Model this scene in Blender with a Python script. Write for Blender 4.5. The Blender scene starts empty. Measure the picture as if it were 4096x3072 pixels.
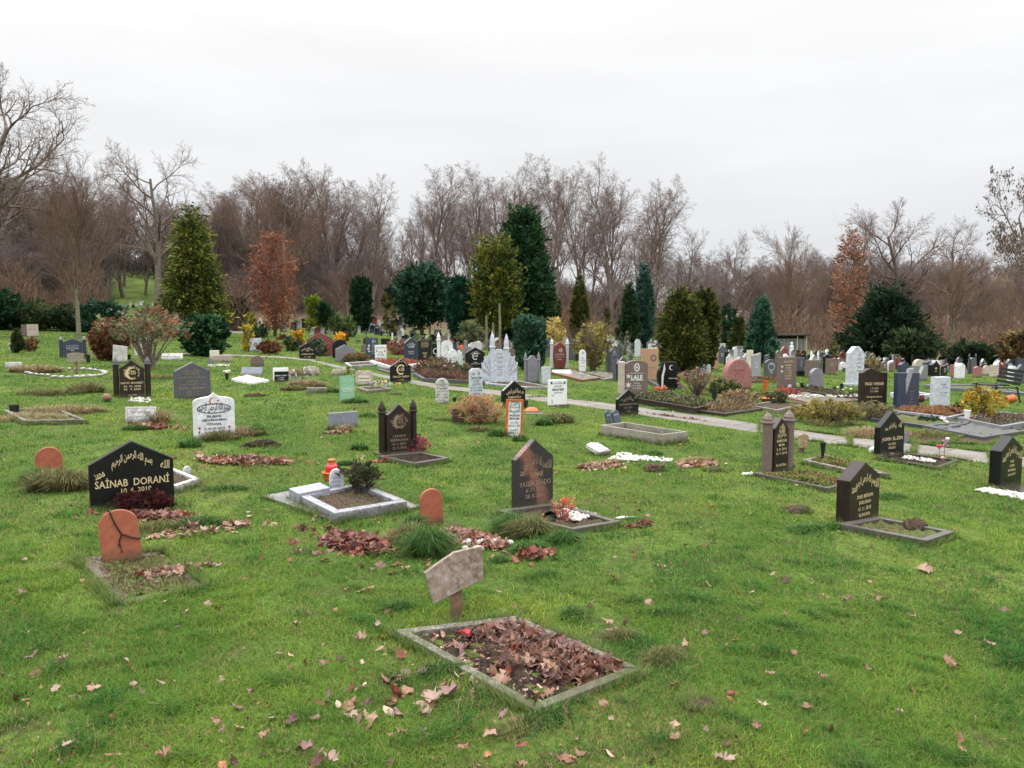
import bpy, bmesh, math, random
import numpy as np
from mathutils import Vector, Matrix
R = math.radians
rng = np.random.default_rng(7); rnd = random.Random(7)
scene = bpy.context.scene
COL = scene.collection

# ---------------------------------------------------------------- camera
F_PX = 3154.0; HORIZ = 1287.0; EYE = 1.6
PITCH = math.atan((1536 - HORIZ) / F_PX)
cam_d = bpy.data.cameras.new('camera'); cam_d.sensor_width = 36; cam_d.lens = 36 * F_PX / 4096
cam_d.clip_start = 0.05; cam_d.clip_end = 2500
cam = bpy.data.objects.new('camera', cam_d); COL.objects.link(cam)
cam.location = (0, 0, EYE); cam.rotation_euler = (math.pi / 2 - PITCH, 0, 0)
scene.camera = cam
# ---------------------------------------------------------------- light
SUN_EL, SUN_AZ = R(42), R(-35)
wd = bpy.data.worlds.new('World'); scene.world = wd; wd.use_nodes = True
nt = wd.node_tree; nt.nodes.clear()
out = nt.nodes.new('ShaderNodeOutputWorld'); bg = nt.nodes.new('ShaderNodeBackground')
sky = nt.nodes.new('ShaderNodeTexSky'); sky.sky_type = 'NISHITA'; sky.sun_disc = False
sky.sun_elevation = SUN_EL; sky.sun_rotation = SUN_AZ
tc = nt.nodes.new('ShaderNodeTexCoord'); sep = nt.nodes.new('ShaderNodeSeparateXYZ')
nt.links.new(tc.outputs['Generated'], sep.inputs[0])
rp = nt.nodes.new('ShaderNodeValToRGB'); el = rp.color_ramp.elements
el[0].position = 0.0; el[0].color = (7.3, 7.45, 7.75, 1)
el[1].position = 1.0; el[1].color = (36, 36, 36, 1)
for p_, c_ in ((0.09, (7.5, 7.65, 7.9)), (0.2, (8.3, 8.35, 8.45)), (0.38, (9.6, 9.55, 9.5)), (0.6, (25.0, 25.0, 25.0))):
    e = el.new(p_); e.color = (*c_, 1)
mp = nt.nodes.new('ShaderNodeMapping'); mp.inputs['Scale'].default_value = (1.6, 1.6, 9.0)
nz = nt.nodes.new('ShaderNodeTexNoise'); nz.inputs['Scale'].default_value = 1.7; nz.inputs['Detail'].default_value = 4
nt.links.new(tc.outputs['Generated'], mp.inputs[0]); nt.links.new(mp.outputs[0], nz.inputs['Vector'])
mr = nt.nodes.new('ShaderNodeMapRange'); mr.inputs[1].default_value = 0.3; mr.inputs[2].default_value = 0.7
mr.inputs[3].default_value = 0.945; mr.inputs[4].default_value = 1.045
nt.links.new(nz.outputs[0], mr.inputs[0])
vm = nt.nodes.new('ShaderNodeVectorMath'); vm.operation = 'SCALE'
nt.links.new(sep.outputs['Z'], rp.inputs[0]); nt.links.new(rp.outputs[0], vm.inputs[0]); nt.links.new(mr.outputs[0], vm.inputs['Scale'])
mx = nt.nodes.new('ShaderNodeMixRGB'); mx.inputs[0].default_value = 0.96
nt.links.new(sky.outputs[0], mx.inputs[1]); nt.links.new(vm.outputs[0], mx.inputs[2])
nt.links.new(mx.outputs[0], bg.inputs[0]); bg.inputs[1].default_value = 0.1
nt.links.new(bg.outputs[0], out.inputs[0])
sun_d = bpy.data.lights.new('sun', 'SUN'); sun_d.energy = 1.2; sun_d.angle = R(14); sun_d.color = (1, 0.96, 0.9)
sun = bpy.data.objects.new('sun', sun_d); COL.objects.link(sun)
sd = Vector((math.sin(SUN_AZ) * math.cos(SUN_EL), -math.cos(SUN_AZ) * math.cos(SUN_EL) * -1, math.sin(SUN_EL)))
sun.rotation_euler = sd.to_track_quat('Z', 'Y').to_euler(); sun.location = (0, 0, 50)
vs = scene.view_settings; vs.view_transform = 'Standard'; vs.look = 'None'; vs.gamma = 1; vs.exposure = 0.15
vs.use_curve_mapping = False
scene.render.resolution_x = 1024; scene.render.resolution_y = 768
scene.cycles.max_bounces = 6; scene.cycles.diffuse_bounces = 3; scene.cycles.transparent_max_bounces = 8

# ---------------------------------------------------------------- ground height and pixel helpers
def sst(a, b, x):
    t = np.clip((x - a) / (b - a), 0, 1); return t * t * (3 - 2 * t)
def hh(x, y):
    x = np.asarray(x, float); y = np.asarray(y, float)
    u = x / np.maximum(y, 5)
    z = -0.04 * np.clip(x, -60, 60)
    z = z + 0.012 * np.sin(1.7 * x + 0.6) * np.cos(1.3 * y) + 0.006 * np.sin(5.1 * x + 3.3 * y)
    a = 1 - sst(0.05, 0.3, u)
    z = z + sst(66, 150, y) * 8.5 * a + sst(0, 1, (y - 150) / 400) * 10 * a
    z = z + sst(0.15, 0.35, u) * sst(170, 420, y) * 24
    return z
def ray(px, py):
    u = (px - 2048) / F_PX; v = (1536 - py) / F_PX
    f = np.array([0, math.cos(PITCH), -math.sin(PITCH)]); up = np.array([0, math.sin(PITCH), math.cos(PITCH)])
    return f + u * np.array([1, 0, 0]) + v * up      # depth along the view axis = 1
def G(px, py, off=0.0):
    d = ray(px, py); t = 1.0
    while t < 400:
        st = max(0.02, t * 0.01)
        p = d * (t + st)
        if p[2] + EYE < hh(p[0], p[1]) + off:
            lo, hi = t, t + st
            for _ in range(18):
                m = (lo + hi) / 2; p = d * m
                if p[2] + EYE < hh(p[0], p[1]) + off: hi = m
                else: lo = m
            return float(p[0]), float(p[1]), float(hi)
        t += st
    p = d * 400
    return float(p[0]), float(p[1]), 400.0
def at_dist(px, depth):
    u = (px - 2048) / F_PX
    x = u * depth; return x, depth, depth
def hz(x, y): return float(hh(x, y))

# ---------------------------------------------------------------- materials
MATS = {}
def nodes(name):
    m = bpy.data.materials.new(name); m.use_nodes = True; n = m.node_tree; n.nodes.clear()
    o = n.nodes.new('ShaderNodeOutputMaterial'); b = n.nodes.new('ShaderNodeBsdfPrincipled')
    n.links.new(b.outputs[0], o.inputs[0]); return m, n, b, o
def ramp(n, stops):
    r = n.nodes.new('ShaderNodeValToRGB'); e = r.color_ramp.elements
    e[0].position = stops[0][0]; e[0].color = (*stops[0][1], 1); e[1].position = stops[-1][0]; e[1].color = (*stops[-1][1], 1)
    for p, c in stops[1:-1]:
        q = e.new(p); q.color = (*c, 1)
    return r
def noise(n, scale, detail=3, rough=0.55, vec=None, coord='Object', sc=None):
    t = n.nodes.new('ShaderNodeTexNoise'); t.inputs['Scale'].default_value = scale; t.inputs['Detail'].default_value = detail
    t.inputs['Roughness'].default_value = rough
    if vec is None:
        c = n.nodes.new('ShaderNodeTexCoord'); vec = c.outputs[coord]
    if sc:
        m = n.nodes.new('ShaderNodeMapping'); m.inputs['Scale'].default_value = sc; n.links.new(vec, m.inputs[0]); vec = m.outputs[0]
    n.links.new(vec, t.inputs['Vector']); return t
def mixc(n, f, a, b, mode='MIX'):
    m = n.nodes.new('ShaderNodeMixRGB'); m.blend_type = mode
    for i, v in ((0, f), (1, a), (2, b)):
        if hasattr(v, 'is_linked'): n.links.new(v, m.inputs[i])
        elif i == 0: m.inputs[0].default_value = v
        else: m.inputs[i].default_value = (*v, 1)
    return m.outputs[0]
def bump(n, b, hgt, strength=0.3, dist=0.01):
    k = n.nodes.new('ShaderNodeBump'); k.inputs['Strength'].default_value = strength; k.inputs['Distance'].default_value = dist
    n.links.new(hgt, k.inputs['Height']); n.links.new(k.outputs[0], b.inputs['Normal'])
def stone(key, c1, c2, rough=0.5, spk=160, lo=0.4, hi=0.62, stain=None, samt=0.5, sscale=5, bmp=0.15, spec=0.5, dirt=True):
    """two-colour speckle with broad weather stains of their own shape"""
    if key in MATS: return MATS[key]
    m, n, b, o = nodes(key)
    s = noise(n, spk, 2, 0.7); r = ramp(n, ((lo, c1), (hi, c2))); n.links.new(s.outputs[0], r.inputs[0])
    col = r.outputs[0]
    if stain:
        t = noise(n, sscale, 6, 0.68); q = ramp(n, ((0.45, (0, 0, 0)), (0.68, (samt,) * 3))); n.links.new(t.outputs[0], q.inputs[0])
        col = mixc(n, q.outputs[0], col, stain)
    if dirt:        # soil splash and algae near the ground
        tc_ = n.nodes.new('ShaderNodeTexCoord'); sz = n.nodes.new('ShaderNodeSeparateXYZ'); n.links.new(tc_.outputs['Object'], sz.inputs[0]); dn = noise(n, 16, 5, 0.7)
        ma = n.nodes.new('ShaderNodeMath'); ma.operation = 'MULTIPLY_ADD'; ma.inputs[1].default_value = -0.26; n.links.new(dn.outputs[0], ma.inputs[0]); n.links.new(sz.outputs['Z'], ma.inputs[2])
        dr = ramp(n, ((0.0, (0.75,) * 3), (0.06, (0, 0, 0)))); mr_ = n.nodes.new('ShaderNodeMath'); mr_.operation = 'ADD'; mr_.inputs[1].default_value = 0.11; n.links.new(ma.outputs[0], mr_.inputs[0]); n.links.new(mr_.outputs[0], dr.inputs[0])
        col = mixc(n, dr.outputs[0], col, (0.07, 0.065, 0.035))
    n.links.new(col, b.inputs['Base Color']); b.inputs['Roughness'].default_value = rough
    b.inputs['Specular IOR Level'].default_value = spec
    if bmp: bump(n, b, s.outputs[0], bmp, 0.004)
    MATS[key] = m; return m
def plain(key, c, rough=0.5, var=0.25, scale=20, metal=0, spec=0.5, bmp=0.1):
    if key in MATS: return MATS[key]
    m, n, b, o = nodes(key)
    s = noise(n, scale, 4); r = ramp(n, ((0.3, tuple(v * (1 - var) for v in c)), (0.7, tuple(min(1, v * (1 + var)) for v in c))))
    n.links.new(s.outputs[0], r.inputs[0]); n.links.new(r.outputs[0], b.inputs['Base Color'])
    b.inputs['Roughness'].default_value = rough; b.inputs['Metallic'].default_value = metal; b.inputs['Specular IOR Level'].default_value = spec
    if bmp: bump(n, b, s.outputs[0], bmp, 0.005)
    MATS[key] = m; return m
def attr_mat(key, rough=0.6, trans=0.3, spec=0.3):
    if key in MATS: return MATS[key]
    m, n, b, o = nodes(key)
    a = n.nodes.new('ShaderNodeAttribute'); a.attribute_name = 'Col'
    n.links.new(a.outputs[0], b.inputs['Base Color']); b.inputs['Roughness'].default_value = rough; b.inputs['Specular IOR Level'].default_value = spec
    if trans:
        t = n.nodes.new('ShaderNodeBsdfTranslucent'); n.links.new(a.outputs[0], t.inputs[0])
        x = n.nodes.new('ShaderNodeMixShader'); x.inputs[0].default_value = trans
        n.links.new(b.outputs[0], x.inputs[1]); n.links.new(t.outputs[0], x.inputs[2]); n.links.new(x.outputs[0], o.inputs[0])
    MATS[key] = m; return m
BLK = stone('black_polished_granite', (0.006, 0.006, 0.007), (0.014, 0.014, 0.016), 0.25, 220, stain=(0.02, 0.02, 0.022), samt=0.3, sscale=4, spec=0.32, bmp=0.03)
BLB = stone('black_brown_granite', (0.008, 0.006, 0.006), (0.04, 0.026, 0.022), 0.35, 170, stain=(0.07, 0.04, 0.03), samt=0.35, spec=0.3)
RST = stone('rust_stained_granite', (0.02, 0.018, 0.018), (0.06, 0.055, 0.055), 0.5, 150, bmp=0.2, spec=0.3)
GRY = stone('grey_speckled_granite', (0.10, 0.10, 0.115), (0.30, 0.30, 0.33), 0.5, 130, stain=(0.16, 0.15, 0.15), samt=0.4)
DGR = stone('dark_grey_granite', (0.045, 0.045, 0.06), (0.13, 0.13, 0.155), 0.45, 140, stain=(0.05, 0.05, 0.06))
LGR = stone('pale_grey_granite', (0.16, 0.16, 0.19), (0.44, 0.44, 0.49), 0.45, 120, stain=(0.3, 0.3, 0.33), samt=0.4)
WHT = stone('white_marble', (0.66, 0.67, 0.70), (0.80, 0.80, 0.82), 0.5, 12, stain=(0.42, 0.43, 0.46), samt=0.55, sscale=7, bmp=0.05)
WHW = stone('weathered_white_marble', (0.5, 0.49, 0.48), (0.68, 0.66, 0.65), 0.65, 25, stain=(0.28, 0.26, 0.22), samt=0.8, sscale=9, bmp=0.1)
SHL = stone('pale_blue_marble', (0.44, 0.47, 0.52), (0.60, 0.63, 0.68), 0.6, 10, stain=(0.32, 0.35, 0.40), samt=0.6, sscale=9, bmp=0.05)
BRN = stone('brown_granite', (0.07, 0.045, 0.04), (0.26, 0.19, 0.17), 0.5, 150, stain=(0.12, 0.09, 0.08))
RED = stone('red_granite', (0.16, 0.035, 0.032), (0.26, 0.07, 0.06), 0.35, 160, stain=(0.2, 0.08, 0.07), samt=0.3)
PNK = stone('rough_pink_granite', (0.22, 0.085, 0.075), (0.40, 0.19, 0.17), 0.7, 60, stain=(0.2, 0.08, 0.07), bmp=0.4)
SND = stone('sandstone', (0.36, 0.21, 0.12), (0.50, 0.31, 0.19), 0.8, 40, stain=(0.25, 0.16, 0.1), samt=0.3)
BEI = stone('beige_stone', (0.40, 0.33, 0.27), (0.56, 0.49, 0.42), 0.8, 45, stain=(0.25, 0.2, 0.15))
BLU = stone('dark_blue_granite', (0.02, 0.028, 0.055), (0.06, 0.075, 0.12), 0.3, 150)
TER = stone('terracotta', (0.31, 0.085, 0.042), (0.38, 0.115, 0.06), 0.75, 30, stain=(0.22, 0.07, 0.045), samt=0.4, bmp=0.15)
ORG = plain('orange_ceramic', (0.5, 0.12, 0.03), 0.4)
CON = stone('concrete', (0.15, 0.135, 0.11), (0.32, 0.30, 0.26), 0.9, 70, stain=(0.08, 0.085, 0.045), samt=0.9, sscale=8, bmp=0.6)
CRM = stone('cream_stone', (0.6, 0.55, 0.42), (0.72, 0.68, 0.56), 0.8, 30, stain=(0.4, 0.35, 0.25))
SOIL = stone('dark_soil', (0.012, 0.008, 0.006), (0.045, 0.028, 0.02), 0.95, 40, stain=(0.06, 0.04, 0.025), bmp=1.0, spec=0.2, dirt=False)
MUD = stone('grey_brown_soil', (0.035, 0.022, 0.015), (0.10, 0.065, 0.045), 0.95, 45, stain=(0.05, 0.07, 0.02), samt=0.5, bmp=1.0, spec=0.2, dirt=False)
MOSS = stone('mossy_soil', (0.06, 0.05, 0.025), (0.15, 0.13, 0.05), 0.95, 30, stain=(0.07, 0.13, 0.03), samt=0.9, bmp=1.0, spec=0.2, dirt=False)
WOOD = stone('weathered_wood', (0.17, 0.115, 0.08), (0.31, 0.235, 0.185), 0.85, 14, stain=(0.47, 0.42, 0.40), samt=0.85, sscale=24, bmp=0.4, dirt=False)
WPST = stone('brown_wood', (0.16, 0.085, 0.05), (0.24, 0.14, 0.09), 0.8, 30, bmp=0.3)
BLP = plain('black_plastic', (0.012, 0.014, 0.015), 0.35, 0.2)
GRP = plain('dark_green_plastic', (0.012, 0.035, 0.025), 0.35)
GOLD = plain('gold_paint', (0.62, 0.50, 0.28), 0.45, 0.15, 60, bmp=0)
INK = plain('dark_ink', (0.05, 0.05, 0.10), 0.6, 0.2, bmp=0)
REDP = plain('red_paint', (0.45, 0.04, 0.03), 0.5, bmp=0)
SILV = plain('pale_paint', (0.62, 0.62, 0.6), 0.5, 0.15, bmp=0)
FADE = plain('faded_engraving', (0.17, 0.17, 0.19), 0.7, 0.3, bmp=0)
TAN = plain('tan_engraving', (0.26, 0.19, 0.13), 0.7, 0.3, bmp=0)
WHP = plain('white_paint', (0.78, 0.78, 0.78), 0.5, 0.06)
GRN = plain('green_glaze', (0.10, 0.30, 0.20), 0.3)
PEB = plain('white_pebble', (0.56, 0.54, 0.50), 0.7, 0.35, 35)
LEAF = attr_mat('dry_leaf', 0.55, 0.12)
GRASS = attr_mat('grass_blade', 0.8, 0.3, 0.06)
FOL = attr_mat('foliage', 0.7, 0.2, 0.12)
BARK = stone('grey_bark', (0.12, 0.10, 0.085), (0.23, 0.20, 0.175), 0.95, 14, stain=(0.10, 0.11, 0.05), samt=0.6, sscale=2, bmp=0.5, spec=0.1, dirt=False)
TWIG = stone('brown_twig', (0.135, 0.10, 0.085), (0.25, 0.19, 0.165), 0.95, 6, bmp=0, spec=0.1, dirt=False)
TWIGR = stone('red_brown_twig', (0.13, 0.085, 0.065), (0.22, 0.145, 0.11), 0.95, 6, bmp=0, spec=0.1, dirt=False)
TWIGB = stone('pale_bark', (0.14, 0.13, 0.09), (0.24, 0.22, 0.16), 0.95, 10, stain=(0.14, 0.17, 0.06), samt=0.7, sscale=2, bmp=0.4, spec=0.1, dirt=False)

# rust streak of the stained stone: a broad diagonal band with a shape of its own
def rust_band():
    m = RST; n = m.node_tree; b = [q for q in n.nodes if q.type == 'BSDF_PRINCIPLED'][0]
    src = b.inputs['Base Color'].links[0].from_socket
    c = n.nodes.new('ShaderNodeTexCoord'); s = n.nodes.new('ShaderNodeSeparateXYZ'); n.links.new(c.outputs['Object'], s.inputs[0])
    a = n.nodes.new('ShaderNodeMath'); a.operation = 'MULTIPLY_ADD'; a.inputs[1].default_value = 0.42; n.links.new(s.outputs['Z'], a.inputs[0]); n.links.new(s.outputs['X'], a.inputs[2])
    t = noise(n, 9, 6, 0.7); w = n.nodes.new('ShaderNodeMath'); w.operation = 'MULTIPLY_ADD'; w.inputs[1].default_value = 0.22; n.links.new(t.outputs[0], w.inputs[0]); n.links.new(a.outputs[0], w.inputs[2])
    r = ramp(n, ((0.13, (0, 0, 0)), (0.18, (0.8,) * 3), (0.25, (0.85,) * 3), (0.31, (0, 0, 0)))); n.links.new(w.outputs[0], r.inputs[0])
    k = noise(n, 90, 2); kr = ramp(n, ((0.35, (0.10, 0.035, 0.025)), (0.65, (0.36, 0.17, 0.13)))); n.links.new(k.outputs[0], kr.inputs[0])
    n.links.new(mixc(n, r.outputs[0], src, kr.outputs[0]), b.inputs['Base Color'])
rust_band()
def leafy_ground(m): pass

# ---------------------------------------------------------------- object helpers
def tag(o, label=None, cat=None, group=None, kind=None):
    if label: o['label'] = label
    if cat: o['category'] = cat
    if group: o['group'] = group
    if kind: o['kind'] = kind
    return o
def empty(name, loc=(0, 0, 0), rz=0.0, label=None, cat=None, group=None, tilt=(0, 0)):
    o = bpy.data.objects.new(name, None); COL.objects.link(o); o.empty_display_size = 0.1
    o.location = loc; o.rotation_euler = (tilt[0], tilt[1], rz); return tag(o, label, cat, group)
def link_mesh(name, me, mat=None, parent=None, loc=None, rz=None):
    if mat is not None and not me.materials: me.materials.append(mat)
    o = bpy.data.objects.new(name, me); COL.objects.link(o)
    if parent is not None: o.parent = parent
    if loc is not None: o.location = loc
    if rz is not None: o.rotation_euler = (0, 0, rz)
    return o
def fast_mesh(name, V, Fc, col=None, smooth=False):
    """V (n,3); Fc (m,k) array of polygons of one size, or list of such arrays"""
    V = np.asarray(V, np.float32).reshape(-1, 3)
    if isinstance(Fc, np.ndarray): Fc = [Fc]
    Fc = [np.asarray(f, np.int32) for f in Fc if len(f)]
    me = bpy.data.meshes.new(name); me.vertices.add(len(V)); me.vertices.foreach_set('co', V.ravel())
    nl = sum(f.size for f in Fc); npo = sum(len(f) for f in Fc)
    me.loops.add(nl); me.loops.foreach_set('vertex_index', np.concatenate([f.ravel() for f in Fc]))
    me.polygons.add(npo)
    sizes = np.concatenate([np.full(len(f), f.shape[1]) for f in Fc]); st = np.concatenate([[0], np.cumsum(sizes)[:-1]])
    me.polygons.foreach_set('loop_start', st.astype(np.int32)); me.polygons.foreach_set('loop_total', sizes.astype(np.int32))
    if smooth: me.polygons.foreach_set('use_smooth', np.ones(npo, bool))
    me.update(calc_edges=True)
    if col is not None:
        a = me.color_attributes.new('Col', 'FLOAT_COLOR', 'POINT')
        c = np.ones((len(V), 4), np.float32); c[:, :3] = col; a.data.foreach_set('color', c.ravel())
    return me
class MB:
    def __init__(s): s.bm = bmesh.new()
    def box(s, x0, x1, y0, y1, z0, z1, M=None):
        vs = [s.bm.verts.new((x, y, z)) for z in (z0, z1) for x, y in ((x0, y0), (x1, y0), (x1, y1), (x0, y1))]
        for f in ((3, 2, 1, 0), (4, 5, 6, 7), (0, 1, 5, 4), (1, 2, 6, 5), (2, 3, 7, 6), (3, 0, 4, 7)): s.bm.faces.new([vs[i] for i in f])
        if M is not None: bmesh.ops.transform(s.bm, matrix=M, verts=vs)
        return vs
    def prism(s, pts, y0, y1, M=None):
        """outline (x,z) ccw, extruded in y from y0 (front) to y1"""
        a = [s.bm.verts.new((x, y0, z)) for x, z in pts]; b = [s.bm.verts.new((x, y1, z)) for x, z in pts]
        s.bm.faces.new(a); s.bm.faces.new(b[::-1]); n = len(pts)
        for i in range(n): s.bm.faces.new((a[i], b[i], b[(i + 1) % n], a[(i + 1) % n]))
        if M is not None: bmesh.ops.transform(s.bm, matrix=M, verts=a + b)
        return a + b
    def lathe(s, prof, seg=16, M=None, sq=None, cap=True):
        """profile (r,z) from bottom up; sq = number of sides with flat faces"""
        n = sq or seg; off = math.pi / n if sq else 0; rings = []
        for r, z in prof:
            rings.append([s.bm.verts.new((r * math.cos(2 * math.pi * i / n + off), r * math.sin(2 * math.pi * i / n + off), z)) for i in range(n)])
        for a, b in zip(rings, rings[1:]):
            for i in range(n): s.bm.faces.new((a[i], a[(i + 1) % n], b[(i + 1) % n], b[i]))
        if cap: s.bm.faces.new(rings[0][::-1]); s.bm.faces.new(rings[-1])
        vs = [v for r in rings for v in r]
        if M is not None: bmesh.ops.transform(s.bm, matrix=M, verts=vs)
        return vs
    def tube(s, pts, r, seg=6):
        pts = [Vector(p) for p in pts]; rings = []
        for i, p in enumerate(pts):
            d = (pts[min(i + 1, len(pts) - 1)] - pts[max(i - 1, 0)]).normalized(); q = d.to_track_quat('Z', 'Y'); rr = r[i] if isinstance(r, (list, tuple)) else r
            rings.append([s.bm.verts.new(p + q @ Vector((rr * math.cos(2 * math.pi * k / seg), rr * math.sin(2 * math.pi * k / seg), 0))) for k in range(seg)])
        for a, b in zip(rings, rings[1:]):
            for i in range(seg): s.bm.faces.new((a[i], a[(i + 1) % seg], b[(i + 1) % seg], b[i]))
        s.bm.faces.new(rings[0][::-1]); s.bm.faces.new(rings[-1])
    def ball(s, c, r, sc=(1, 1, 1), sub=1, rot=0):
        M = Matrix.Translation(c) @ Matrix.Rotation(rot, 4, 'Z') @ Matrix.Diagonal((r * sc[0], r * sc[1], r * sc[2], 1))
        bmesh.ops.create_icosphere(s.bm, subdivisions=sub, radius=1, matrix=M)
    def build(s, name, mat, parent=None, bevel=0.0, smooth=False, loc=None, rz=None):
        if bevel:
            bmesh.ops.recalc_face_normals(s.bm, faces=s.bm.faces[:])
            es = [e for e in s.bm.edges if len(e.link_faces) == 2 and e.calc_face_angle(0) > 0.5]
            bmesh.ops.bevel(s.bm, geom=es, offset=bevel, segments=2, profile=0.6, affect='EDGES', clamp_overlap=True)
        bmesh.ops.recalc_face_normals(s.bm, faces=s.bm.faces[:])
        me = bpy.data.meshes.new(name); s.bm.to_mesh(me); s.bm.free()
        if smooth:
            me.polygons.foreach_set('use_smooth', [True] * len(me.polygons))
        return link_mesh(name, me, mat, parent, loc, rz)
def ico_noise(V, amp, sc, seed=0):
    r = np.random.default_rng(seed); n = np.zeros(len(V))
    for k in range(4):
        d = r.normal(size=3) * sc * (1 + k * 0.7); n += np.sin(V @ d + r.uniform(0, 6)) / (1 + 0.5 * k)
    return n * amp

# ---------------------------------------------------------------- lettering
AR = {'ا': 'ﺍﺎ', 'ب': 'ﺏﺐﺑﺒ', 'ت': 'ﺕﺖﺗﺘ', 'ج': 'ﺝﺞﺟﺠ', 'ح': 'ﺡﺢﺣﺤ', 'د': 'ﺩﺪ', 'ر': 'ﺭﺮ', 'س': 'ﺱﺲﺳﺴ', 'ع': 'ﻉﻊﻋﻌ', 'ف': 'ﻑﻒﻓﻔ', 'ق': 'ﻕﻖﻗﻘ',
      'ك': 'ﻙﻚﻛﻜ', 'ل': 'ﻝﻞﻟﻠ', 'م': 'ﻡﻢﻣﻤ', 'ن': 'ﻥﻦﻧﻨ', 'ه': 'ﻩﻪﻫﻬ', 'و': 'ﻭﻮ', 'ي': 'ﻱﻲﻳﻴ', 'ة': 'ﺓﺔ', 'ء': 'ﺀﺀ'}
def ar(s):
    o = []
    for w in s.split(' '):
        r = ''
        for i, c in enumerate(w):
            if c not in AR: r += c; continue
            pj = i > 0 and w[i - 1] in AR and len(AR[w[i - 1]]) == 4 and c != 'ء'
            nj = len(AR[c]) == 4 and i + 1 < len(w) and w[i + 1] in AR and w[i + 1] != 'ء'
            r += AR[c][(3 if nj else 1) if pj else (2 if nj else 0)]
        o.append(r)
    return ' '.join(o)[::-1]
BIS = ar('بسم الله الرحمن الرحيم'); ALLAH = ar('الله'); MUH = ar('محمد'); RUH = ar('الفاتحة')
_tc = {}
def glyphs(s, res=2, bold=0.0):
    k = (s, res, bold)
    if k not in _tc:
        c = bpy.data.curves.new('lettering', 'FONT'); c.body = s; c.align_x = 'CENTER'; c.resolution_u = res; c.size = 1.0; c.offset = bold
        o = bpy.data.objects.new('lettering', c); COL.objects.link(o); bpy.context.view_layer.update()
        me = bpy.data.meshes.new_from_object(o.evaluated_get(bpy.context.evaluated_depsgraph_get()))
        V = np.zeros((len(me.vertices), 3)); me.vertices.foreach_get('co', V.ravel()) if False else None
        V = np.array([v.co[:] for v in me.vertices]).reshape(-1, 3); P = [list(p.vertices) for p in me.polygons]
        bpy.data.objects.remove(o); bpy.data.curves.remove(c); bpy.data.meshes.remove(me)
        _tc[k] = (V, P)
    return _tc[k]
def crescent(cx, cz, r, open_x=0.35, k=0.8):
    a = [(cx + r * math.cos(t), cz + r * math.sin(t)) for t in np.linspace(R(38), R(322), 26)]
    b = [(cx + r * open_x + r * k * math.cos(t), cz + r * k * math.sin(t)) for t in np.linspace(R(322 - 12), R(50), 24)]
    return a, b
def star(cx, cz, r, n=5, rot=90, inner=0.42):
    return [(cx + (r if i % 2 == 0 else r * inner) * math.cos(R(rot) + math.pi * i / n), cz + (r if i % 2 == 0 else r * inner) * math.sin(R(rot) + math.pi * i / n)) for i in range(2 * n)]
def inscription(parent, items, mat, y, name='inscription'):
    """items: (text, height, z, opts). Drawn as thin lettering standing just proud of the face at y."""
    Vs, Ps, n = [], [], 0
    def add(V2, P):
        nonlocal n
        V = np.zeros((len(V2), 3)); V[:, 0] = V2[:, 0]; V[:, 2] = V2[:, 1]; V[:, 1] = y
        Vs.append(V); Ps.extend([[i + n for i in p] for p in P]); n += len(V)
    for it in items:
        s, h, z = it[:3]; o = it[3] if len(it) > 3 else {}
        if s == '*star':
            p = np.array(star(o.get('x', 0), z, h, o.get('n', 5), o.get('rot', 90))); add(p, [list(range(len(p)))]); continue
        if s == '*crescent':
            a, b = crescent(o.get('x', 0), z, h, o.get('ox', 0.3), o.get('k', 0.84)); m = min(len(a), len(b)); a = a[:m]; b = b[::-1][:m]
            p = np.array(a + b); add(p, [[i, i + 1, m + i + 1, m + i] for i in range(m - 1)]); continue
        if s == '*ring':
            t = np.linspace(0, 2 * math.pi, 41); w = o.get('w', 0.1); x0 = o.get('x', 0); ax = o.get('ax', 1)
            p = np.concatenate([np.c_[x0 + ax * h * np.cos(t), z + h * np.sin(t)], np.c_[x0 + (ax * h - w) * np.cos(t), z + (h - w) * np.sin(t)]])
            add(p, [[i, i + 1, 41 + i + 1, 41 + i] for i in range(40)]); continue
        if s == '*poly':
            p = np.array(o['pts']) * h + np.array([o.get('x', 0), z]); add(p, [list(range(len(p)))]); continue
        if s == '*bar':
            x0 = o.get('x', 0); w = o['w'] / 2; add(np.array([(x0 - w, z), (x0 + w, z), (x0 + w, z + h), (x0 - w, z + h)]), [[0, 1, 2, 3]]); continue
        V, P = glyphs(s, 2, o.get('b', 0.012))
        if not len(V): continue
        V2 = V[:, :2].copy(); sc = h / 0.72; V2 *= sc
        if o.get('arabic'): V2[:, 1] *= 1.25
        wmax = o.get('w'); ext = V2[:, 0].max() - V2[:, 0].min()
        if wmax and (ext > wmax or o.get('fit')): V2[:, 0] *= wmax / ext
        V2[:, 0] -= (V2[:, 0].max() + V2[:, 0].min()) / 2
        if 'bend' in o:        # around a circle of radius bend; text on the upper arc (or lower arc if negative)
            r = o['bend']; a = V2[:, 0] / abs(r); rr = abs(r) + V2[:, 1] * (1 if r > 0 else -1); sg = 1 if r > 0 else -1
            V2 = np.c_[np.sin(a) * rr, sg * np.cos(a) * rr]
        if 'roof' in o: V2[:, 1] -= np.abs(V2[:, 0]) * o['roof']
        if 'rot' in o:
            c_, s_ = math.cos(R(o['rot'])), math.sin(R(o['rot'])); V2 = V2 @ np.array([[c_, s_], [-s_, c_]])
        V2[:, 0] += o.get('x', 0); V2[:, 1] += z; add(V2, P)
    if not Vs: return None
    me = bpy.data.meshes.new(name); me.from_pydata(np.concatenate(Vs).tolist(), [], Ps); me.update()
    return link_mesh(name, me, mat, parent)
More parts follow.
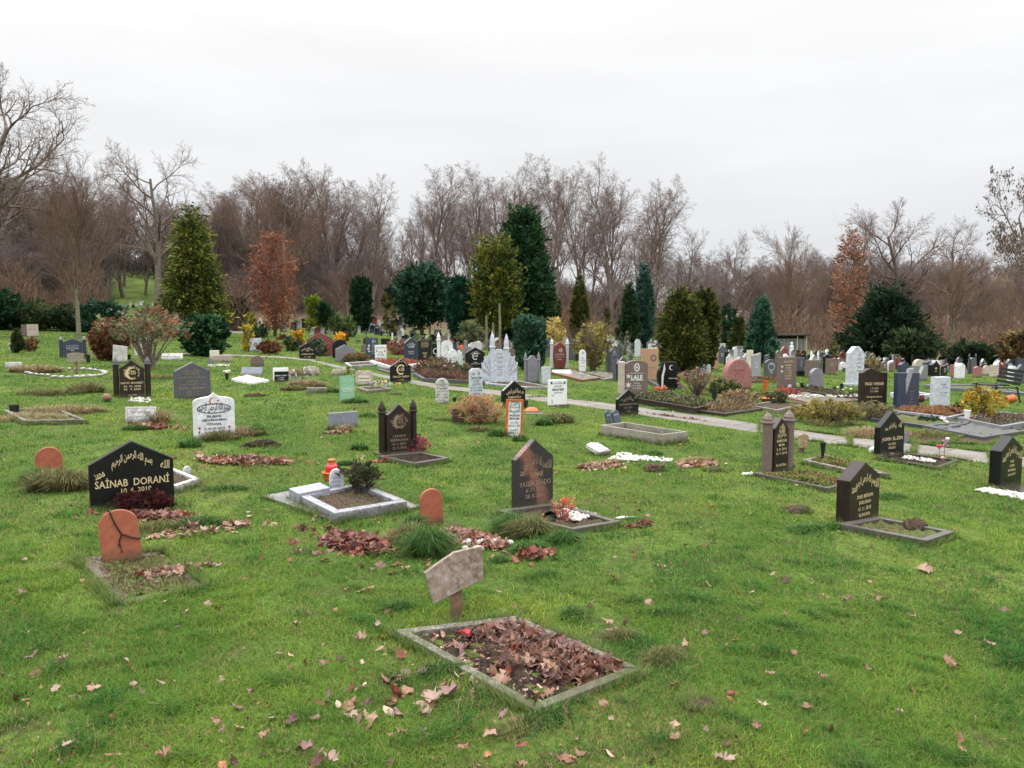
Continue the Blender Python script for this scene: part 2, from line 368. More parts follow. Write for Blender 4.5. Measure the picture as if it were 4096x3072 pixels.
# ================================================================= GROUND, PATHS
YAW = R(36)
EXCL = []       # polygons (world xy) where no lawn grows
def poly_w(pts, off=0.0): return [G(x, y, off)[:2] for x, y in pts]
def ground_sheet(name, pts_px, mat, lift=0.004, excl=True, sub=14):
    """strip between an upper and a lower edge given as two equal-length pixel lists"""
    up, lo = pts_px; U = [G(*p) for p in up]; L = [G(*p) for p in lo]; V = []; Fq = []; m = 6
    def interp(A, t):
        t = t * (len(A) - 1); i = min(int(t), len(A) - 2); f = t - i
        return [A[i][k] * (1 - f) + A[i + 1][k] * f for k in (0, 1)]
    N = sub * (len(up) - 1)
    for i in range(N + 1):
        a = interp(U, i / N); b = interp(L, i / N)
        for j in range(m + 1):
            x = a[0] + (b[0] - a[0]) * j / m; y = a[1] + (b[1] - a[1]) * j / m
            if j in (0, m): x += rng.normal() * 0.03; y += rng.normal() * 0.03
            V.append((x, y, hz(x, y) + lift + (0.012 if 0 < j < m else -0.01)))
    for i in range(N):
        for j in range(m): q = i * (m + 1) + j; Fq.append((q, q + m + 1, q + m + 2, q + 1))
    me = fast_mesh(name, V, np.array(Fq)); o = link_mesh(name, me, mat); o['kind'] = 'structure'
    if excl:
        for i in range(len(up) - 1): EXCL.append([U[i][:2], U[i + 1][:2], L[i + 1][:2], L[i][:2]])
    return o
def build_ground():
    ys = np.concatenate([np.linspace(-6, 20, 130), np.linspace(20.5, 90, 110), np.linspace(92, 200, 60), np.linspace(210, 900, 40)])
    us = np.concatenate([-np.geomspace(6, 0.9, 14), np.linspace(-0.85, 0.85, 150), np.geomspace(0.9, 6, 14)])
    Y, U = np.meshgrid(ys, us, indexing='ij'); X = U * np.maximum(Y, 6) ; X = np.where(Y < 6, U * 6, X)
    Z = hh(X, Y); V = np.stack([X, Y, Z], -1).reshape(-1, 3); nx, ny = len(us), len(ys)
    i = np.arange(ny - 1)[:, None] * nx + np.arange(nx - 1)[None]; i = i.ravel()
    me = fast_mesh('ground', V, np.stack([i, i + 1, i + nx + 1, i + nx], 1), smooth=True)
    m, n, b, o = nodes('lawn_ground')
    f1 = noise(n, 0.45, 5, 0.6); r1 = ramp(n, ((0.35, (0.06, 0.105, 0.022)), (0.52, (0.10, 0.155, 0.03)), (0.68, (0.17, 0.205, 0.045)))); n.links.new(f1.outputs[0], r1.inputs[0])
    f2 = noise(n, 24, 4, 0.7); r2 = ramp(n, ((0.3, (0.5, 0.5, 0.45)), (0.7, (1.35, 1.35, 1.3)))); n.links.new(f2.outputs[0], r2.inputs[0])
    c = mixc(n, 1.0, r1.outputs[0], r2.outputs[0], 'MULTIPLY')
    f3 = noise(n, 5, 5, 0.7); r3 = ramp(n, ((0.53, (0, 0, 0)), (0.66, (0.75,) * 3))); n.links.new(f3.outputs[0], r3.inputs[0])
    c = mixc(n, r3.outputs[0], c, (0.09, 0.065, 0.04))
    # far off: woodland floor of leaf litter with a green clearing on the slope
    tcn = n.nodes.new('ShaderNodeTexCoord'); sp = n.nodes.new('ShaderNodeSeparateXYZ'); n.links.new(tcn.outputs['Object'], sp.inputs[0])
    f4 = noise(n, 0.05, 4, 0.6)
    ad = n.nodes.new('ShaderNodeMath'); ad.operation = 'MULTIPLY_ADD'; ad.inputs[1].default_value = 26; n.links.new(f4.outputs[0], ad.inputs[0]); n.links.new(sp.outputs['Y'], ad.inputs[2])
    rr = ramp(n, ((0, (0, 0, 0)), (1, (1, 1, 1)))); k = n.nodes.new('ShaderNodeMapRange'); k.inputs[1].default_value = 84; k.inputs[2].default_value = 96
    n.links.new(ad.outputs[0], k.inputs[0])
    f5 = noise(n, 1.2, 5, 0.7); r5 = ramp(n, ((0.35, (0.10, 0.065, 0.045)), (0.65, (0.19, 0.13, 0.09)))); n.links.new(f5.outputs[0], r5.inputs[0])
    # clearing
    dv = n.nodes.new('ShaderNodeMath'); dv.operation = 'DIVIDE'; n.links.new(sp.outputs['X'], dv.inputs[0]); n.links.new(sp.outputs['Y'], dv.inputs[1])
    cl = n.nodes.new('ShaderNodeMapRange'); cl.inputs[1].default_value = -0.42; cl.inputs[2].default_value = -0.39; n.links.new(dv.outputs[0], cl.inputs[0])
    cl2 = n.nodes.new('ShaderNodeMapRange'); cl2.inputs[1].default_value = -0.6; cl2.inputs[2].default_value = -0.56; n.links.new(dv.outputs[0], cl2.inputs[0])
    sb = n.nodes.new('ShaderNodeMath'); sb.operation = 'SUBTRACT'; sb.use_clamp = True; n.links.new(cl2.outputs[0], sb.inputs[0]); n.links.new(cl.outputs[0], sb.inputs[1])
    s2 = n.nodes.new('ShaderNodeMath'); s2.operation = 'SUBTRACT'; s2.use_clamp = True; n.links.new(k.outputs[0], s2.inputs[0]); n.links.new(sb.outputs[0], s2.inputs[1])
    n.links.new(mixc(n, s2.outputs[0], c, r5.outputs[0]), b.inputs['Base Color'])
    b.inputs['Roughness'].default_value = 0.95; b.inputs['Specular IOR Level'].default_value = 0.1
    bump(n, b, f2.outputs[0], 0.8, 0.05)
    o = link_mesh('ground', me, m); o['kind'] = 'structure'
build_ground()
# paved path: slabs with moss joints
m, n, b, o = nodes('path_slabs'); tcn = n.nodes.new('ShaderNodeTexCoord'); mpn = n.nodes.new('ShaderNodeMapping'); mpn.inputs['Rotation'].default_value = (0, 0, R(-(-52)))
n.links.new(tcn.outputs['Object'], mpn.inputs[0]); bk = n.nodes.new('ShaderNodeTexBrick'); n.links.new(mpn.outputs[0], bk.inputs['Vector'])
bk.inputs['Scale'].default_value = 1; bk.inputs['Brick Width'].default_value = 0.9; bk.inputs['Row Height'].default_value = 0.48; bk.inputs['Mortar Size'].default_value = 0.018; bk.inputs['Mortar Smooth'].default_value = 0.3
bk.inputs['Color1'].default_value = (0.17, 0.152, 0.14, 1); bk.inputs['Color2'].default_value = (0.23, 0.207, 0.19, 1); bk.inputs['Mortar'].default_value = (0.09, 0.075, 0.045, 1)
s = noise(n, 30, 5, 0.7); rr = ramp(n, ((0.3, (0.75,) * 3), (0.7, (1.15,) * 3))); n.links.new(s.outputs[0], rr.inputs[0])
s2 = noise(n, 2.2, 5, 0.75); r2 = ramp(n, ((0.52, (0,) * 3), (0.66, (0.8,) * 3))); n.links.new(s2.outputs[0], r2.inputs[0])
cc = mixc(n, 1, bk.outputs[0], rr.outputs[0], 'MULTIPLY'); cc = mixc(n, r2.outputs[0], cc, (0.15, 0.11, 0.07))
n.links.new(cc, b.inputs['Base Color']); b.inputs['Roughness'].default_value = 0.85; bump(n, b, bk.outputs['Fac'], -0.4, 0.01); PATHM = m
UP = [(1250, 1440), (1450, 1483), (1650, 1522), (1800, 1543), (2050, 1569), (2309, 1599), (2560, 1629), (2824, 1664), (3042, 1698), (3400, 1748), (3658, 1775), (3965, 1812), (4200, 1838), (4500, 1875)]
LO = [(1250, 1447), (1450, 1493), (1650, 1536), (1800, 1560), (2050, 1590), (2309, 1622), (2560, 1660), (2824, 1701), (3042, 1733), (3400, 1787), (3658, 1817), (3965, 1856), (4200, 1889), (4500, 1935)]
ground_sheet('path', (UP, LO), PATHM)
GRAV = stone('grey_gravel', (0.16, 0.14, 0.12), (0.28, 0.25, 0.22), 0.95, 20, stain=(0.1, 0.12, 0.05), samt=0.6, sscale=2)
ground_sheet('road', ([(720, 1414), (850, 1415), (1100, 1426), (1260, 1438)], [(720, 1417), (850, 1420), (1100, 1431), (1260, 1446)]), GRAV)
ground_sheet('road', ([(880, 1312), (940, 1316), (1000, 1320), (1060, 1328)], [(860, 1326), (940, 1332), (1000, 1336), (1060, 1338)]), GRAV, lift=0.02, sub=20)
ground_sheet('path', ([(3690, 1735), (3850, 1742), (4000, 1752)], [(3640, 1772), (3800, 1776), (3960, 1778)]), MUD, lift=0.003)

# ================================================================= HEADSTONES
def out_gable(w, h, r=0.28): return [(-w / 2, 0), (w / 2, 0), (w / 2, h * (1 - r)), (0, h), (-w / 2, h * (1 - r))]
def out_ogee(w, h, r=0.3, p=1.5):
    n = 9; pr = [(w / 2 * (1 - t), h * (1 - r) + h * r * t ** p) for t in np.linspace(0, 1, n)]
    return [(-w / 2, 0), (w / 2, 0)] + pr + [(-x, z) for x, z in pr[-2::-1]]
def out_arch(w, h, r=None):
    r = w / 2 if r is None else r * h
    return [(-w / 2, 0), (w / 2, 0)] + [(w / 2 * math.cos(t), h - r + r * math.sin(t)) for t in np.linspace(0, math.pi, 19)]
def out_rect(w, h): return [(-w / 2, 0), (w / 2, 0), (w / 2, h), (-w / 2, h)]
def out_slant(w, h, a=0.85): return [(-w / 2, 0), (w / 2, 0), (w / 2, h), (-w / 2, h * a)]
def out_cham(w, h, c=0.2): c *= w; return [(-w / 2, 0), (w / 2, 0), (w / 2, h - c), (w / 2 - c, h), (-w / 2 + c, h), (-w / 2, h - c)]
def out_fiveside(w, h, c=0.3): return [(-w / 2, 0), (w / 2, 0), (w / 2, h * 0.84), (w * 0.14, h), (-w * 0.14, h), (-w / 2, h * 0.84)]
def out_ottoman(w, h):
    sh = [(w / 2, 0.0), (w / 2, h * 0.80), (w * 0.475, h * 0.845), (w * 0.40, h * 0.88), (w * 0.27, h * 0.905), (w * 0.13, h * 0.92), (w * 0.06, h * 0.955), (w * 0.02, h * 0.99), (0, h)]
    return [(-w / 2, 0)] + sh + [(-x, z) for x, z in sh[-2:0:-1]]
def out_wave(w, h): return [(-w / 2, 0), (w / 2, 0), (w / 2, h * 0.9), (w * 0.3, h * 0.905), (w * 0.1, h * 0.93), (-w * 0.05, h * 0.985), (-w * 0.18, h), (-w * 0.3, h * 0.97), (-w / 2, h * 0.89)]
def out_vase(w, h):
    l = [(0.24, 0), (0.36, 0.1), (0.46, 0.28), (0.5, 0.5), (0.46, 0.7), (0.36, 0.85), (0.31, 1.0)]
    return [(-x * w, z * h) for x, z in l[::-1]][:-1] + [(-0.24 * w, 0)] + [(x * w, z * h) for x, z in l]
def out_taper(w, h, b=0.7): return [(-w * b / 2, 0), (w * b / 2, 0), (w / 2, h), (-w / 2, h)]
def out_nar(w, h): return [(-w * 0.5, 0), (w * 0.5, 0), (w * 0.5, h * 0.86), (w * 0.22, h), (-w * 0.22, h), (-w * 0.5, h * 0.86)]
def out_keel(w, h):
    l = [(0.38, 0), (0.5, 0.35), (0.5, 0.7), (0.42, 0.86), (0.16, 0.95), (0, 1)]
    return [(-0.38 * w, 0)] + [(x * w, z * h) for x, z in l] + [(-x * w, z * h) for x, z in l[-2:0:-1]]
def out_m(w, h): return [(-w / 2, 0), (w / 2, 0), (w / 2, h * 0.88), (w * 0.36, h), (w * 0.08, h), (0, h * 0.82), (-w * 0.08, h), (-w * 0.36, h), (-w / 2, h * 0.88)]
def out_oval(w, h): return [(w / 2 * math.cos(t), h / 2 + h / 2 * math.sin(t)) for t in np.linspace(-math.pi / 2 + 0.25, 1.5 * math.pi - 0.25, 24)]
OUT = dict(gable=out_gable, ogee=out_ogee, arch=out_arch, rect=out_rect, slant=out_slant, cham=out_cham, five=out_fiveside, ottoman=out_ottoman, wave=out_wave,
           vase=out_vase, taper=out_taper, nar=out_nar, keel=out_keel, m=out_m, oval=out_oval)
def place(x0, x1, yb, yt, yaw=YAW, T=0.08, dist=None):
    """real width, height, world position of a slab seen between pixel columns x0..x1, base row yb, top row yt"""
    xc = (x0 + x1) / 2
    X, Y, t = G(xc, yb) if dist is None else at_dist(xc, dist)
    al = math.atan2(X, Y); ph = yaw + al
    t2 = t; s = F_PX / t2
    W = max((x1 - x0) / s / math.hypot(1, (xc - 2048) / F_PX) * math.hypot(1, 0) , 0.02)
    W = max(((x1 - x0) / s - T * abs(math.sin(ph))) / max(math.cos(ph) , 0.35), (x1 - x0) / s * 0.35)
    Hh = (yb - yt) / s
    return X, Y, hz(X, Y), W, Hh, t
def pillar(root, x, h, w, mat, ycen, prof=None, capmat=None, spike=0.22, sq=None):
    b = MB(); hb = h * (1 - spike)
    b.lathe([(w * 0.42, -0.05), (w * 0.42, hb)], sq=sq or 8); o = b.build('pillar', mat, root)
    o.location = (x, ycen, 0)
    c = MB(); s0 = hb
    c.lathe([(w * 0.44, s0), (w * 0.56, s0 + 0.01), (w * 0.56, s0 + h * 0.035), (w * 0.46, s0 + h * 0.045), (w * 0.44, s0 + h * spike * 0.45), (w * 0.3, s0 + h * spike * 0.7), (0.004, h)], sq=sq or 8)
    c.build('pillar_cap', capmat or mat, o)
def headstone(px, shape, mat, label, text=None, tmat=GOLD, yaw=YAW, T=0.08, sk=None, name='headstone', cat='headstone', group=None, lean=0.0, tip=0.0,
              pil=None, plinth=None, bev=0.008, dist=None, base=0.12, wings=None, yoff=0.0, texts=None):
    x0, x1, yb, yt = px
    X, Y, Z, W, H, t = place(x0, x1, yb, yt, yaw, T, dist)
    root = empty(name, (X, Y, Z), yaw, label, cat, group, tilt=(tip, lean))
    w = W
    if pil: w = W * (1 - 2 * pil.get('f', 0.17)) + 0.01
    hs = H * (pil.get('sh', 0.92) if pil else 1.0)
    if wings: w = W * wings['f']
    b = MB(); b.prism(OUT[shape](w, hs, **(sk or {})), -T / 2, T / 2)
    if base: b.box(-w * 0.49 if shape not in ('vase', 'oval', 'keel', 'taper') else -w * 0.22, w * 0.49 if shape not in ('vase', 'oval', 'keel', 'taper') else w * 0.22, -T / 2 + 0.003, T / 2 - 0.003, -base, 0.02)
    b.build('slab', mat, root, bevel=min(bev, T * 0.2) if t < 30 else 0)
    if pil:
        pw = W * pil.get('f', 0.17)
        for sx in (-1, 1): pillar(root, sx * (W / 2 - pw / 2), H, pw * 1.0, pil.get('mat', mat), 0, spike=pil.get('spike', 0.2), capmat=pil.get('cap'))
    if wings:
        for sx in (-1, 1):
            b = MB(); ww = W / 2 - w / 2; hw = H * wings.get('h', 0.72); nf = 7
            for k in range(nf):
                a0 = k / nf; a1 = (k + 1) / nf; x_in = w / 2; rt = lambda a: (x_in + ww * math.sin(a * math.pi / 2) * 0.98, hw * (0.35 + 0.65 * math.cos(a * math.pi / 2) ** 0.8))
                p0, p1 = rt(a0), rt(a1); pm = ((p0[0] + p1[0]) / 2 + ww * (0.12 if k % 2 else 0.02), (p0[1] + p1[1]) / 2 + hw * (0.10 if k % 2 else 0.02))
                pts = [(x_in, 0.0 + 0.02 * k), p1, pm, p0] if sx < 0 else [(x_in, 0.02 * k), p1, pm, p0]
                pts = [(sx * x, z) for x, z in pts]
                b.prism(pts, -T * (0.42 if k % 2 else 0.12), T * 0.3 + 0.002 * (k % 2))
            b.prism([(sx * w / 2 * 0.98, 0), (sx * W / 2, 0), (sx * W / 2, hw * 0.33), (sx * w / 2 * 0.98, hw * 0.2)], -T * 0.32, T * 0.28)
            b.build('wing', mat, root)
    if plinth:
        b = MB(); pw, ph, pd = W * plinth[0] / 2, plinth[1], plinth[2]
        b.box(-pw, pw, -pd / 2, pd / 2, -0.06, ph); b.build('plinth', plinth[3] if len(plinth) > 3 else mat, root, bevel=0.004)
    yf = -T / 2 - 0.0025
    if text: inscription(root, [(s, h * hs, z * hs, {k: (v * w if k in ('w', 'x') and s != '*ring' else v * hs if k == 'bend' else v * w if k == 'x' else v) for k, v in (o[0] if o else {}).items()}) for s, h, z, *o in text], tmat, yf)
    for tm, tx in (texts or []): inscription(root, [(s, h * hs, z * hs, {k: (v * w if k in ('w', 'x') and s != '*ring' else v * hs if k == 'bend' else v * w if k == 'x' else v) for k, v in (o[0] if o else {}).items()}) for s, h, z, *o in tx], tm, yf - 0.0005)
    return root, W, H, t
def lines(*ls, z=0.5, h=0.06, gap=1.7, w=0.8):
    return [(s, h, z - i * h * gap, dict(w=w)) for i, s in enumerate(ls)]
def islam_top(zc=0.68, h=0.09, roof=0.35, wc=0.12, sx=0.36, sz=0.55):
    return [(BIS, h, zc, dict(w=0.62, fit=1, roof=roof, arabic=1)), (MUH, wc, sz, dict(x=-sx, w=0.16, fit=1, arabic=1, rot=10)), (ALLAH, wc, sz, dict(x=sx, w=0.16, fit=1, arabic=1, rot=-10))]
def roundel(zc, r, x=0.0):
    return [(BIS, 0.055, zc, dict(bend=r, x=x)), (RUH, 0.055, zc, dict(bend=-r, x=x)), (ALLAH, 0.10, zc - 0.03, dict(w=0.3, fit=1, x=x)), (MUH, 0.06, zc + 0.05, dict(w=0.2, fit=1, x=x)), ('*crescent', r * 0.98, zc, dict(rot=0))]

# ---- near rows
headstone((379, 686, 2026, 1759), 'gable', BLK, 'large polished black gabled headstone with gold Arabic arc, big gold name and date 2010', T=0.075, sk=dict(r=0.31),
    text=[(BIS, 0.09, 0.76, dict(w=0.48, fit=1, roof=0.45, arabic=1)), (MUH, 0.11, 0.49, dict(x=-0.37, w=0.12, fit=1, arabic=1, rot=24)), (ALLAH, 0.10, 0.55, dict(x=0.39, w=0.11, fit=1, arabic=1, rot=-4)),
          ('SAİNAB  DORANİ', 0.11, 0.335, dict(w=0.88, fit=1)), ('10. 6. 2010', 0.07, 0.235, dict(w=0.36, fit=1, x=0.04))], yaw=R(33))
headstone((2046, 2214, 2028, 1754), 'gable', RST, 'dark gabled headstone with a broad rusty diagonal streak, behind a pebbled grave', T=0.07, sk=dict(r=0.27),
    text=[(BIS, 0.11, 0.66, dict(w=0.62, fit=1, roof=0.45, arabic=1)), (MUH, 0.12, 0.50, dict(x=-0.34, w=0.14, fit=1)), (ALLAH, 0.12, 0.56, dict(x=0.36, w=0.16, fit=1)),
          ('OMAR', 0.075, 0.46, dict(w=0.34, fit=1, x=0.05)), ('YASSIN SAADO', 0.075, 0.33, dict(w=0.84, fit=1)), ('6. 11. 2010', 0.06, 0.245, dict(w=0.5)), ('28. 8. 2010', 0.06, 0.155, dict(w=0.52))], tmat=TAN, yaw=R(38))
headstone((3350, 3508, 2085, 1842), 'gable', BLB, 'thick brown-black gabled headstone with rough side, in front of the grave with two pillars', T=0.12, sk=dict(r=0.26),
    text=islam_top(0.70, 0.10, 0.3) + lines('ENES BERSAN', 'EVKURAN', '15. 11. 2010', 'RUHUNA', z=0.42, h=0.06, w=0.62), yaw=R(38), base=0.1)
headstone((3963, 4075, 1948, 1742), 'gable', BLK, 'glossy black gabled headstone ringed by white pebbles at the lawn edge beyond the stained ones', T=0.12, sk=dict(r=0.25),
    text=islam_top(0.70, 0.11, 0.3) + lines('NURI', 'AYDIN', 'BAYRAKLI', '26.01.2011', z=0.50, h=0.05, w=0.5), yaw=R(34))
headstone((3500, 3609, 1826, 1643), 'gable', BLK, 'tall shiny black gabled headstone beside the paved path with toy windmills on its grave', T=0.085, sk=dict(r=0.33),
    text=[(BIS, 0.09, 0.66, dict(w=0.3, fit=1, arabic=1, roof=0.2)), (MUH, 0.10, 0.6, dict(x=-0.25, w=0.12, fit=1)), (ALLAH, 0.10, 0.64, dict(x=0.30, w=0.12, fit=1))] + [('JASMIN  EL-ZEIN', 0.075, 0.37, dict(w=0.84, fit=1)), ('18.5.2010', 0.05, 0.265, dict(w=0.4)), ('8.8.2010', 0.05, 0.185, dict(w=0.4)), ('Al-Fatiha', 0.03, 0.07, dict(w=0.4))], yaw=R(30))
headstone((3040, 3178, 1888, 1643), 'gable', BLB, 'dark gabled headstone between two grey pointed pillars, lettered with a pyramid of gold calligraphy', T=0.10, sk=dict(r=0.2), pil=dict(f=0.27, sh=0.90, mat=BRN, spike=0.19),
    text=[(BIS, 0.09, 0.66, dict(w=0.6, fit=1, arabic=1)), (RUH, 0.09, 0.73, dict(w=0.4, fit=1, arabic=1)), (ALLAH, 0.09, 0.80, dict(w=0.22, fit=1)), ('RAMADAN', 0.05, 0.56, dict(w=0.7, fit=1)), ('MUSA', 0.05, 0.485, dict(w=0.42, fit=1)), ('2. 8. 2010', 0.045, 0.41, dict(w=0.7, fit=1)), ('12. 9. 2010', 0.045, 0.335, dict(w=0.76, fit=1)), ('EL-FATİHA', 0.045, 0.12, dict(w=0.7, fit=1))], yaw=R(34))
headstone((1510, 1675, 1822, 1598), 'ogee', BLB, 'black ogee headstone with stout pointed pillars and dull gold lettering behind the pink heather', T=0.10, sk=dict(r=0.2, p=1.3), pil=dict(f=0.2, sh=0.93, mat=BLB, spike=0.24),
    text=roundel(0.66, 0.12) + lines('LAROSHI', 'ELDİN DANI', '14. 2. 2010', '23. 3. 2010', z=0.37, h=0.045, w=0.72), tmat=TAN, plinth=(1.12, 0.05, 0.22), yaw=R(27))
headstone((2462, 2554, 1660, 1558), 'gable', BLK, 'small black gabled headstone at the path edge behind the concrete trough', T=0.07, sk=dict(r=0.34),
    text=[(BIS, 0.13, 0.63, dict(w=0.5, fit=1, roof=0.3, arabic=1)), (MUH, 0.1, 0.6, dict(x=-0.33, w=0.13, fit=1)), (ALLAH, 0.1, 0.63, dict(x=0.33, w=0.13, fit=1)), ('HASSAN RAMZAN SAADO', 0.07, 0.40, dict(w=0.9, fit=1)), ('10. 3. 2010', 0.07, 0.27, dict(w=0.5)), (RUH, 0.09, 0.12, dict(w=0.2, fit=1))], tmat=TAN)
headstone((2004, 2102, 1630, 1522), 'gable', BLK, 'black gabled headstone directly behind the orange-framed name board', T=0.08, sk=dict(r=0.36),
    text=[(BIS, 0.13, 0.55, dict(w=0.56, fit=1, arabic=1)), (MUH, 0.1, 0.50, dict(x=-0.33, w=0.1, fit=1)), (ALLAH, 0.1, 0.50, dict(x=0.36, w=0.1, fit=1)), ('TAMEROĞLU', 0.085, 0.35, dict(w=0.6, fit=1))], yaw=R(34))
headstone((1875, 1931, 1592, 1473), 'cham', SHL, 'narrow pale blue-grey headstone with clipped corners, rising behind the brown shrub', T=0.06, sk=dict(c=0.22), tmat=INK,
    text=[(MUH, 0.12, 0.78, dict(x=-0.2, w=0.2, fit=1)), (ALLAH, 0.12, 0.78, dict(x=0.2, w=0.2, fit=1)), ('İBRAHİM', 0.075, 0.64, dict(w=0.8, fit=1)), ('KIZI', 0.075, 0.53, dict(w=0.4, fit=1)), ('GÜLTEN', 0.07, 0.43, dict(w=0.66, fit=1)), ('D. 30.11.2009', 0.06, 0.325, dict(w=0.85)), ('Ö. 18.12.2009', 0.06, 0.235, dict(w=0.85)), ('RUHUNA', 0.05, 0.13, dict(w=0.6))], yaw=R(25))
headstone((1742, 1795, 1614, 1512), 'arch', WHW, 'narrow round-topped white headstone covered in handwriting, small green vase at its foot', T=0.05, sk=dict(r=0.25), tmat=INK,
    text=[(ALLAH, 0.08, 0.85, dict(w=0.3, fit=1)), (BIS, 0.08, 0.75, dict(w=0.8, fit=1)), (RUH, 0.06, 0.68, dict(w=0.4, fit=1)), ('FATMA ELMAS', 0.06, 0.57, dict(w=0.8, fit=1)), (BIS, 0.07, 0.46, dict(w=0.8, fit=1)), ('GEB. 11.10.2009', 0.06, 0.32, dict(w=0.85)), ('GES. 11.12.2009', 0.06, 0.22, dict(w=0.85)), (RUH, 0.06, 0.12, dict(w=0.6))], yaw=R(10))
r_, W_, H_, t_ = headstone((2020, 2086, 1745, 1598), 'rect', WHP, 'upright white tile panel in an orange frame with blue handwritten Arabic and Latin lettering', T=0.03, tmat=INK, name='name_board', cat='grave marker',
    text=[(ar('هلل'), 0.08, 0.86, dict(w=0.4, fit=1)), (RUH, 0.08, 0.77, dict(w=0.6, fit=1)), (BIS, 0.07, 0.67, dict(w=0.75, fit=1)), ('HASSNAE', 0.06, 0.545, dict(w=0.66, fit=1, b=0.03)), ('MRADMI', 0.06, 0.46, dict(w=0.6, fit=1, b=0.03)), (ar('ولدت'), 0.07, 0.36, dict(w=0.5, fit=1)), ('2010.1.20', 0.06, 0.265, dict(w=0.7, fit=1, b=0.02)), (ar('توفيت'), 0.07, 0.16, dict(w=0.5, fit=1)), ('2010.5.11', 0.055, 0.07, dict(w=0.7, fit=1, b=0.02))],
    texts=[(GRN, [('*ring', 0.17, 0.80, dict(w=0.012, ax=0.9))])], yaw=R(18), lean=R(2.5))
b = MB(); fw = W_ * 0.09
for a_ in ((-W_ / 2 - .004, -W_ / 2 + fw, -0.05, H_ + .004), (W_ / 2 - fw, W_ / 2 + .004, -0.05, H_ + .004)): b.box(a_[0], a_[1], -0.032, 0.02, a_[2], a_[3])
b.box(-W_ / 2 + fw, W_ / 2 - fw, -0.030, 0.019, H_ - fw, H_ + .002); b.build('frame', ORG, r_)
r_, W_, H_, t_ = headstone((2190, 2268, 1627, 1518), 'rect', WHP, 'plain white rectangular tablet with faded black lettering, standing on a brown block by the path', T=0.07, tmat=INK, name='tablet', yaw=R(22),
    text=[(BIS, 0.09, 0.85, dict(w=0.5, fit=1)), ('*bar', 0.09, 0.84, dict(x=-0.36, w=0.1)), ('*bar', 0.09, 0.84, dict(x=0.36, w=0.1)), ('AYHAN OĞLU', 0.06, 0.73, dict(w=0.42, fit=1)), ('ABDULLAH YILMAZ', 0.085, 0.60, dict(w=0.66, fit=1, b=0.04)), ('DOĞUM 2009', 0.05, 0.5, dict(w=0.44, fit=1)), ('ÖLÜM', 0.05, 0.4, dict(w=0.12, x=-0.3)), ('RUHUNA', 0.05, 0.2, dict(w=0.2, x=-0.3, rot=90))])
b = MB(); b.box(-W_ * 0.5, W_ * 0.5, -0.12, 0.0, -0.08, 0.05); b.build('plinth', CON, r_, bevel=0.01)
TULIP = [(0, -0.5), (0.3, -0.2), (0.35, 0.5), (0.12, 0.15), (0, 0.6), (-0.12, 0.15), (-0.35, 0.5), (-0.3, -0.2)]
STEM = [(0, -1.3), (0.1, -0.9), (0.7, -0.3), (0.25, -0.75), (0.06, -0.3), (-0.06, -0.3), (-0.1, -0.8), (-0.5, -0.5), (-0.25, -1.0)]
headstone((780, 937, 1752, 1570), 'ottoman', WHT, 'white marble headstone with shaped pointed top, red crescent and star, Arabic cartouche and red tulips', T=0.07, tmat=INK, yaw=R(26),
    text=[(BIS, 0.13, 0.625, dict(w=0.74, fit=1, arabic=1)), ('*ring', 0.112, 0.66, dict(w=0.012, ax=3.15)), ('EBUBEKIR', 0.05, 0.465, dict(w=0.36, fit=1, b=0.03)), ('ABDURRAHMAN', 0.05, 0.385, dict(w=0.6, fit=1, b=0.03)), ('ÖZKARAK', 0.05, 0.295, dict(w=0.36, fit=1, b=0.03)), ('D.06.03.2010', 0.047, 0.20, dict(w=0.5, fit=1, b=0.02)), ('Ö.06.03.2010', 0.047, 0.115, dict(w=0.5, fit=1, b=0.02)), ('RUHUNA FATİHA', 0.04, 0.03, dict(w=0.5, fit=1)), ('*poly', 0.075, 0.21, dict(pts=STEM, x=-0.36)), ('*poly', 0.075, 0.21, dict(pts=STEM, x=0.36))],
    texts=[(REDP, [('*crescent', 0.078, 0.82, dict(x=-0.02, ox=0.2, k=0.88)), ('*star', 0.035, 0.83, dict(x=0.105, rot=100)), ('*poly', 0.075, 0.24, dict(pts=TULIP, x=-0.36)), ('*poly', 0.075, 0.24, dict(pts=TULIP, x=0.36))])])
headstone((508, 620, 1690, 1627), 'rect', WHW, 'small cracked white tablet with grey Arabic lines, leaning back above a heap of dead leaves', T=0.05, tmat=FADE, name='tablet', yaw=R(26), tip=R(-14), lean=R(2),
    text=[(BIS, 0.2, 0.62, dict(w=0.6, fit=1)), (BIS, 0.16, 0.33, dict(w=0.8, fit=1)), (RUH, 0.14, 0.1, dict(w=0.7, fit=1)), ('*bar', 0.02, 0.9, dict(w=0.88)), ('*bar', 0.8, 0.1, dict(w=0.012, x=-0.44)), ('*bar', 0.8, 0.1, dict(w=0.012, x=0.44))])
headstone((460, 602, 1588, 1428), 'ogee', BLB, 'dark brown ogee headstone with pale-capped pointed pillars and a round gold calligraphy emblem', T=0.09, sk=dict(r=0.22, p=1.2), pil=dict(f=0.19, sh=0.93, mat=BLB, spike=0.2, cap=DGR),
    text=roundel(0.64, 0.165) + [('NASUFI  MUHAMET', 0.055, 0.36, dict(w=0.9, fit=1)), ('24. 10. 2008', 0.05, 0.27, dict(w=0.7, fit=1)), ('30.  9. 2009', 0.05, 0.19, dict(w=0.68, fit=1)), ('ruhuna fatiha', 0.03, 0.05, dict(w=0.5))], yaw=R(24))
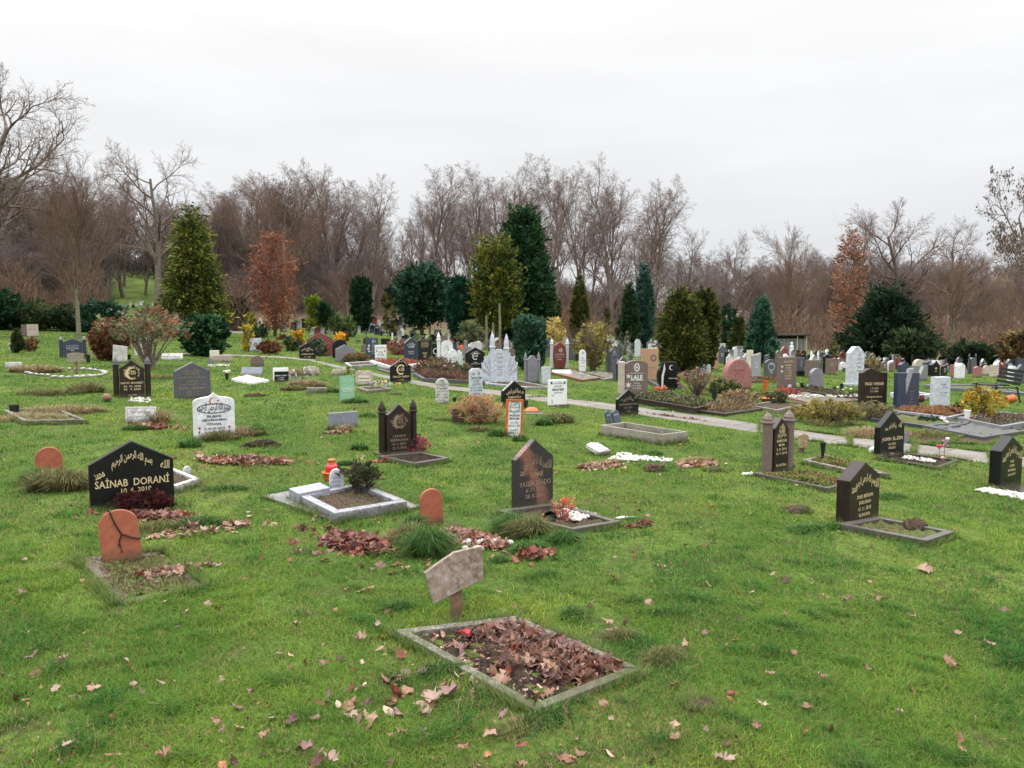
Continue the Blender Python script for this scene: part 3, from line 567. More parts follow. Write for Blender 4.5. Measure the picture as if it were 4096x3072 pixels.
headstone((702, 840, 1594, 1448), 'gable', DGR, 'grey granite gabled headstone with light edge and rows of faint brown lettering', T=0.09, sk=dict(r=0.24), tmat=TAN, bev=0.018,
    text=[(BIS, 0.07, 0.74, dict(w=0.5, fit=1)), (RUH, 0.06, 0.66, dict(w=0.36, fit=1)), (BIS, 0.07, 0.57, dict(w=0.74, fit=1)), (MUH, 0.07, 0.47, dict(w=0.3, fit=1)), (BIS, 0.06, 0.38, dict(w=0.7, fit=1)), ('İMAN  OMEIRAT', 0.07, 0.26, dict(w=0.75, fit=1)), ('2009. 5. 25', 0.05, 0.17, dict(w=0.6)), ('2009. 6. 10', 0.05, 0.09, dict(w=0.6))], yaw=R(30))
headstone((1313, 1432, 1712, 1648), 'rect', DGR and stone('blue_grey_slate', (0.16, 0.17, 0.21), (0.26, 0.27, 0.32), 0.6, 60, bmp=0.1), 'bare blue-grey slate slab without any name, dead stalks against it', T=0.05, name='slate_slab', yaw=R(44), lean=R(1))
headstone((1560, 1644, 1530, 1437), 'gable', BLK, 'black gabled headstone with a big gold crescent emblem, standing just before the path', T=0.07, sk=dict(r=0.3),
    text=[(BIS, 0.06, 0.6, dict(bend=0.3))] + [('*crescent', 0.22, 0.56, dict(ox=0.0, k=0.72)), (ALLAH, 0.15, 0.5, dict(w=0.3, fit=1)), ('TİMUÇİN TEMİZAY', 0.075, 0.22, dict(w=0.84, fit=1)), ('2. 6. 2009', 0.05, 0.1, dict(w=0.4))])
# ---- terracotta markers
TRUE_ARCH = dict(r=0.27)
headstone((421, 564, 2245, 2036), 'arch', TER, 'leaning round-topped terracotta marker hung with dark prayer beads, stone-edged bed in front', T=0.03, sk=dict(r=0.28), name='terracotta_marker', cat='grave marker', yaw=R(24), lean=R(-5), tip=R(-4))
BEADROOT = bpy.data.objects['terracotta_marker']
headstone((1682, 1775, 2098, 1952), 'arch', TER, 'upright plain round-topped terracotta marker rising from red leaves beside the dark grass tussock', T=0.035, sk=dict(r=0.3), name='terracotta_marker', cat='grave marker', yaw=R(22), lean=R(-2))
headstone((150, 246, 1900, 1787), 'arch', TER, 'short rounded terracotta marker half sunk behind rough grass, beyond the big black gabled stone', T=0.035, sk=dict(r=0.42), name='terracotta_marker', cat='grave marker', yaw=R(28))
# ---- left field
headstone((243, 343, 1432, 1345), 'ogee', BLU, 'dark blue-grey headstone flanked by two square pillars, behind the little wooden board', T=0.08, sk=dict(r=0.18, p=1.1), pil=dict(f=0.17, sh=0.9, mat=BLU, spike=0.18, cap=GRY), tmat=SILV, text=lines(BIS, BIS, 'RUHUNA FATIHA', 'ESRA', z=0.62, h=0.05, w=0.66), yaw=R(24))
headstone((453, 506, 1450, 1385), 'slant', WHW, 'plain slanting white slab just behind the left pale-capped pillar', T=0.06, sk=dict(a=1.08), name='tablet', yaw=R(20), lean=R(3))
headstone((542, 606, 1426, 1350), 'five', WHW, 'white headstone with black block letters seen through the bare shrub', T=0.06, tmat=INK, text=lines('KEMAL', 'KACMAZ', '1. 10. 2008', 'RUHUNA', z=0.64, h=0.1, w=0.8, gap=1.5), yaw=R(24))
headstone((650, 728, 1440, 1411), 'rect', WHW, 'low white tablet with black letters leaning back to the right of the bare shrub', T=0.06, tmat=INK, name='tablet', text=[('MURTEZA KURT', 0.22, 0.35, dict(w=0.85, fit=1))], yaw=R(20), tip=R(-30))
headstone((26, 84, 1472, 1449), 'rect', WHW, 'small low white block alone in the grass before the little cone bush', T=0.08, name='tablet', yaw=R(20))
headstone((88, 113, 1346, 1298), 'rect', BRN, 'narrow purple-brown slab touching the flat-topped beige stone', T=0.12, yaw=R(20))
headstone((112, 152, 1348, 1297), 'rect', BEI, 'flat-topped beige mottled stone beside the narrow purple-brown slab', T=0.14, tmat=FADE, text=lines('x', 'RUHUNA', z=0.7, h=0.08), yaw=R(20))
headstone((39, 57, 1407, 1366), 'arch', WHW, 'small pale round-topped stone tucked behind the little cone bush', T=0.05, yaw=R(15))
headstone((1000, 1046, 1406, 1352), 'rect', SHL, 'pale carved stone standing beyond the road next to the thin yellow tree', T=0.10, tmat=FADE, text=[('*ring', 0.16, 0.5, dict(w=0.05)), ('*bar', 0.1, 0.05, dict(w=0.6))], yaw=R(24))
headstone((830, 853, 1460, 1432), 'arch', GRY, 'tiny grey round-topped stone in front of the pinkish trough', T=0.05, yaw=R(10))
headstone((1003, 1056, 1465, 1423), 'arch', BRN, 'brown mottled round-topped stone beside the near end of the path', T=0.06, tmat=TAN, text=lines('RUHUNA', 'x', z=0.6, h=0.1), yaw=R(16))
headstone((1094, 1153, 1526, 1471), 'rect', WHP, 'white slab faced with a black plaque near the white pebble bed', T=0.08, name='plaque_stone', yaw=R(20))
r_ = bpy.data.objects['plaque_stone']; W_, H_ = place(1094, 1153, 1526, 1471, R(20), 0.08)[3:5]
b = MB(); b.box(-W_ * .43, W_ * .5, -0.055, -0.041, 0.0, H_ * 0.74); b.build('plaque', BLK, r_)
inscription(r_, [('JASMIN DEMIR', 0.03, H_ * .40, dict(w=W_ * .8)), ('11.10.2009', 0.025, H_ * .25, dict(w=W_ * .6)), ('11.2.2009', 0.025, H_ * .12, dict(w=W_ * .6))], SILV, -0.057)
headstone((1227, 1276, 1501, 1466), 'arch', BEI, 'low beige arched stone just before the path, left of the twin of its height', T=0.07, sk=dict(r=0.3), tmat=FADE, text=lines('YILMAZ AVCI', 'RUHUNA FATIHA', z=0.5, h=0.1), yaw=R(20))
headstone((1328, 1386, 1500, 1476), 'cham', BEI, 'low wide stone with clipped corners beside the path, left of the small dark box', T=0.07, sk=dict(c=0.15), tmat=FADE, text=lines('AVCI', z=0.3, h=0.2), yaw=R(20))
headstone((1423, 1491, 1542, 1483), 'm', BEI, 'cream plaque stone with a notched double top and a flower bed before it', T=0.09, name='plaque_stone', yaw=R(14), tmat=CRM, text=[('*bar', 0.58, 0.12, dict(w=0.66))], texts=[(FADE, [('*bar', 0.07, 0.45, dict(w=0.6)), ('*bar', 0.07, 0.22, dict(w=0.6))])])
headstone((1385, 1401, 1486, 1465), 'rect', BLU, 'small dark blue upright box near the notched plaque stone', T=0.06, yaw=R(20))
headstone((1228, 1306, 1572, 1550), 'rect', CON, 'low concrete block end sticking out of dry grass', T=0.12, name='concrete_block', cat='block', yaw=R(12))
headstone((1198, 1262, 1437, 1370), 'gable', BLK, 'black gabled headstone with silver-gold script partly before the big dark red one', T=0.07, sk=dict(r=0.28), text=[(BIS, 0.12, 0.62, dict(w=0.7, fit=1, roof=0.3)), (ALLAH, 0.1, 0.47, dict(w=0.3)), ('HUSEIN OZCAN', 0.08, 0.27, dict(w=0.75)), ('21. 7. 2005', 0.06, 0.12, dict(w=0.5))], yaw=R(24))
headstone((1227, 1337, 1424, 1331), 'ogee', RED, 'wide dark red headstone with a swelling pointed top beyond the path', T=0.12, sk=dict(r=0.35, p=0.75), text=[('*ring', 0.05, 0.75, dict(w=0.02)), (BIS, 0.1, 0.45, dict(w=0.5, rot=20, x=0.1)), ('*bar', 0.05, 0.1, dict(w=0.5))], tmat=TAN, yaw=R(18))
headstone((1330, 1391, 1433, 1358), 'arch', BLK, 'plain black round-topped headstone behind the pale gabled marble one', T=0.10, yaw=R(20))
headstone((1343, 1418, 1448, 1378), 'gable', GRY, 'pale veined grey gabled headstone beside a clipped brown hedge', T=0.08, sk=dict(r=0.25), yaw=R(22))
headstone((1463, 1513, 1437, 1352), 'rect', BLU, 'tall blue headstone with white crescent and white roses behind the white lettered one', T=0.08, tmat=SILV, text=[('*crescent', 0.08, 0.84, dict(x=0.15)), ('*star', 0.04, 0.84, dict(x=0.26)), ('*star', 0.08, 0.64, dict(x=-0.25)), ('*star', 0.08, 0.5, dict(x=-0.3)), ('*star', 0.07, 0.38, dict(x=-0.24))] + [(s_, 0.035, 0.66 - 0.08 * i, dict(w=0.5, x=0.12)) for i, s_ in enumerate(('AYSE', 'KAYA', '1. 5. 1962', '2. 9. 2010', 'RUHUNA', 'FATIHA'))], yaw=R(20))
headstone((1500, 1546, 1440, 1380), 'rect', WHP, 'square white headstone with black letters between two red roses', T=0.06, tmat=INK, text=[(BIS, 0.12, 0.78, dict(w=0.8, fit=1)), ('UFUK', 0.12, 0.48, dict(w=0.36)), ('ALİ ÖZEN', 0.13, 0.29, dict(w=0.6, fit=1)), ('RUHUNA FATİHA', 0.08, 0.1, dict(w=0.75))], texts=[(REDP, [('*star', 0.09, 0.6, dict(x=-0.34, n=7)), ('*star', 0.09, 0.6, dict(x=0.34, n=7))])], yaw=R(16))
# ---- centre field
headstone((1615, 1672, 1440, 1350), 'gable', BLU, 'dark blue-black gabled headstone left of the square one with a gold text block', T=0.08, sk=dict(r=0.25), text=[(ALLAH, 0.12, 0.55, dict(w=0.4, fit=1)), (BIS, 0.08, 0.72, dict(w=0.6, fit=1, roof=0.3))] + lines('RUHUNA', 'FATIHA', z=0.35, h=0.05), tmat=SILV)
headstone((1670, 1727, 1452, 1362), 'rect', BLK, 'square-topped black headstone with a block of gold text, on a stepped pedestal', T=0.12, text=[(BIS, 0.05, 0.9 - 0.065 * i, dict(w=0.6 - 0.05 * abs(i - 1), fit=1)) for i in range(4)] + lines('AHMET', '1930', '2009', z=0.42, h=0.05, w=0.5), plinth=(1.25, 0.12, 0.3), yaw=R(18))
headstone((1728, 1760, 1440, 1376), 'rect', BLK, 'black headstone engraved with a white heart squeezed beside the white spired monument', T=0.08, tmat=SILV, text=[('*ring', 0.2, 0.55, dict(w=0.03)), (ALLAH, 0.1, 0.2, dict(w=0.5))], yaw=R(15))
headstone((1762, 1812, 1440, 1362), 'arch', WHT, 'white arched headstone joined to a single tall spire', T=0.08, tmat=FADE, text=lines('ELİF', 'YILDIZ', '1. 7. 1950', '2. 1. 2009', z=0.7, h=0.05, w=0.6) + [('*ring', 0.0, 0.5)][:0], yaw=R(14))
r_ = bpy.data.objects['headstone.%03d' % (len([o for o in bpy.data.objects if o.name.startswith('headstone')]) - 1)]
W_, H_ = place(1762, 1812, 1440, 1362, R(14), 0.08)[3:5]; pillar(r_, -W_ * 0.66, H_ * 1.42, W_ * 0.34, WHT, 0, spike=0.3)
headstone((1770, 1852, 1472, 1395), 'arch', WHT, 'low white fan-shaped monument with script and a swept rim behind the withered bushes', T=0.08, sk=dict(r=0.5), tmat=FADE, text=[(BIS, 0.1, 0.5 - .13 * i, dict(w=0.8, fit=1)) for i in range(3)], yaw=R(14), wings=dict(f=0.5, h=0.9))
headstone((1860, 1940, 1475, 1389), 'gable', BLK, 'black gabled headstone with a silver crescent roundel left of the large white winged monument', T=0.08, sk=dict(r=0.26), tmat=SILV, text=[('*crescent', 0.16, 0.58, dict(ox=0.0, k=0.75)), (ALLAH, 0.1, 0.55, dict(w=0.25, fit=1)), (BIS, 0.07, 0.78, dict(w=0.5, fit=1, roof=0.4))] + lines('AYHAN', 'RUHUNA FATIHA', z=0.28, h=0.04, w=0.5), yaw=R(26))
headstone((1862, 1900, 1384, 1343), 'rect', RED, 'square red granite headstone with pale text right of the dark column cypress', T=0.1, tmat=SILV, text=lines('OMER', 'KAYA', '2004', z=0.7, h=0.09, w=0.5), yaw=R(18), base=0.3)
headstone((1880, 1929, 1402, 1366), 'ottoman', WHW, 'ornate low white headstone with scrolled top behind the silver crescent one', T=0.08, yaw=R(16), base=0.3)
headstone((1850, 1885, 1440, 1388), 'rect', GRY, 'grey-green square stone half hidden behind the silver crescent headstone', T=0.08, tmat=TAN, text=[('Mehmet', 0.12, 0.7, dict(w=0.6))], yaw=R(16))
headstone((1925, 2070, 1530, 1328), 'arch', SHL, 'large pale marble monument with two tall spired pillars and ribbed fan wings', T=0.12, sk=dict(r=0.1), tmat=FADE, text=[(BIS, 0.06, 0.85 - .12 * i, dict(w=0.5 + .1 * (i % 2), fit=1)) for i in range(3)] + lines('YASIN', 'DOGAN', '1. 1. 1940', 'RUHUNA', z=0.45, h=0.045, w=0.5), wings=dict(f=0.30, h=0.56), yaw=R(6), base=0.05, bev=0.01)
r_ = [o for o in bpy.data.objects if o.get('label', '').startswith('large pale marble monument')][0]
W_, H_ = place(1925, 2070, 1530, 1328, R(6), 0.12)[3:5]
for c_ in r_.children:          # the central tablet is lower than the spires
    if c_.name.split('.')[0] in ('slab', 'inscription'): c_.scale = (1, 1, 0.66)
for sx in (-1, 1): pillar(r_, sx * W_ * 0.195, H_ * (0.97 if sx > 0 else 1.02), W_ * 0.16, SHL, -0.02, spike=0.33)
b = MB(); b.box(-W_ * 0.53, W_ * 0.53, -0.2, 0.12, -0.1, 0.035); b.build('plinth', SHL, r_, bevel=0.01)
headstone((2093, 2163, 1533, 1407), 'five', GRY, 'grey headstone with angled top set between two thin pointed grey pillars', T=0.09, pil=dict(f=0.2, sh=0.88, mat=GRY, spike=0.28), tmat=FADE, text=lines('FARUK', 'BARAKZAI', '1. 2. 2006', '', 'FATIHA', z=0.55, h=0.045, w=0.7), yaw=R(18), base=0.03)
headstone((2148, 2183, 1466, 1395), 'oval', BLK, 'black oval headstone with gold script behind the twin-pillared grey one', T=0.07, text=[(ALLAH, 0.12, 0.7, dict(w=0.6, fit=1)), (BIS, 0.1, 0.5, dict(w=0.6, fit=1)), ('2008', 0.07, 0.25, dict(w=0.4))], yaw=R(15))
headstone((2198, 2277, 1476, 1354), 'keel', RED, 'red granite headstone with star emblem framed by two tall white pillars', T=0.09, pil=dict(f=0.18, sh=0.88, mat=WHT, spike=0.2), tmat=SILV, text=[('*star', 0.06, 0.70, dict(x=0.15)), ('*crescent', 0.075, 0.70, dict(x=0.1)), ('İLHAN ÖZDEMİR', 0.05, 0.52, dict(w=0.76)), ('12. 08. 1971 - 2008', 0.035, 0.44, dict(w=0.7)), ('EL-FATİHA', 0.045, 0.34, dict(w=0.4))], yaw=R(12), base=0.04)
headstone((2315, 2344, 1490, 1399), 'nar', WHT, 'slim white obelisk headstone with a little ring engraved, alone right of the red star stone', T=0.07, tmat=INK, text=[('*ring', 0.05, 0.86, dict(w=0.012)), ('İZZET', 0.05, 0.6, dict(w=0.6)), ('KAYA', 0.05, 0.5, dict(w=0.6)), ('1.2.08', 0.04, 0.4, dict(w=0.6)), ('RUHUNA', 0.04, 0.25, dict(w=0.6))], yaw=R(14))
headstone((2164, 2204, 1538, 1467), 'taper', SHL, 'plain pale trapezoid stone at the end of the long pale kerb', T=0.08, sk=dict(b=0.9), yaw=R(12), base=0.03, plinth=(1.2, 0.03, 0.16))
headstone((1960, 2000, 1420, 1365), 'gable', BRN, 'brown gabled headstone glimpsed between the two spires of the white monument', T=0.08, yaw=R(15))
headstone((2035, 2078, 1440, 1380), 'gable', BRN, 'brownish gabled headstone to the right of the spired white monument', T=0.08, yaw=R(15))
headstone((1985, 2018, 1400, 1365), 'gable', DGR, 'dark gabled headstone peeping over the arch of the spired white monument', T=0.08, yaw=R(15))
# ---- right of centre
headstone((2422, 2492, 1490, 1375), 'arch', DGR, 'dark grey arched headstone with two spiked corner posts, farther of the two spiked pairs', T=0.1, pil=dict(f=0.18, sh=0.80, mat=DGR, spike=0.18), tmat=SILV, text=[(ALLAH, 0.1, 0.5, dict(w=0.5, fit=1))] + lines('ALI', '1988', z=0.3, h=0.05), yaw=R(16))
headstone((2447, 2533, 1526, 1401), 'gable', DGR, 'grey gabled headstone with two spiked posts right behind the name stone with rough column', T=0.1, pil=dict(f=0.2, sh=0.80, mat=DGR, spike=0.2), yaw=R(20))
headstone((2495, 2590, 1580, 1441), 'arch', BRN, 'brown granite headstone with big framed four-letter name and a round portrait', T=0.14, sk=dict(r=0.14), tmat=SILV, text=[('LALE', 0.13, 0.45, dict(w=0.52, fit=1, b=0.05)), ('*bar', 0.012, 0.63, dict(w=0.62)), ('*bar', 0.012, 0.42, dict(w=0.62)), ('*ring', 0.12, 0.80, dict(w=0.03, ax=0.72)), ('*star', 0.05, 0.80, {}), ('AYLA', 0.05, 0.32, dict(w=0.3)), ('11. 9. 1974', 0.045, 0.25, dict(w=0.4)), ('2. 8. 2005', 0.045, 0.18, dict(w=0.4)), ('*star', 0.1, 0.3, dict(x=-0.38, n=6)), ('*star', 0.08, 0.55, dict(x=-0.38, n=6))], yaw=R(10))
r_ = [o for o in bpy.data.objects if 'big framed four-letter' in o.get('label', '')][0]; W_, H_ = place(2495, 2590, 1580, 1441, R(10), 0.14)[3:5]
b = MB(); b.lathe([(0.085, -0.1), (0.09, H_ * .3), (0.083, H_ * .6), (0.086, H_ * .95), (0.07, H_ * .97)], sq=9, M=Matrix.Translation((-W_ / 2 - 0.075, 0, 0))); b.build('column', BEI, r_, bevel=0.006)
headstone((2562, 2633, 1525, 1395), 'taper', SND, 'tall orange sandstone slab pierced by a round hollow near the top', T=0.14, sk=dict(b=0.88), tmat=TAN, text=lines('FRIEDHELM', 'PAUL', '1937', '2002', z=0.4, h=0.05, w=0.6), yaw=R(12))
r_ = [o for o in bpy.data.objects if 'orange sandstone' in o.get('label', '')][0]; W_, H_ = place(2562, 2633, 1525, 1395, R(12), 0.14)[3:5]
b = MB(); b.lathe([(0.10, -0.02), (0.10, 0.0), (0.07, 0.002), (0.0, -0.01)], 20, M=Matrix.Translation((W_ * 0.18, -0.072, H_ * 0.72)) @ Matrix.Rotation(R(90), 4, 'X'), cap=False); b.build('round_hollow', BRN, r_)
headstone((2625, 2722, 1560, 1447), 'vase', BLK, 'black vase-shaped headstone with crescent moon and a pale carved stem', T=0.12, tmat=SILV, text=[('*crescent', 0.09, 0.8, dict(x=0.08)), ('*poly', 1.0, 0.0, dict(pts=[(-0.30, 0.0), (-0.24, 0.0), (-0.22, 0.5), (-0.16, 0.75), (-0.2, 0.98), (-0.24, 0.75), (-0.3, 0.5)], x=0)), ('SELMA KAYA', 0.04, 0.4, dict(w=0.4, x=0.15))], yaw=R(12))
headstone((2775, 2842, 1500, 1452), 'ottoman', SHL, 'curly-topped pale blue-white headstone behind the dry brown stalks', T=0.1, tmat=FADE, text=[('*ring', 0.3, 0.5, dict(w=0.04))], yaw=R(10))
headstone((2888, 3004, 1556, 1435), 'arch', PNK, 'broad rough pink-red boulder headstone with a tall rounded top', T=0.28, sk=dict(r=0.55), tmat=RED, text=lines('MOHAMAD', 'EL-ALI', '5. 5. 1991', z=0.6, h=0.06, w=0.5), yaw=R(14), bev=0.03)
headstone((2928, 2949, 1450, 1388), 'nar', WHT, 'single white spired post sticking up behind the broad pink boulder', T=0.2, yaw=R(10), base=0.3)
headstone((2985, 3011, 1480, 1400), 'rect', CRM, 'cream slab between the pink boulder and the silver-grey slanted slab', T=0.1, tmat=FADE, text=lines('A', 'B', 'C', z=0.8, h=0.05), yaw=R(14))
headstone((3003, 3041, 1516, 1411), 'slant', LGR, 'silver-grey slab with slanted top and a yellow flower ornament', T=0.1, sk=dict(a=0.9), tmat=GOLD, text=[('*star', 0.06, 0.92, dict(x=0.1))], texts=[(SILV, lines('KARA', '1950', '2006', z=0.6, h=0.05, w=0.4))], yaw=R(14), plinth=(1.2, 0.12, 0.2, CON))
headstone((3055, 3106, 1512, 1437), 'five', DGR, 'small blue-grey headstone with arched panel before the blue-green cone tree', T=0.12, tmat=SILV, text=[(ALLAH, 0.1, 0.7, dict(w=0.4)), ('*ring', 0.2, 0.62, dict(w=0.015))] + lines('YUSUF', '2007', z=0.35, h=0.06), yaw=R(14))
headstone((3108, 3182, 1552, 1428), 'rect', BRN, 'tall reddish brown headstone with gold script and pale carved side panels', T=0.16, text=[(BIS, 0.07, 0.84, dict(w=0.6, fit=1))] + lines('MEHMET', 'AYDIN', '1. 4. 1931', '7. 2. 2007', 'RUHUNA', 'FATIHA', z=0.72, h=0.045, w=0.5, gap=1.9), texts=[(SILV, [('*star', 0.06, 0.7, dict(x=-0.4)), ('*star', 0.06, 0.55, dict(x=-0.4)), ('*bar', 0.1, 0.02, dict(w=0.2, x=0.1))])], yaw=R(16))
headstone((3235, 3291, 1556, 1473), 'arch', GRY, 'grey round-topped headstone among low dark rose bushes', T=0.14, yaw=R(18), tmat=TAN, text=lines('BIRGIT', 'MEYER', '1943', z=0.65, h=0.06))
headstone((3383, 3451, 1546, 1386), 'five', SHL, 'towering pale grey stele with faceted top, tallest stone before the dark yew', T=0.25, sk=dict(), tmat=INK, text=[(s_, 0.035, 0.78 - .1 * i, dict(w=0.4, x=0.15)) for i, s_ in enumerate(('ALI', 'HAN', 'KILIC', '1955', '2008'))], yaw=R(8), plinth=(1.15, 0.1, 0.4))
headstone((3434, 3540, 1638, 1473), 'wave', BLB, 'wide black headstone with a wave-cut top and yellowish lettering', T=0.14, text=[('PAULE  WERNER', 0.07, 0.60, dict(w=0.74, fit=1)), ('1. 7. 1929', 0.04, 0.50, dict(w=0.3)), ('3. 5. 2009', 0.04, 0.43, dict(w=0.3)), ('Unvergessen bist du', 0.045, 0.3, dict(w=0.6)), ('für uns', 0.04, 0.21, dict(w=0.3)), ('alle', 0.04, 0.12, dict(w=0.3))], yaw=R(8))
headstone((3576, 3668, 1645, 1490), 'rect', BLU, 'blue-grey two-piece headstone whose light centre piece ends in a slanted tip', T=0.13, text=[(s_, 0.03, 0.5 - .07 * i, dict(w=0.45, x=0.15)) for i, s_ in enumerate(('NURHAN', 'OGLU', '1948', '2009', 'RUHUNA', 'FATIHA'))], tmat=TAN, yaw=R(14))
r_ = [o for o in bpy.data.objects if 'two-piece headstone' in o.get('label', '')][0]; W_, H_ = place(3576, 3668, 1645, 1490, R(14), 0.13)[3:5]
b = MB(); b.prism([(-W_ * .12, H_ * .45), (W_ * .02, H_ * .75), (W_ * .2, H_ * 1.12), (-W_ * .05, H_ * 1.1), (-W_ * .16, H_ * .8)], -0.085, -0.02); b.build('slanted_tip', LGR, r_, bevel=0.006)
headstone((3722, 3793, 1636, 1507), 'rect', SHL, 'pale square-topped stele with dim grey lettering on a granite kerb', T=0.2, tmat=FADE, text=[('XENIA', 0.05, 0.75, dict(w=0.4)), ('ROGAC', 0.05, 0.66, dict(w=0.4, x=0.1)), ('1933 - 2008', 0.04, 0.5, dict(w=0.5)), ('In Liebe', 0.04, 0.42, dict(w=0.4))], yaw=R(16))
headstone((3590, 3632, 1512, 1449), 'five', BLU, 'bluish headstone with a bright faceted shoulder just beyond the two-piece one', T=0.2, yaw=R(16))
headstone((3645, 3706, 1522, 1462), 'slant', GRY, 'grey headstone with a light slanted panel right of the bluish faceted one', T=0.14, sk=dict(a=1.0), tmat=SILV, text=[('*poly', 0.5, 0.4, dict(pts=[(-.5, 0), (0, 0), (.5, 1.1), (0, 1.15)], x=0))], yaw=R(14))
headstone((3650, 3698, 1490, 1437), 'arch', BEI, 'pinkish beige arched headstone behind the light slanted panel', T=0.2, yaw=R(14))
headstone((3714, 3756, 1506, 1440), 'ogee', BLK, 'black pointed headstone with gold flower beyond the pale square stele', T=0.2, sk=dict(r=0.3), text=[('*star', 0.1, 0.5, {})] + lines('KARL', z=0.3, h=0.06), yaw=R(18))
headstone((3818, 3856, 1516, 1453), 'five', WHT, 'bright white headstone with gabled facets left of the dark carved monument', T=0.25, yaw=R(16))
headstone((3868, 3906, 1497, 1413), 'arch', DGR, 'dark carved monument with pointed finials, highest stone in the right rear rows', T=0.2, pil=dict(f=0.18, sh=0.8, mat=DGR, spike=0.15), yaw=R(10))
headstone((3892, 3925, 1510, 1465), 'five', PNK, 'rosy stone between the dark carved monument and the black bench', T=0.14, yaw=R(14))
headstone((4030, 4060, 1530, 1463), 'nar', WHT, 'white pointed stele standing behind the black bench', T=0.2, yaw=R(12))
headstone((4058, 4100, 1535, 1457), 'gable', DGR, 'grey gabled headstone at the very edge behind the white pointed stele', T=0.14, yaw=R(12))
headstone((3800, 3822, 1510, 1458), 'rect', PNK, 'narrow rosy slab touching the bright white faceted headstone', T=0.14, yaw=R(14))
headstone((3992, 4022, 1508, 1440), 'cham', RED, 'red stone with two little cones on its shoulders behind the bench', T=0.14, pil=dict(f=0.3, sh=0.75, mat=RED, spike=0.25), yaw=R(8))
headstone((3958, 3985, 1510, 1460), 'rect', BEI, 'greenish beige slab left of the red stone with cones', T=0.14, yaw=R(10))
headstone((3576, 3606, 1478, 1425), 'rect', RED, 'red brick-coloured stone with two small pinnacles beneath the far yew', T=0.14, pil=dict(f=0.3, sh=0.8, mat=RED, spike=0.2), yaw=R(8))
headstone((3549, 3571, 1486, 1441), 'slant', WHT, 'white slant-topped slab left of the brick-coloured stone', T=0.14, yaw=R(14))
headstone((3509, 3534, 1476, 1433), 'gable', BLK, 'black stone with pointed left shoulder under the edge of the far yew', T=0.14, yaw=R(16))
headstone((3358, 3387, 1484, 1448), 'five', WHT, 'white faceted stone just left of the towering pale stele', T=0.12, yaw=R(14))
headstone((3302, 3342, 1500, 1435), 'rect', BRN, 'brown square stone left of the white faceted one, gold words on it', T=0.14, text=lines('OZ', 'KAN', z=0.7, h=0.07, w=0.4), yaw=R(14))
headstone((3290, 3318, 1494, 1418), 'arch', BLK, 'black stone topped by a brown bird-like finial', T=0.12, yaw=R(14))
headstone((3220, 3275, 1510, 1440), 'rect', BRN, 'wide brown stone right behind the grey round-topped one', T=0.16, yaw=R(12))
headstone((3238, 3276, 1480, 1402), 'arch', BRN, 'pair of slender white spires with a dark stone between', T=0.1, pil=dict(f=0.24, sh=0.7, mat=WHT, spike=0.25), yaw=R(8))
headstone((3183, 3216, 1505, 1430), 'rect', DGR, 'dark striped headstone right of the statue, above a low black box', T=0.14, tmat=SILV, text=lines('A', 'B', 'C', z=0.75, h=0.07), yaw=R(12), plinth=(1.1, 0.2, 0.25, BLK))
headstone((3187, 3206, 1440, 1403), 'arch', BLK, 'small black arched stone with a silver ring beneath the shed posts', T=0.12, yaw=R(8), base=0.3)
headstone((2860, 2912, 1455, 1380), 'ogee', DGR, 'dark grey pointed headstone just right of the double olive thuja', T=0.14, sk=dict(r=0.3, p=1.3), tmat=SILV, text=lines('HAN', '1999', z=0.5, h=0.06), yaw=R(12), base=0.3)
headstone((2896, 2915, 1465, 1408), 'rect', BLK, 'slim black slab in front of the dark grey pointed headstone', T=0.1, yaw=R(12))
headstone((2903, 2930, 1452, 1405), 'gable', GRY, 'light grey gabled stone left of the white spired post', T=0.14, yaw=R(12), base=0.3)
headstone((2848, 2873, 1480, 1405), 'rect', SND, 'rust-brown slab edge standing at the foot of the double olive thuja', T=0.12, yaw=R(30))
headstone((2960, 2984, 1445, 1398), 'five', LGR, 'light faceted stone immediately left of the cream slab', T=0.14, yaw=R(12), base=0.3)
headstone((3100, 3130, 1470, 1402), 'arch', BRN, 'brown arched stone between the blue-green cone tree and the shed', T=0.14, yaw=R(14))
headstone((3118, 3150, 1450, 1385), 'gable', RED, 'dark red stone partly hidden in front of the slatted shed wall', T=0.14, yaw=R(14), base=0.3)
headstone((2538, 2562, 1430, 1357), 'nar', SHL, 'pale green-white narrow stele below the tall blue-green spire tree', T=0.12, yaw=R(10), base=0.3)
headstone((2556, 2570, 1430, 1377), 'rect', DGR, 'small dark slab touching the pale narrow stele', T=0.12, yaw=R(10), base=0.3)
headstone((2592, 2628, 1430, 1372), 'arch', WHW, 'white arched frame stone with a dark red heart above the sandstone slab', T=0.12, yaw=R(10), base=0.3, tmat=BRN, text=[('*star', 0.2, 0.4, {})])
headstone((2470, 2490, 1420, 1372), 'arch', DGR, 'far dark stone topped by a white lantern-like cap', T=0.12, yaw=R(10), base=0.3)
headstone((2185, 2210, 1430, 1350), 'arch', DGR, 'dark grey arched stone half behind the left white pillar of the red star stone', T=0.12, yaw=R(10))
headstone((2262, 2300, 1440, 1355), 'cham', DGR, 'dark grey shouldered stone half behind the right white pillar of the red star stone', T=0.12, yaw=R(10))
headstone((2225, 2270, 1400, 1340), 'ottoman', BEI, 'beige ornamental stone rising over the red star stone beneath the pale yellow bush', T=0.14, yaw=R(10), base=0.3)
headstone((2300, 2330, 1445, 1378), 'gable', BLB, 'shadowy dark stone left of the slim white obelisk', T=0.12, yaw=R(10))
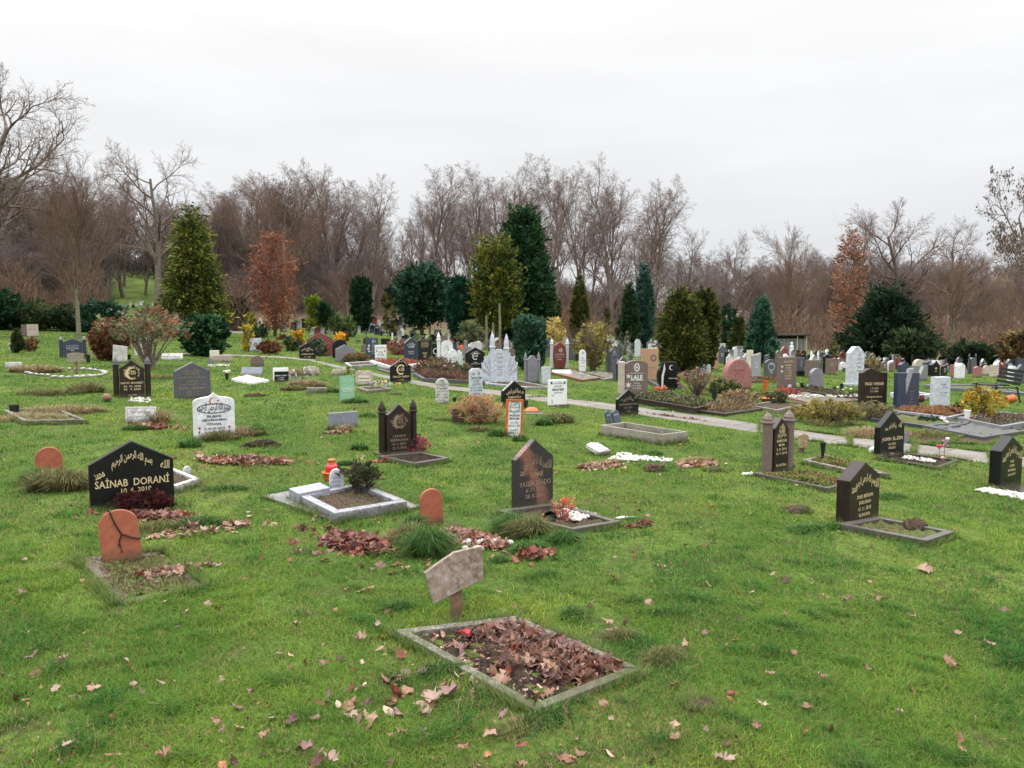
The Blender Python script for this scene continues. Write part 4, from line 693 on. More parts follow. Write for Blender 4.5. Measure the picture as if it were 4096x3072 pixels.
# ---- farthest rows seen between the trees, each with its own look and neighbour
FAR = [
 (918, 947, 1303, 1274, 'arch', BLB, 'far dark rounded stone at the bend of the little grey road'),
 (1031, 1050, 1305, 1271, 'arch', WHW, 'far white bust-like stone above the dark urn plant'),
 (1119, 1148, 1328, 1287, 'arch', GRY, 'far grey arched stone with white rim right of the copper beech'),
 (1158, 1174, 1334, 1317, 'arch', WHW, 'tiny white round-headed stone below the far grey arched one'),
 (1163, 1187, 1326, 1289, 'rect', BLB, 'far black square stone before the mossy trunk'),
 (1235, 1262, 1330, 1298, 'gable', DGR, 'far dark stone behind the crooked white slab'),
 (1247, 1271, 1333, 1305, 'slant', WHW, 'far crooked white slab right of the mossy trunk'),
 (1279, 1296, 1314, 1285, 'gable', WHW, 'far white gabled stone with thin outline'),
 (1289, 1306, 1334, 1300, 'rect', BLB, 'far black slab right under the thin-outlined gable'),
 (1317, 1333, 1335, 1289, 'arch', SHL, 'far tall pale slab left of a black one'),
 (1333, 1350, 1336, 1308, 'rect', BLK, 'far black slab next to the far tall pale slab'),
 (1334, 1340, 1312, 1284, 'nar', WHT, 'far thin white spike over a black slab'),
 (1354, 1372, 1334, 1297, 'rect', BLB, 'far black stone with orange lamp glow colour beside red flowers'),
 (1398, 1420, 1318, 1290, 'arch', BLK, 'far rounded black stone left of the yellow flag post'),
 (1428, 1446, 1316, 1298, 'rect', BEI, 'far beige square stone below the yellow cloth'),
 (1446, 1474, 1318, 1298, 'rect', DGR, 'far wide grey stone below the yellow cloth'),
 (1475, 1499, 1326, 1292, 'ottoman', SHL, 'far white domed stone left of the leaning grey trunk'),
 (1499, 1520, 1335, 1297, 'arch', DGR, 'far dark arched stone at the foot of the leaning grey trunk'),
 (1522, 1540, 1335, 1297, 'arch', DGR, 'far grey arched stone right of the leaning grey trunk'),
 (1540, 1556, 1342, 1307, 'ottoman', WHT, 'far bright white pointed stone before the maroon slab'),
 (1560, 1600, 1345, 1305, 'rect', BRN, 'far wide maroon slab carrying two thin white spikes'),
 (1603, 1616, 1348, 1313, 'nar', WHT, 'far white narrow pointed stone near the holly trunk'),
 (1566, 1573, 1362, 1330, 'nar', WHT, 'thin white peg stone in front of the maroon slab'),
 (1443, 1462, 1408, 1378, 'arch', BRN, 'small brown weathered stone left of the tall blue one'),
 (1453, 1482, 1378, 1346, 'gable', BLB, 'black stone just above the tall blue one'),
 (1524, 1560, 1380, 1355, 'rect', BLK, 'black square stone behind the pink heather hedge'),
 (1424, 1442, 1370, 1358, 'rect', DGR, 'tiny dark block on the open grass beside the weathered brown stone'),
 (1612, 1650, 1370, 1345, 'gable', BLU, 'blue-black gable above the pink heather hedge'),
 (1700, 1726, 1380, 1342, 'rect', BEI, 'olive framed square stone with a dark window'),
 (1728, 1748, 1385, 1345, 'rect', BLB, 'black lantern-shaped stone next to the olive framed one'),
 (1748, 1790, 1395, 1342, 'rect', BRN, 'maroon-grey slab behind the single tall white spire'),
 (1715, 1722, 1360, 1305, 'nar', WHW, 'very thin pale spike above the olive framed stone'),
 (1735, 1765, 1350, 1318, 'rect', DGR, 'far grey slab at the foot of the dark column cypress'),
 (1788, 1818, 1386, 1352, 'arch', RED, 'red rounded stone behind the white arched one'),
 (1890, 1922, 1362, 1332, 'gable', WHW, 'far white gable with an orange glove-like flower above the red square stone'),
 (1940, 1966, 1380, 1331, 'arch', BLB, 'far black arched stone between the two thin pale trunks'),
 (2098, 2128, 1440, 1400, 'rect', DGR, 'grey slab at the foot of the bluish column bush'),
 (2050, 2072, 1400, 1372, 'gable', GRY, 'small pale gable beyond the right wing of the white monument'),
 (2440, 2462, 1400, 1368, 'rect', WHW, 'far white slab left of the spiked grey pair'),
 (3030, 3052, 1448, 1415, 'rect', WHW, 'little white slab right of the silver-grey slanted one'),
 (3140, 3162, 1440, 1405, 'gable', GRY, 'small grey gable standing beside the white statue'),
 (3405, 3425, 1480, 1440, 'rect', BRN, 'brown slab edge hidden behind the towering pale stele'),
 (3462, 3486, 1490, 1456, 'arch', DGR, 'small grey arch among the shrubs right of the towering stele'),
 (3540, 3556, 1470, 1442, 'rect', DGR, 'small grey upright in shade under the far yew'),
 (3615, 3640, 1462, 1430, 'arch', BRN, 'dim brown arch beneath the branches of the far yew'),
 (3760, 3790, 1475, 1440, 'rect', BEI, 'beige lattice-like block right of the black pointed flower stone'),
 (3930, 3956, 1500, 1462, 'arch', BEI, 'mossy beige arch just left of the bench back'),
 (3842, 3862, 1470, 1438, 'gable', BLU, 'small bluish gable left behind the dark carved monument'),
 (3690, 3712, 1472, 1440, 'rect', GRY, 'grey slab between the beige arch and the black pointed flower stone'),
]
for i, (a, b_, c, d, sh, mt, lb) in enumerate(FAR):
    tx = None
    if mt in (BLB, BLK, DGR, BLU, BRN, RED) and d < c - 25: tx = [(RUH, 0.1, 0.6, dict(w=0.5)), ('*bar', 0.04, 0.42, dict(w=0.5)), ('*bar', 0.04, 0.3, dict(w=0.4))]
    headstone((a, b_, c, d), sh, mt, lb, text=tx, tmat=TAN if mt in (BRN, BLB) else SILV, T=0.12, yaw=R(14), base=0.4, group='stones of the farthest rows')
REAR = [(3000, 4090, 1480, 24, 52), (2880, 4090, 1454, 36, 46), (1590, 2180, 1396, 26, 42), (2300, 2900, 1406, 22, 42)]
for x0, x1, yb, n_, hp in REAR:
    for k in range(n_):
        px = x0 + (x1 - x0) * (k + rnd.uniform(.1, .9)) / n_; py = yb + .035 * (px - x0) * (yb > 1400) * .6 + rnd.uniform(-12, 12); h_ = hp * rnd.uniform(.6, 1.25); w_ = h_ * rnd.uniform(.35, .75)
        mt = rnd.choice([DGR, BLB, BLK, WHW, WHT, GRY, BRN, RED, BLU, DGR, LGR]); dark = mt in (DGR, BLB, BLK, BLU, BRN, RED)
        headstone((px, px + w_, py, py - h_), rnd.choice(['arch', 'gable', 'rect', 'five', 'nar', 'ogee', 'ottoman', 'slant']), mt, 'small headstone crowded among others in the rear rows', T=0.13, yaw=R(rnd.uniform(5, 25)), base=0.4, group='small headstones crowding the rear rows',
                  text=[('*bar', 0.05, 0.62, dict(w=0.5)), ('*bar', 0.04, 0.48, dict(w=0.6)), ('*bar', 0.04, 0.34, dict(w=0.4))] if rnd.random() < .7 else None, tmat=SILV if dark else FADE)
# the smallest and farthest ones, past counting, as one mass
def far_mass():
    Vs, F4, cols, off = [], [], [], 0; Q = []
    for x0, x1, yb, n_, hp in ((2900, 4090, 1446, 34, 46), (3150, 4090, 1468, 20, 50), (1590, 2150, 1386, 28, 40), (2300, 2880, 1396, 18, 38), (2850, 4090, 1432, 44, 38), (1590, 2140, 1372, 34, 36), (1180, 1620, 1312, 30, 30), (1180, 1600, 1332, 20, 32), (480, 720, 1225, 16, 18), (1180, 2100, 1296, 24, 20)):
        for k in range(n_): Q.append((x0 + (x1 - x0) * (k + rnd.uniform(.1, .9)) / n_, yb + (.021 * (x0 - x0 + (x1 - x0) * k / n_) if yb > 1400 else 0) + rnd.uniform(-12, 12), hp * rnd.uniform(.6, 1.25)))
    C_ = [(.06, .06, .08), (.015, .015, .015), (.6, .6, .6), (.72, .72, .74), (.2, .2, .22), (.14, .1, .09), (.2, .06, .05), (.4, .4, .44), (.03, .04, .07)]
    for px, py, hp in Q:
        X, Y, t = G(px, py); s_ = F_PX / t; h = hp / s_; w = h * rnd.uniform(.35, .75); o = rnd.choice([out_arch, out_gable, out_rect, out_five if False else out_fiveside, out_nar])(w, h); yw = R(rnd.uniform(5, 25)); c_, s2 = math.cos(yw), math.sin(yw); z0 = hz(X, Y) - .3
        o = [(x, z + .3 if z > 0 else 0) for x, z in o]; n = len(o)
        P = [(X + x * c_ + y * -s2, Y + x * s2 + y * c_, z0 + z) for y in (-.06, .06) for x, z in o]; P += [(X - (-.06) * s2, Y + (-.06) * c_, z0 + h * .6), (X - .06 * s2, Y + .06 * c_, z0 + h * .6)]
        for i in range(n): j = (i + 1) % n; F4 += [(off + i, off + j, off + n + j, off + n + i), (off + i, off + j, off + 2 * n, off + 2 * n), (off + n + j, off + n + i, off + 2 * n + 1, off + 2 * n + 1)]
        Vs += P; cols += [rnd.choice(C_)] * 0 + [c for c in [C_[rnd.randrange(len(C_))]]] * len(P); off += len(P)
    q = [f for f in F4 if f[2] != f[3]]; t3 = [f[:3] for f in F4 if f[2] == f[3]]
    tag(link_mesh('distant_headstones', fast_mesh('distant_headstones', Vs, [np.array(q), np.array(t3)], np.array(cols)), attr_mat('far_stone', .6, 0, .3)), 'mass of tiny far headstones at the foot of the wood', 'headstones', kind='stuff')
far_mass()
def TH(px, ytop, depth):   # height of something whose top is seen at ytop
    d = ray(px, ytop); X, Y, _ = at_dist(px, depth); return EYE + d[2] / d[1] * depth - hz(X, Y)
# ================================================================= SMALL GEOMETRY KITS
def rotm(az, tilt, roll):
    """arrays -> (n,3,3): spin about z, then tilt"""
    ca, sa = np.cos(az), np.sin(az); ct, st = np.cos(tilt), np.sin(tilt); cr, sr = np.cos(roll), np.sin(roll); z = np.zeros_like(ca); o = np.ones_like(ca)
    A = np.stack([ca, -sa, z, sa, ca, z, z, z, o], -1).reshape(-1, 3, 3); T = np.stack([o, z, z, z, ct, -st, z, st, ct], -1).reshape(-1, 3, 3)
    B = np.stack([cr, z, sr, z, o, z, -sr, z, cr], -1).reshape(-1, 3, 3)
    return A @ T @ B
def inst(Vt, Ft, P, M, S, C=None):
    """copies of a small template merged into one mesh's arrays"""
    n, k = len(P), len(Vt); S = np.asarray(S); S = S[:, None, None] if S.ndim == 1 else S[:, None, :]
    V = np.einsum('nij,nkj->nki', M, Vt[None] * S) + P[:, None, :]
    Fl = [(f[None] + (np.arange(n) * k)[:, None, None]).reshape(-1, f.shape[1]) for f in Ft]
    return V.reshape(-1, 3), Fl, (np.repeat(C, k, 0) if C is not None else None)
def fan(outline, curl=0.0, fold=0.0):
    o = np.array(outline, float); c = o.mean(0) * 0 ; P = np.concatenate([[[0, 0.1]], o]); z = curl * (P ** 2).sum(1) + fold * np.abs(P[:, 0])
    n = len(o); return np.c_[P, z], [np.array([[0, 1 + i, 1 + (i + 1) % n] for i in range(n)])]
MAPLE = [(0, -0.75), (0.03, -0.38), (0.38, -0.42), (0.34, -0.26), (0.54, -0.14), (0.45, 0.0), (0.56, 0.22), (0.42, 0.2), (0.30, 0.28), (0.30, 0.42), (0.16, 0.42), (0, 0.66)]
MAPLE = MAPLE + [(-x, y) for x, y in MAPLE[-2:0:-1]]
OAK = [(0.02, -0.7), (0.06, -0.42), (0.2, -0.36), (0.12, -0.26), (0.3, -0.14), (0.18, -0.04), (0.36, 0.1), (0.2, 0.2), (0.3, 0.36), (0.14, 0.4), (0.1, 0.58), (0, 0.62)]
OAK = OAK + [(-x, y) for x, y in OAK[-2:0:-1]]
BEECH = [(0, -0.5), (0.16, -0.25), (0.22, 0.05), (0.14, 0.32), (0, 0.5), (-0.14, 0.32), (-0.22, 0.05), (-0.16, -0.25)]
LEAFC = np.array([(0.38, 0.235, 0.17), (0.30, 0.16, 0.105), (0.19, 0.08, 0.05), (0.24, 0.07, 0.05), (0.25, 0.145, 0.13), (0.11, 0.05, 0.04), (0.44, 0.31, 0.24), (0.32, 0.13, 0.06)])
def leaves_mesh(name, P, size, shapes=(MAPLE, OAK, BEECH), tilt=0.35, pal=None, curl=(0.15, 0.7)):
    n = len(P); Vs, Fs, Cs, off = [], {}, [], 0; pal = LEAFC if pal is None else np.array(pal)
    kk = rng.integers(0, len(shapes) * 3, n)
    for k in range(len(shapes) * 3):
        sel = np.where(kk == k)[0]
        if not len(sel): continue
        Vt, Ft = fan(shapes[k % len(shapes)], rng.uniform(*curl), rng.uniform(-0.3, 0.3)); m = len(sel)
        Vt = Vt + rng.normal(size=Vt.shape) * np.array([0.03, 0.03, 0.07])
        c = pal[rng.integers(0, len(pal), m)] * rng.uniform(0.75, 1.2, (m, 1))
        s = rng.uniform(0.6, 1.15, m) * size
        V, Fl, C = inst(Vt, Ft, P[sel], rotm(rng.uniform(0, 6.28, m), rng.normal(0, tilt, m) + np.where(rng.random(m) < 0.3, 3.14, 0), rng.normal(0, tilt, m)), s, c)
        Vs.append(V); Cs.append(C)
        for f in Fl: Fs.setdefault(f.shape[1], []).append(f + off)
        off += len(V)
    return fast_mesh(name, np.concatenate(Vs), [np.concatenate(v) for v in Fs.values()], np.concatenate(Cs))
def ico(sub=1):
    bm = bmesh.new(); bmesh.ops.create_icosphere(bm, subdivisions=sub, radius=1); V = np.array([v.co[:] for v in bm.verts]); Fq = np.array([[v.index for v in f.verts] for f in bm.faces]); bm.free(); return V, Fq
ICO1, ICO2 = ico(1), ico(2)
def pebbles(name, P, size, label, cat='pebbles', mat=None, flat=0.6, rot=True):
    P = P[rng.random(len(P)) < .6]; size = size * 1.1; n = len(P); V, Fl, _ = inst(ICO1[0], [ICO1[1]], P, rotm(rng.uniform(0, 6.28, n), rng.normal(0, .3, n), rng.normal(0, .3, n)), np.c_[rng.uniform(.7, 1.4, n), rng.uniform(.7, 1.0, n), rng.uniform(flat * .7, flat * 1.1, n)] * size * rng.uniform(.6, 1.2, (n, 1)))
    o = link_mesh(name, fast_mesh(name, V, Fl, smooth=True), mat or PEB); return tag(o, label, cat, kind='stuff')
def quad_pts(c, n, shrink=0.0):
    """n random points inside the quad with world corners c"""
    c = np.array([q[:2] for q in c]); m = c.mean(0); c = m + (c - m) * (1 - shrink); u, v = rng.random(n), rng.random(n)
    a = c[0] + (c[1] - c[0]) * u[:, None]; b = c[3] + (c[2] - c[3]) * u[:, None]; return a + (b - a) * v[:, None]
def on_ground(xy, dz=0.0):
    xy = np.asarray(xy); return np.c_[xy, hh(xy[:, 0], xy[:, 1]) + dz]
def blob_pts(px, py, rx, ry, n, gauss=False):
    """points on the ground round a pixel, radii in metres along and across"""
    X, Y, t = G(px, py); r = np.sqrt(rng.random(n)) if not gauss else np.abs(rng.normal(0, .5, n)); a = rng.uniform(0, 6.28, n)
    return np.c_[X + r * np.cos(a) * rx, Y + r * np.sin(a) * ry]
def kerb(corners, h, w, mat, label, soil=SOIL, fill=0.6, name='grave_border', cat='grave border', gap=None, cols=None, drop=0.12, excl=True, soil_amp=0.012, jag=0.0):
    """stone edging round a grave: corners are pixel positions of its outer top edge; w edging width in metres"""
    C = [G(x, y, h) for x, y in corners]; C = [Vector((c[0], c[1])) for c in C]; ctr = sum(C, Vector((0, 0))) / len(C)
    cen = Vector((ctr.x, ctr.y, hz(*ctr))); root = empty(name, cen, 0, label, cat); n = len(C)
    inn = []
    for i in range(n):
        p = C[i]; a = (C[(i - 1) % n] - p).normalized(); b_ = (C[(i + 1) % n] - p).normalized(); s = abs(a.x * b_.y - a.y * b_.x) or 1
        q = p + (a + b_) * (w / s); inn.append(q)
    L = lambda p, z: (p.x - cen.x, p.y - cen.y, hz(p.x, p.y) - cen.z + z)
    for i in range(n):
        j = (i + 1) % n; mb = MB(); k = max(1, int((C[j] - C[i]).length / 0.35)) if jag else 1; A, B, a, b_ = C[i], C[j], inn[i], inn[j]
        for q in range(k):
            f0, f1 = q / k, (q + 1) / k - (0.012 if k > 1 else 0.002); jh = rnd.uniform(-jag, jag); js = rnd.uniform(-jag, jag)
            off = Vector((js, rnd.uniform(-jag, jag)))
            P4 = [A.lerp(B, f0) + off, A.lerp(B, f1) + off, a.lerp(b_, f1) + off, a.lerp(b_, f0) + off]
            v = [mb.bm.verts.new(L(p, h + jh)) for p in P4] + [mb.bm.verts.new(L(p, -drop)) for p in P4]
            for f in ((0, 1, 2, 3), (7, 6, 5, 4), (0, 4, 5, 1), (1, 5, 6, 2), (2, 6, 7, 3), (3, 7, 4, 0)): mb.bm.faces.new([v[e] for e in f])
        mb.build('kerb', mat, root, bevel=0.006)
    # soil sheet, slightly uneven
    m = 14; a4 = inn if n == 4 else None
    if a4 and soil is not None:
        V = []; Fq = []
        for i in range(m + 1):
            for j in range(m + 1):
                p = (a4[0].lerp(a4[1], i / m)).lerp(a4[3].lerp(a4[2], i / m), j / m); V.append(L(p, h * fill + soil_amp * (math.sin(i * 1.7 + j) + math.sin(j * 2.3 - i * .8) + rnd.uniform(-.6, .6))))
                if i < m and j < m: q = i * (m + 1) + j; Fq.append((q, q + 1, q + m + 2, q + m + 1))
        me = fast_mesh('soil', V, np.array(Fq), smooth=True); link_mesh('soil', me, soil, root)
    if excl: EXCL.append([tuple(c) for c in C])
    return root, C, cen
def slab_flat(corners, h, mat, name, label, cat, thick=0.06):
    C = [G(x, y, h) for x, y in corners]; mb = MB(); cx = sum(c[0] for c in C) / len(C); cy = sum(c[1] for c in C) / len(C); cz = hz(cx, cy)
    t = [mb.bm.verts.new((c[0] - cx, c[1] - cy, hz(c[0], c[1]) - cz + h)) for c in C]; u = [mb.bm.verts.new((c[0] - cx, c[1] - cy, hz(c[0], c[1]) - cz + h - thick)) for c in C]
    mb.bm.faces.new(t); mb.bm.faces.new(u[::-1]); n = len(C)
    for i in range(n): mb.bm.faces.new((t[i], u[i], u[(i + 1) % n], t[(i + 1) % n]))
    o = mb.build(name, mat, None, bevel=0.005, loc=(cx, cy, cz)); EXCL.append([c[:2] for c in C]); return tag(o, label, cat)
def at(px, py, off=0.0):
    X, Y, t = G(px, py, off); return Vector((X, Y, hz(X, Y) + off)), F_PX / t
def pot(px, py, hpx, r_top, r_bot, mat, label, name='plant_pot', cat='plant pot', flare=0.0, spike=False, lie=None, off=0.0, soil=True):
    p, s = at(px, py, off); h = hpx / s
    root = empty(name, p, 0, label, cat)
    b = MB(); rt, rb = r_top, r_bot
    prof = [(rb, -0.02 if not lie else 0), (rb * 1.02, h * .3), (rb + (rt - rb) * .55, h * .7), (rt * .97, h * .93), (rt * 1.06, h * .94), (rt * 1.06, h), (rt * .93, h), (rt * .88, h * .9), (rb * .8, h * .15)]
    b.lathe(prof, 18, cap=True); o = b.build('pot_body', mat, root, smooth=False)
    if lie: root.rotation_euler = lie
    return root, h, s
# ================================================================= NEAR GRAVES AND THEIR THINGS
# -- front grave
root, FC, fcen = kerb([(1573, 2520), (2135, 2838), (2562, 2672), (2070, 2462)], 0.032, 0.05, CON, 'nearest grave: mossy concrete edging round dark soil heaped with red-brown leaves', soil=SOIL, fill=0.2, jag=0.005)
FRONT_IN = FC
# wooden board on a post
p, s = at(1826, 2470, 0.02)
root = empty('wooden_sign', p, R(30), 'blank flaking wooden board on a short post at the nearest grave', 'sign')
b = MB(); b.box(-0.028, 0.028, -0.012, 0.02, -0.1, 0.16); b.build('post', WPST, root, bevel=0.003)
b = MB(); k = 1 / 820.0
bp = [(-131, 112), (5, 160), (123, 165), (132, 318), (45, 338), (-178, 268)]   # board outline: lower left, ... (px), fixed below
bp = [(-118, 78), (118, 150), (112, 300), (-20, 292), (-160, 222)]
b.prism([(x * .98 / 800, z * .95 / 800 + 0.02) for x, z in bp], -0.036, -0.013); b.build('board', WOOD, root, bevel=0.002)
# toy car in the bed
p, s = at(1862, 2545, 0.02)
root = empty('toy_car', p + Vector((0, 0, 0.012)), R(-35), 'tiny red toy car with dark windows lying in the soil of the nearest grave', 'toy car')
b = MB(); b.prism([(-.035, 0), (.035, 0), (.037, .008), (.02, .011), (.01, .018), (-.012, .019), (-.024, .012), (-.036, .010)], -.014, .014); b.build('body', plain('red_enamel', (0.6, 0.02, 0.03), 0.3), root, bevel=.002)
b = MB(); b.prism([(-.02, .0125), (.014, .0115), (.008, .0165), (-.010, .0175)], -.0148, .0148); b.build('window', BLU, root)
for x in (-.022, .022):
    for y in (-.015, .015):
        b = MB(); b.lathe([(.007, -.003), (.007, .003)], 10, M=Matrix.Translation((x, y, .002)) @ Matrix.Rotation(R(90), 4, 'X')); b.build('wheel', BLP, root)
# -- prayer beads over the leaning terracotta marker
mk = BEADROOT; X, Y, Z, W_, H_, t_ = place(421, 564, 2245, 2036, R(24), 0.03)
root = empty('prayer_beads', (X, Y, Z), R(24), 'string of dark prayer beads with a tassel draped over the leaning terracotta marker', 'prayer beads'); root.rotation_euler = mk.rotation_euler
def chain(pts, n):
    P = np.array(pts, float); d = np.r_[0, np.cumsum(np.linalg.norm(np.diff(P, axis=0), axis=1))]; t = np.linspace(0, d[-1], n); return [tuple(np.interp(q, d, P[:, k]) for k in range(3)) for q in t]
cv = lambda x, z, y=-0.024: (x * W_, y, z * H_)
b = MB()
for q in chain([cv(-.16, .99, 0.02), cv(-.17, 1.0, -.012), cv(-.12, .86), cv(-.05, .7), cv(.04, .56), cv(.06, .52)], 19): b.ball(q, .0066)
for q in chain([cv(.06, .52), cv(.15, .50), cv(.28, .44), cv(.42, .40), cv(.51, .395), cv(.53, .40, 0.0)], 13): b.ball(q, .0066)
b.build('bead_string', BLP, root)
b = MB()
for q in chain([cv(.06, .52), cv(.0, .45), cv(-.03, .36)], 9): b.ball(q, .0055)
b.ball(cv(-.03, .34), .009); b.build('bead_drop', BLP, root)
b = MB(); b.tube([cv(-.02, .32), cv(.0, .25), cv(.01, .21)], .003); b.ball(cv(.01, .2), .007); b.build('tassel', BLP, root)
kerb([(312, 2232), (462, 2412), (825, 2345), (652, 2205)], 0.012, 0.085, stone('grey_field_stone', (0.10, 0.075, 0.06), (0.22, 0.17, 0.14), 0.95, 30, stain=(0.08, 0.07, 0.05), bmp=0.6), 'sunken grave edged with loose grey stones before the leaning beaded marker', soil=MOSS, fill=0.2, jag=0.02)
# -- grave behind the big black stone
kerb([(560, 1925), (705, 1942), (798, 1912), (686, 1868)], 0.07, 0.05, WHW, 'white marble grave edging sticking out behind the big black gabled headstone', soil=MUD, fill=0.5)
headstone((728, 760, 1912, 1863), 'arch', SHL, 'tiny pale round-topped tablet leaning in the white marble edging', T=0.03, sk=dict(r=0.4), name='tablet', yaw=R(40), lean=R(10))
# -- pale granite grave with lantern
slab_flat([(1053, 1982), (1160, 1962), (1372, 2062), (1345, 2082)], 0.025, LGR, 'paving_slab', 'pale granite slab path lying along the near side of the speckled granite grave', 'slab')
slab_flat([(1330, 2010), (1352, 1995), (1372, 2010), (1350, 2014)], 0.02, LGR, 'paving_slab', 'small end slab beside the speckled granite grave', 'slab')
bpy.data.objects.remove(bpy.data.objects['paving_slab.001']); EXCL.pop()
slab_flat([(1500, 1950), (1680, 2022), (1640, 2032), (1480, 1962)], 0.02, WHW, 'paving_slab', 'white chippings slab along the far side of the speckled granite grave', 'slab')
root, C4, cen4 = kerb([(1196, 1980), (1338, 2052), (1628, 2005), (1440, 1930)], 0.09, 0.07, LGR, 'speckled pale granite grave edging with one thick corner, holding soil and a dark rose bush', soil=MUD, fill=0.55)
b = MB(); A = G(1155, 1955, 0.11); B_ = G(1194, 1977, 0.11); D = G(1280, 1931, 0.11)
# thick head block
v0, v1, v3 = Vector(A[:2]), Vector(B_[:2]), Vector(D[:2]); v2 = v3 + (v1 - v0)
def quadblock(mb, pts, z0, z1, cen):
    t = [mb.bm.verts.new((p[0] - cen.x, p[1] - cen.y, hz(p[0], p[1]) - cen.z + z1)) for p in pts]; u = [mb.bm.verts.new((p[0] - cen.x, p[1] - cen.y, hz(p[0], p[1]) - cen.z + z0)) for p in pts]
    mb.bm.faces.new(t); mb.bm.faces.new(u[::-1])
    for i in range(len(pts)): mb.bm.faces.new((t[i], u[i], u[(i + 1) % len(pts)], t[(i + 1) % len(pts)]))
quadblock(b, [v0, v1, v2, v3], -0.1, 0.115, cen4); b.build('head_block', LGR, root, bevel=.006); EXCL.append([tuple(q) for q in (v0, v1, v2, v3)])
headstone((1307, 1366, 1995, 1887), 'arch', SHL, 'small grey granite arched tablet standing in the soil next to the red lantern', T=0.035, sk=dict(r=0.36), name='tablet', yaw=R(16), text=[(BIS, 0.08, 0.66, dict(w=0.6, fit=1)), (BIS, 0.08, 0.5, dict(w=0.6, fit=1)), (RUH, 0.08, 0.35, dict(w=0.5, fit=1))], tmat=FADE, dist=6.86)
p, s = at(1316, 1924, 0.1)
root = empty('plant_pot', p, 0, 'glazed orange pot carrying the red grave lantern', 'plant pot')
b = MB(); b.lathe([(.04, 0), (.05, .02), (.056, .07), (.063, .072), (.063, .085), (.055, .085), (.05, .06), (.035, .04)], 20); b.build('pot_body', plain('orange_glaze', (0.62, 0.17, 0.03), 0.3), root, smooth=True)
p2 = p + Vector((0.02, 0.03, 0.03)); root = empty('grave_lantern', p2, 0, 'red glass grave lantern with pierced orange lid, in the orange pot', 'lantern')
m, n, bs, o = nodes('red_glass'); bs.inputs['Base Color'].default_value = (0.55, 0.01, 0.02, 1); bs.inputs['Roughness'].default_value = 0.12; bs.inputs['Coat Weight'].default_value = 0.5
b = MB(); b.lathe([(.035, 0), (.048, .02), (.056, .06), (.058, .09), (.048, .11), (.034, .125)], 20); b.build('glass_body', m, root, smooth=True)
b = MB(); b.lathe([(.034, .123), (.038, .128), (.034, .133), (.034, .152), (.037, .155), (.03, .163), (.0, .165)], 20); b.build('lid', ORG, root)
b = MB()
for i in range(12): a_ = i * math.pi / 6; b.ball((.0345 * math.cos(a_), .0345 * math.sin(a_), .143), .005)
b.build('lid_hole', BLP, root)
# dark bush and statue head in that grave come with the plants
# -- rust stone grave
root, C5, cen5 = kerb([(1990, 2040), (2290, 2116), (2482, 2084), (2225, 2008)], 0.045, 0.055, BRN and stone('dark_kerb_granite', (0.05, 0.045, 0.05), (0.17, 0.15, 0.155), 0.35, 140, stain=(0.1, 0.07, 0.06)), 'dark granite grave edging in front of the rust-streaked headstone, filled with white pebbles', soil=MUD, fill=0.3)
q = quad_pts([G(2230, 2080), G(2310, 2098), G(2385, 2070), G(2260, 2035)], 330); pebbles('white_pebbles', on_ground(q, 0.03), 0.017, 'oval white pebbles spread over the rust-streaked stone’s grave')
r_, h_, s_ = pot(2210, 2092, 60, 0.052, 0.035, BLP, 'black plastic flower pot tipped over with its dark mouth facing out', lie=(R(82), 0, R(-12))); r_.location.z += 0.055
DARKK = MATS['dark_kerb_granite']
kerb([(1512, 1822), (1657, 1853), (1800, 1830), (1680, 1806)], 0.05, 0.05, DARKK, 'dark wet grave edging before the pillared black ogee headstone', soil=SOIL, fill=0.5)
pot(1672, 1802, 66, 0.035, 0.02, BLP, 'slim black grave vase behind the right pillar of the black ogee headstone', name='grave_vase', cat='vase')
# -- concrete trough with blue slippers
root, C6, cen6 = kerb([(2402, 1700), (2648, 1738), (2750, 1726), (2498, 1688)], 0.15, 0.035, stone('yellow_concrete', (0.24, 0.22, 0.18), (0.37, 0.345, 0.30), 0.9, 60, stain=(0.16, 0.14, 0.1)), 'long empty pale concrete trough of a grave, tall sides, few dead stems inside', soil=MUD, fill=0.25)
p, s = at(2455, 1705, 0.02)
for i, (dx, w, h, lb) in enumerate(((-14, .05, 58, 'smaller round-headed slate-blue shoe sole shaped stone in the trough corner'), (18, .085, 62, 'larger slate-blue curved tablet leaning in the trough corner'))):
    X, Y, t = G(2452 + dx, 1706); hgt = h / (F_PX / t)
    root = empty('tablet', (X, Y, hz(X, Y) + 0.02), R(25), lb, 'headstone', tilt=(R(-8), R(-10)))
    b = MB(); b.prism(out_arch(w * 1.5, hgt, 0.2), -0.03, 0.03); b.build('slab', stone('slate_blue', (0.05, 0.065, 0.11), (0.09, 0.11, 0.17), 0.5, 60), root, bevel=0.008)
    inscription(root, [('*bar', .004, hgt * .72, dict(w=w)), ('*bar', .004, hgt * .68, dict(w=w))], SILV, -.0325)
# -- fallen white tablet and pebbles
X, Y, t = G(2420, 1822); root = empty('tablet', (X, Y, hz(X, Y) + 0.03), R(40), 'thick white tablet lying flat in the lawn by a pebble strip', 'headstone', tilt=(R(-72), 0))
b = MB(); b.prism(out_ottoman(0.22, 0.28), -0.022, 0.022); b.build('slab', WHW, root, bevel=0.01); inscription(root, [(BIS, .04, .2, dict(w=.2, fit=1)), ('YILMAZ', .03, .12, dict(w=.14)), ('2009', .03, .06, dict(w=.1))], FADE, -.0245)
q = quad_pts([G(2430, 1840), G(2540, 1848), G(2580, 1832), G(2490, 1812)], 200); q2 = quad_pts([G(2540, 1848), G(2690, 1850), G(2700, 1840), G(2580, 1828)], 130)
pebbles('white_pebbles', on_ground(np.concatenate([q, q2]), 0.012), 0.025, 'strip of white pebbles in the lawn below the flat white tablet')
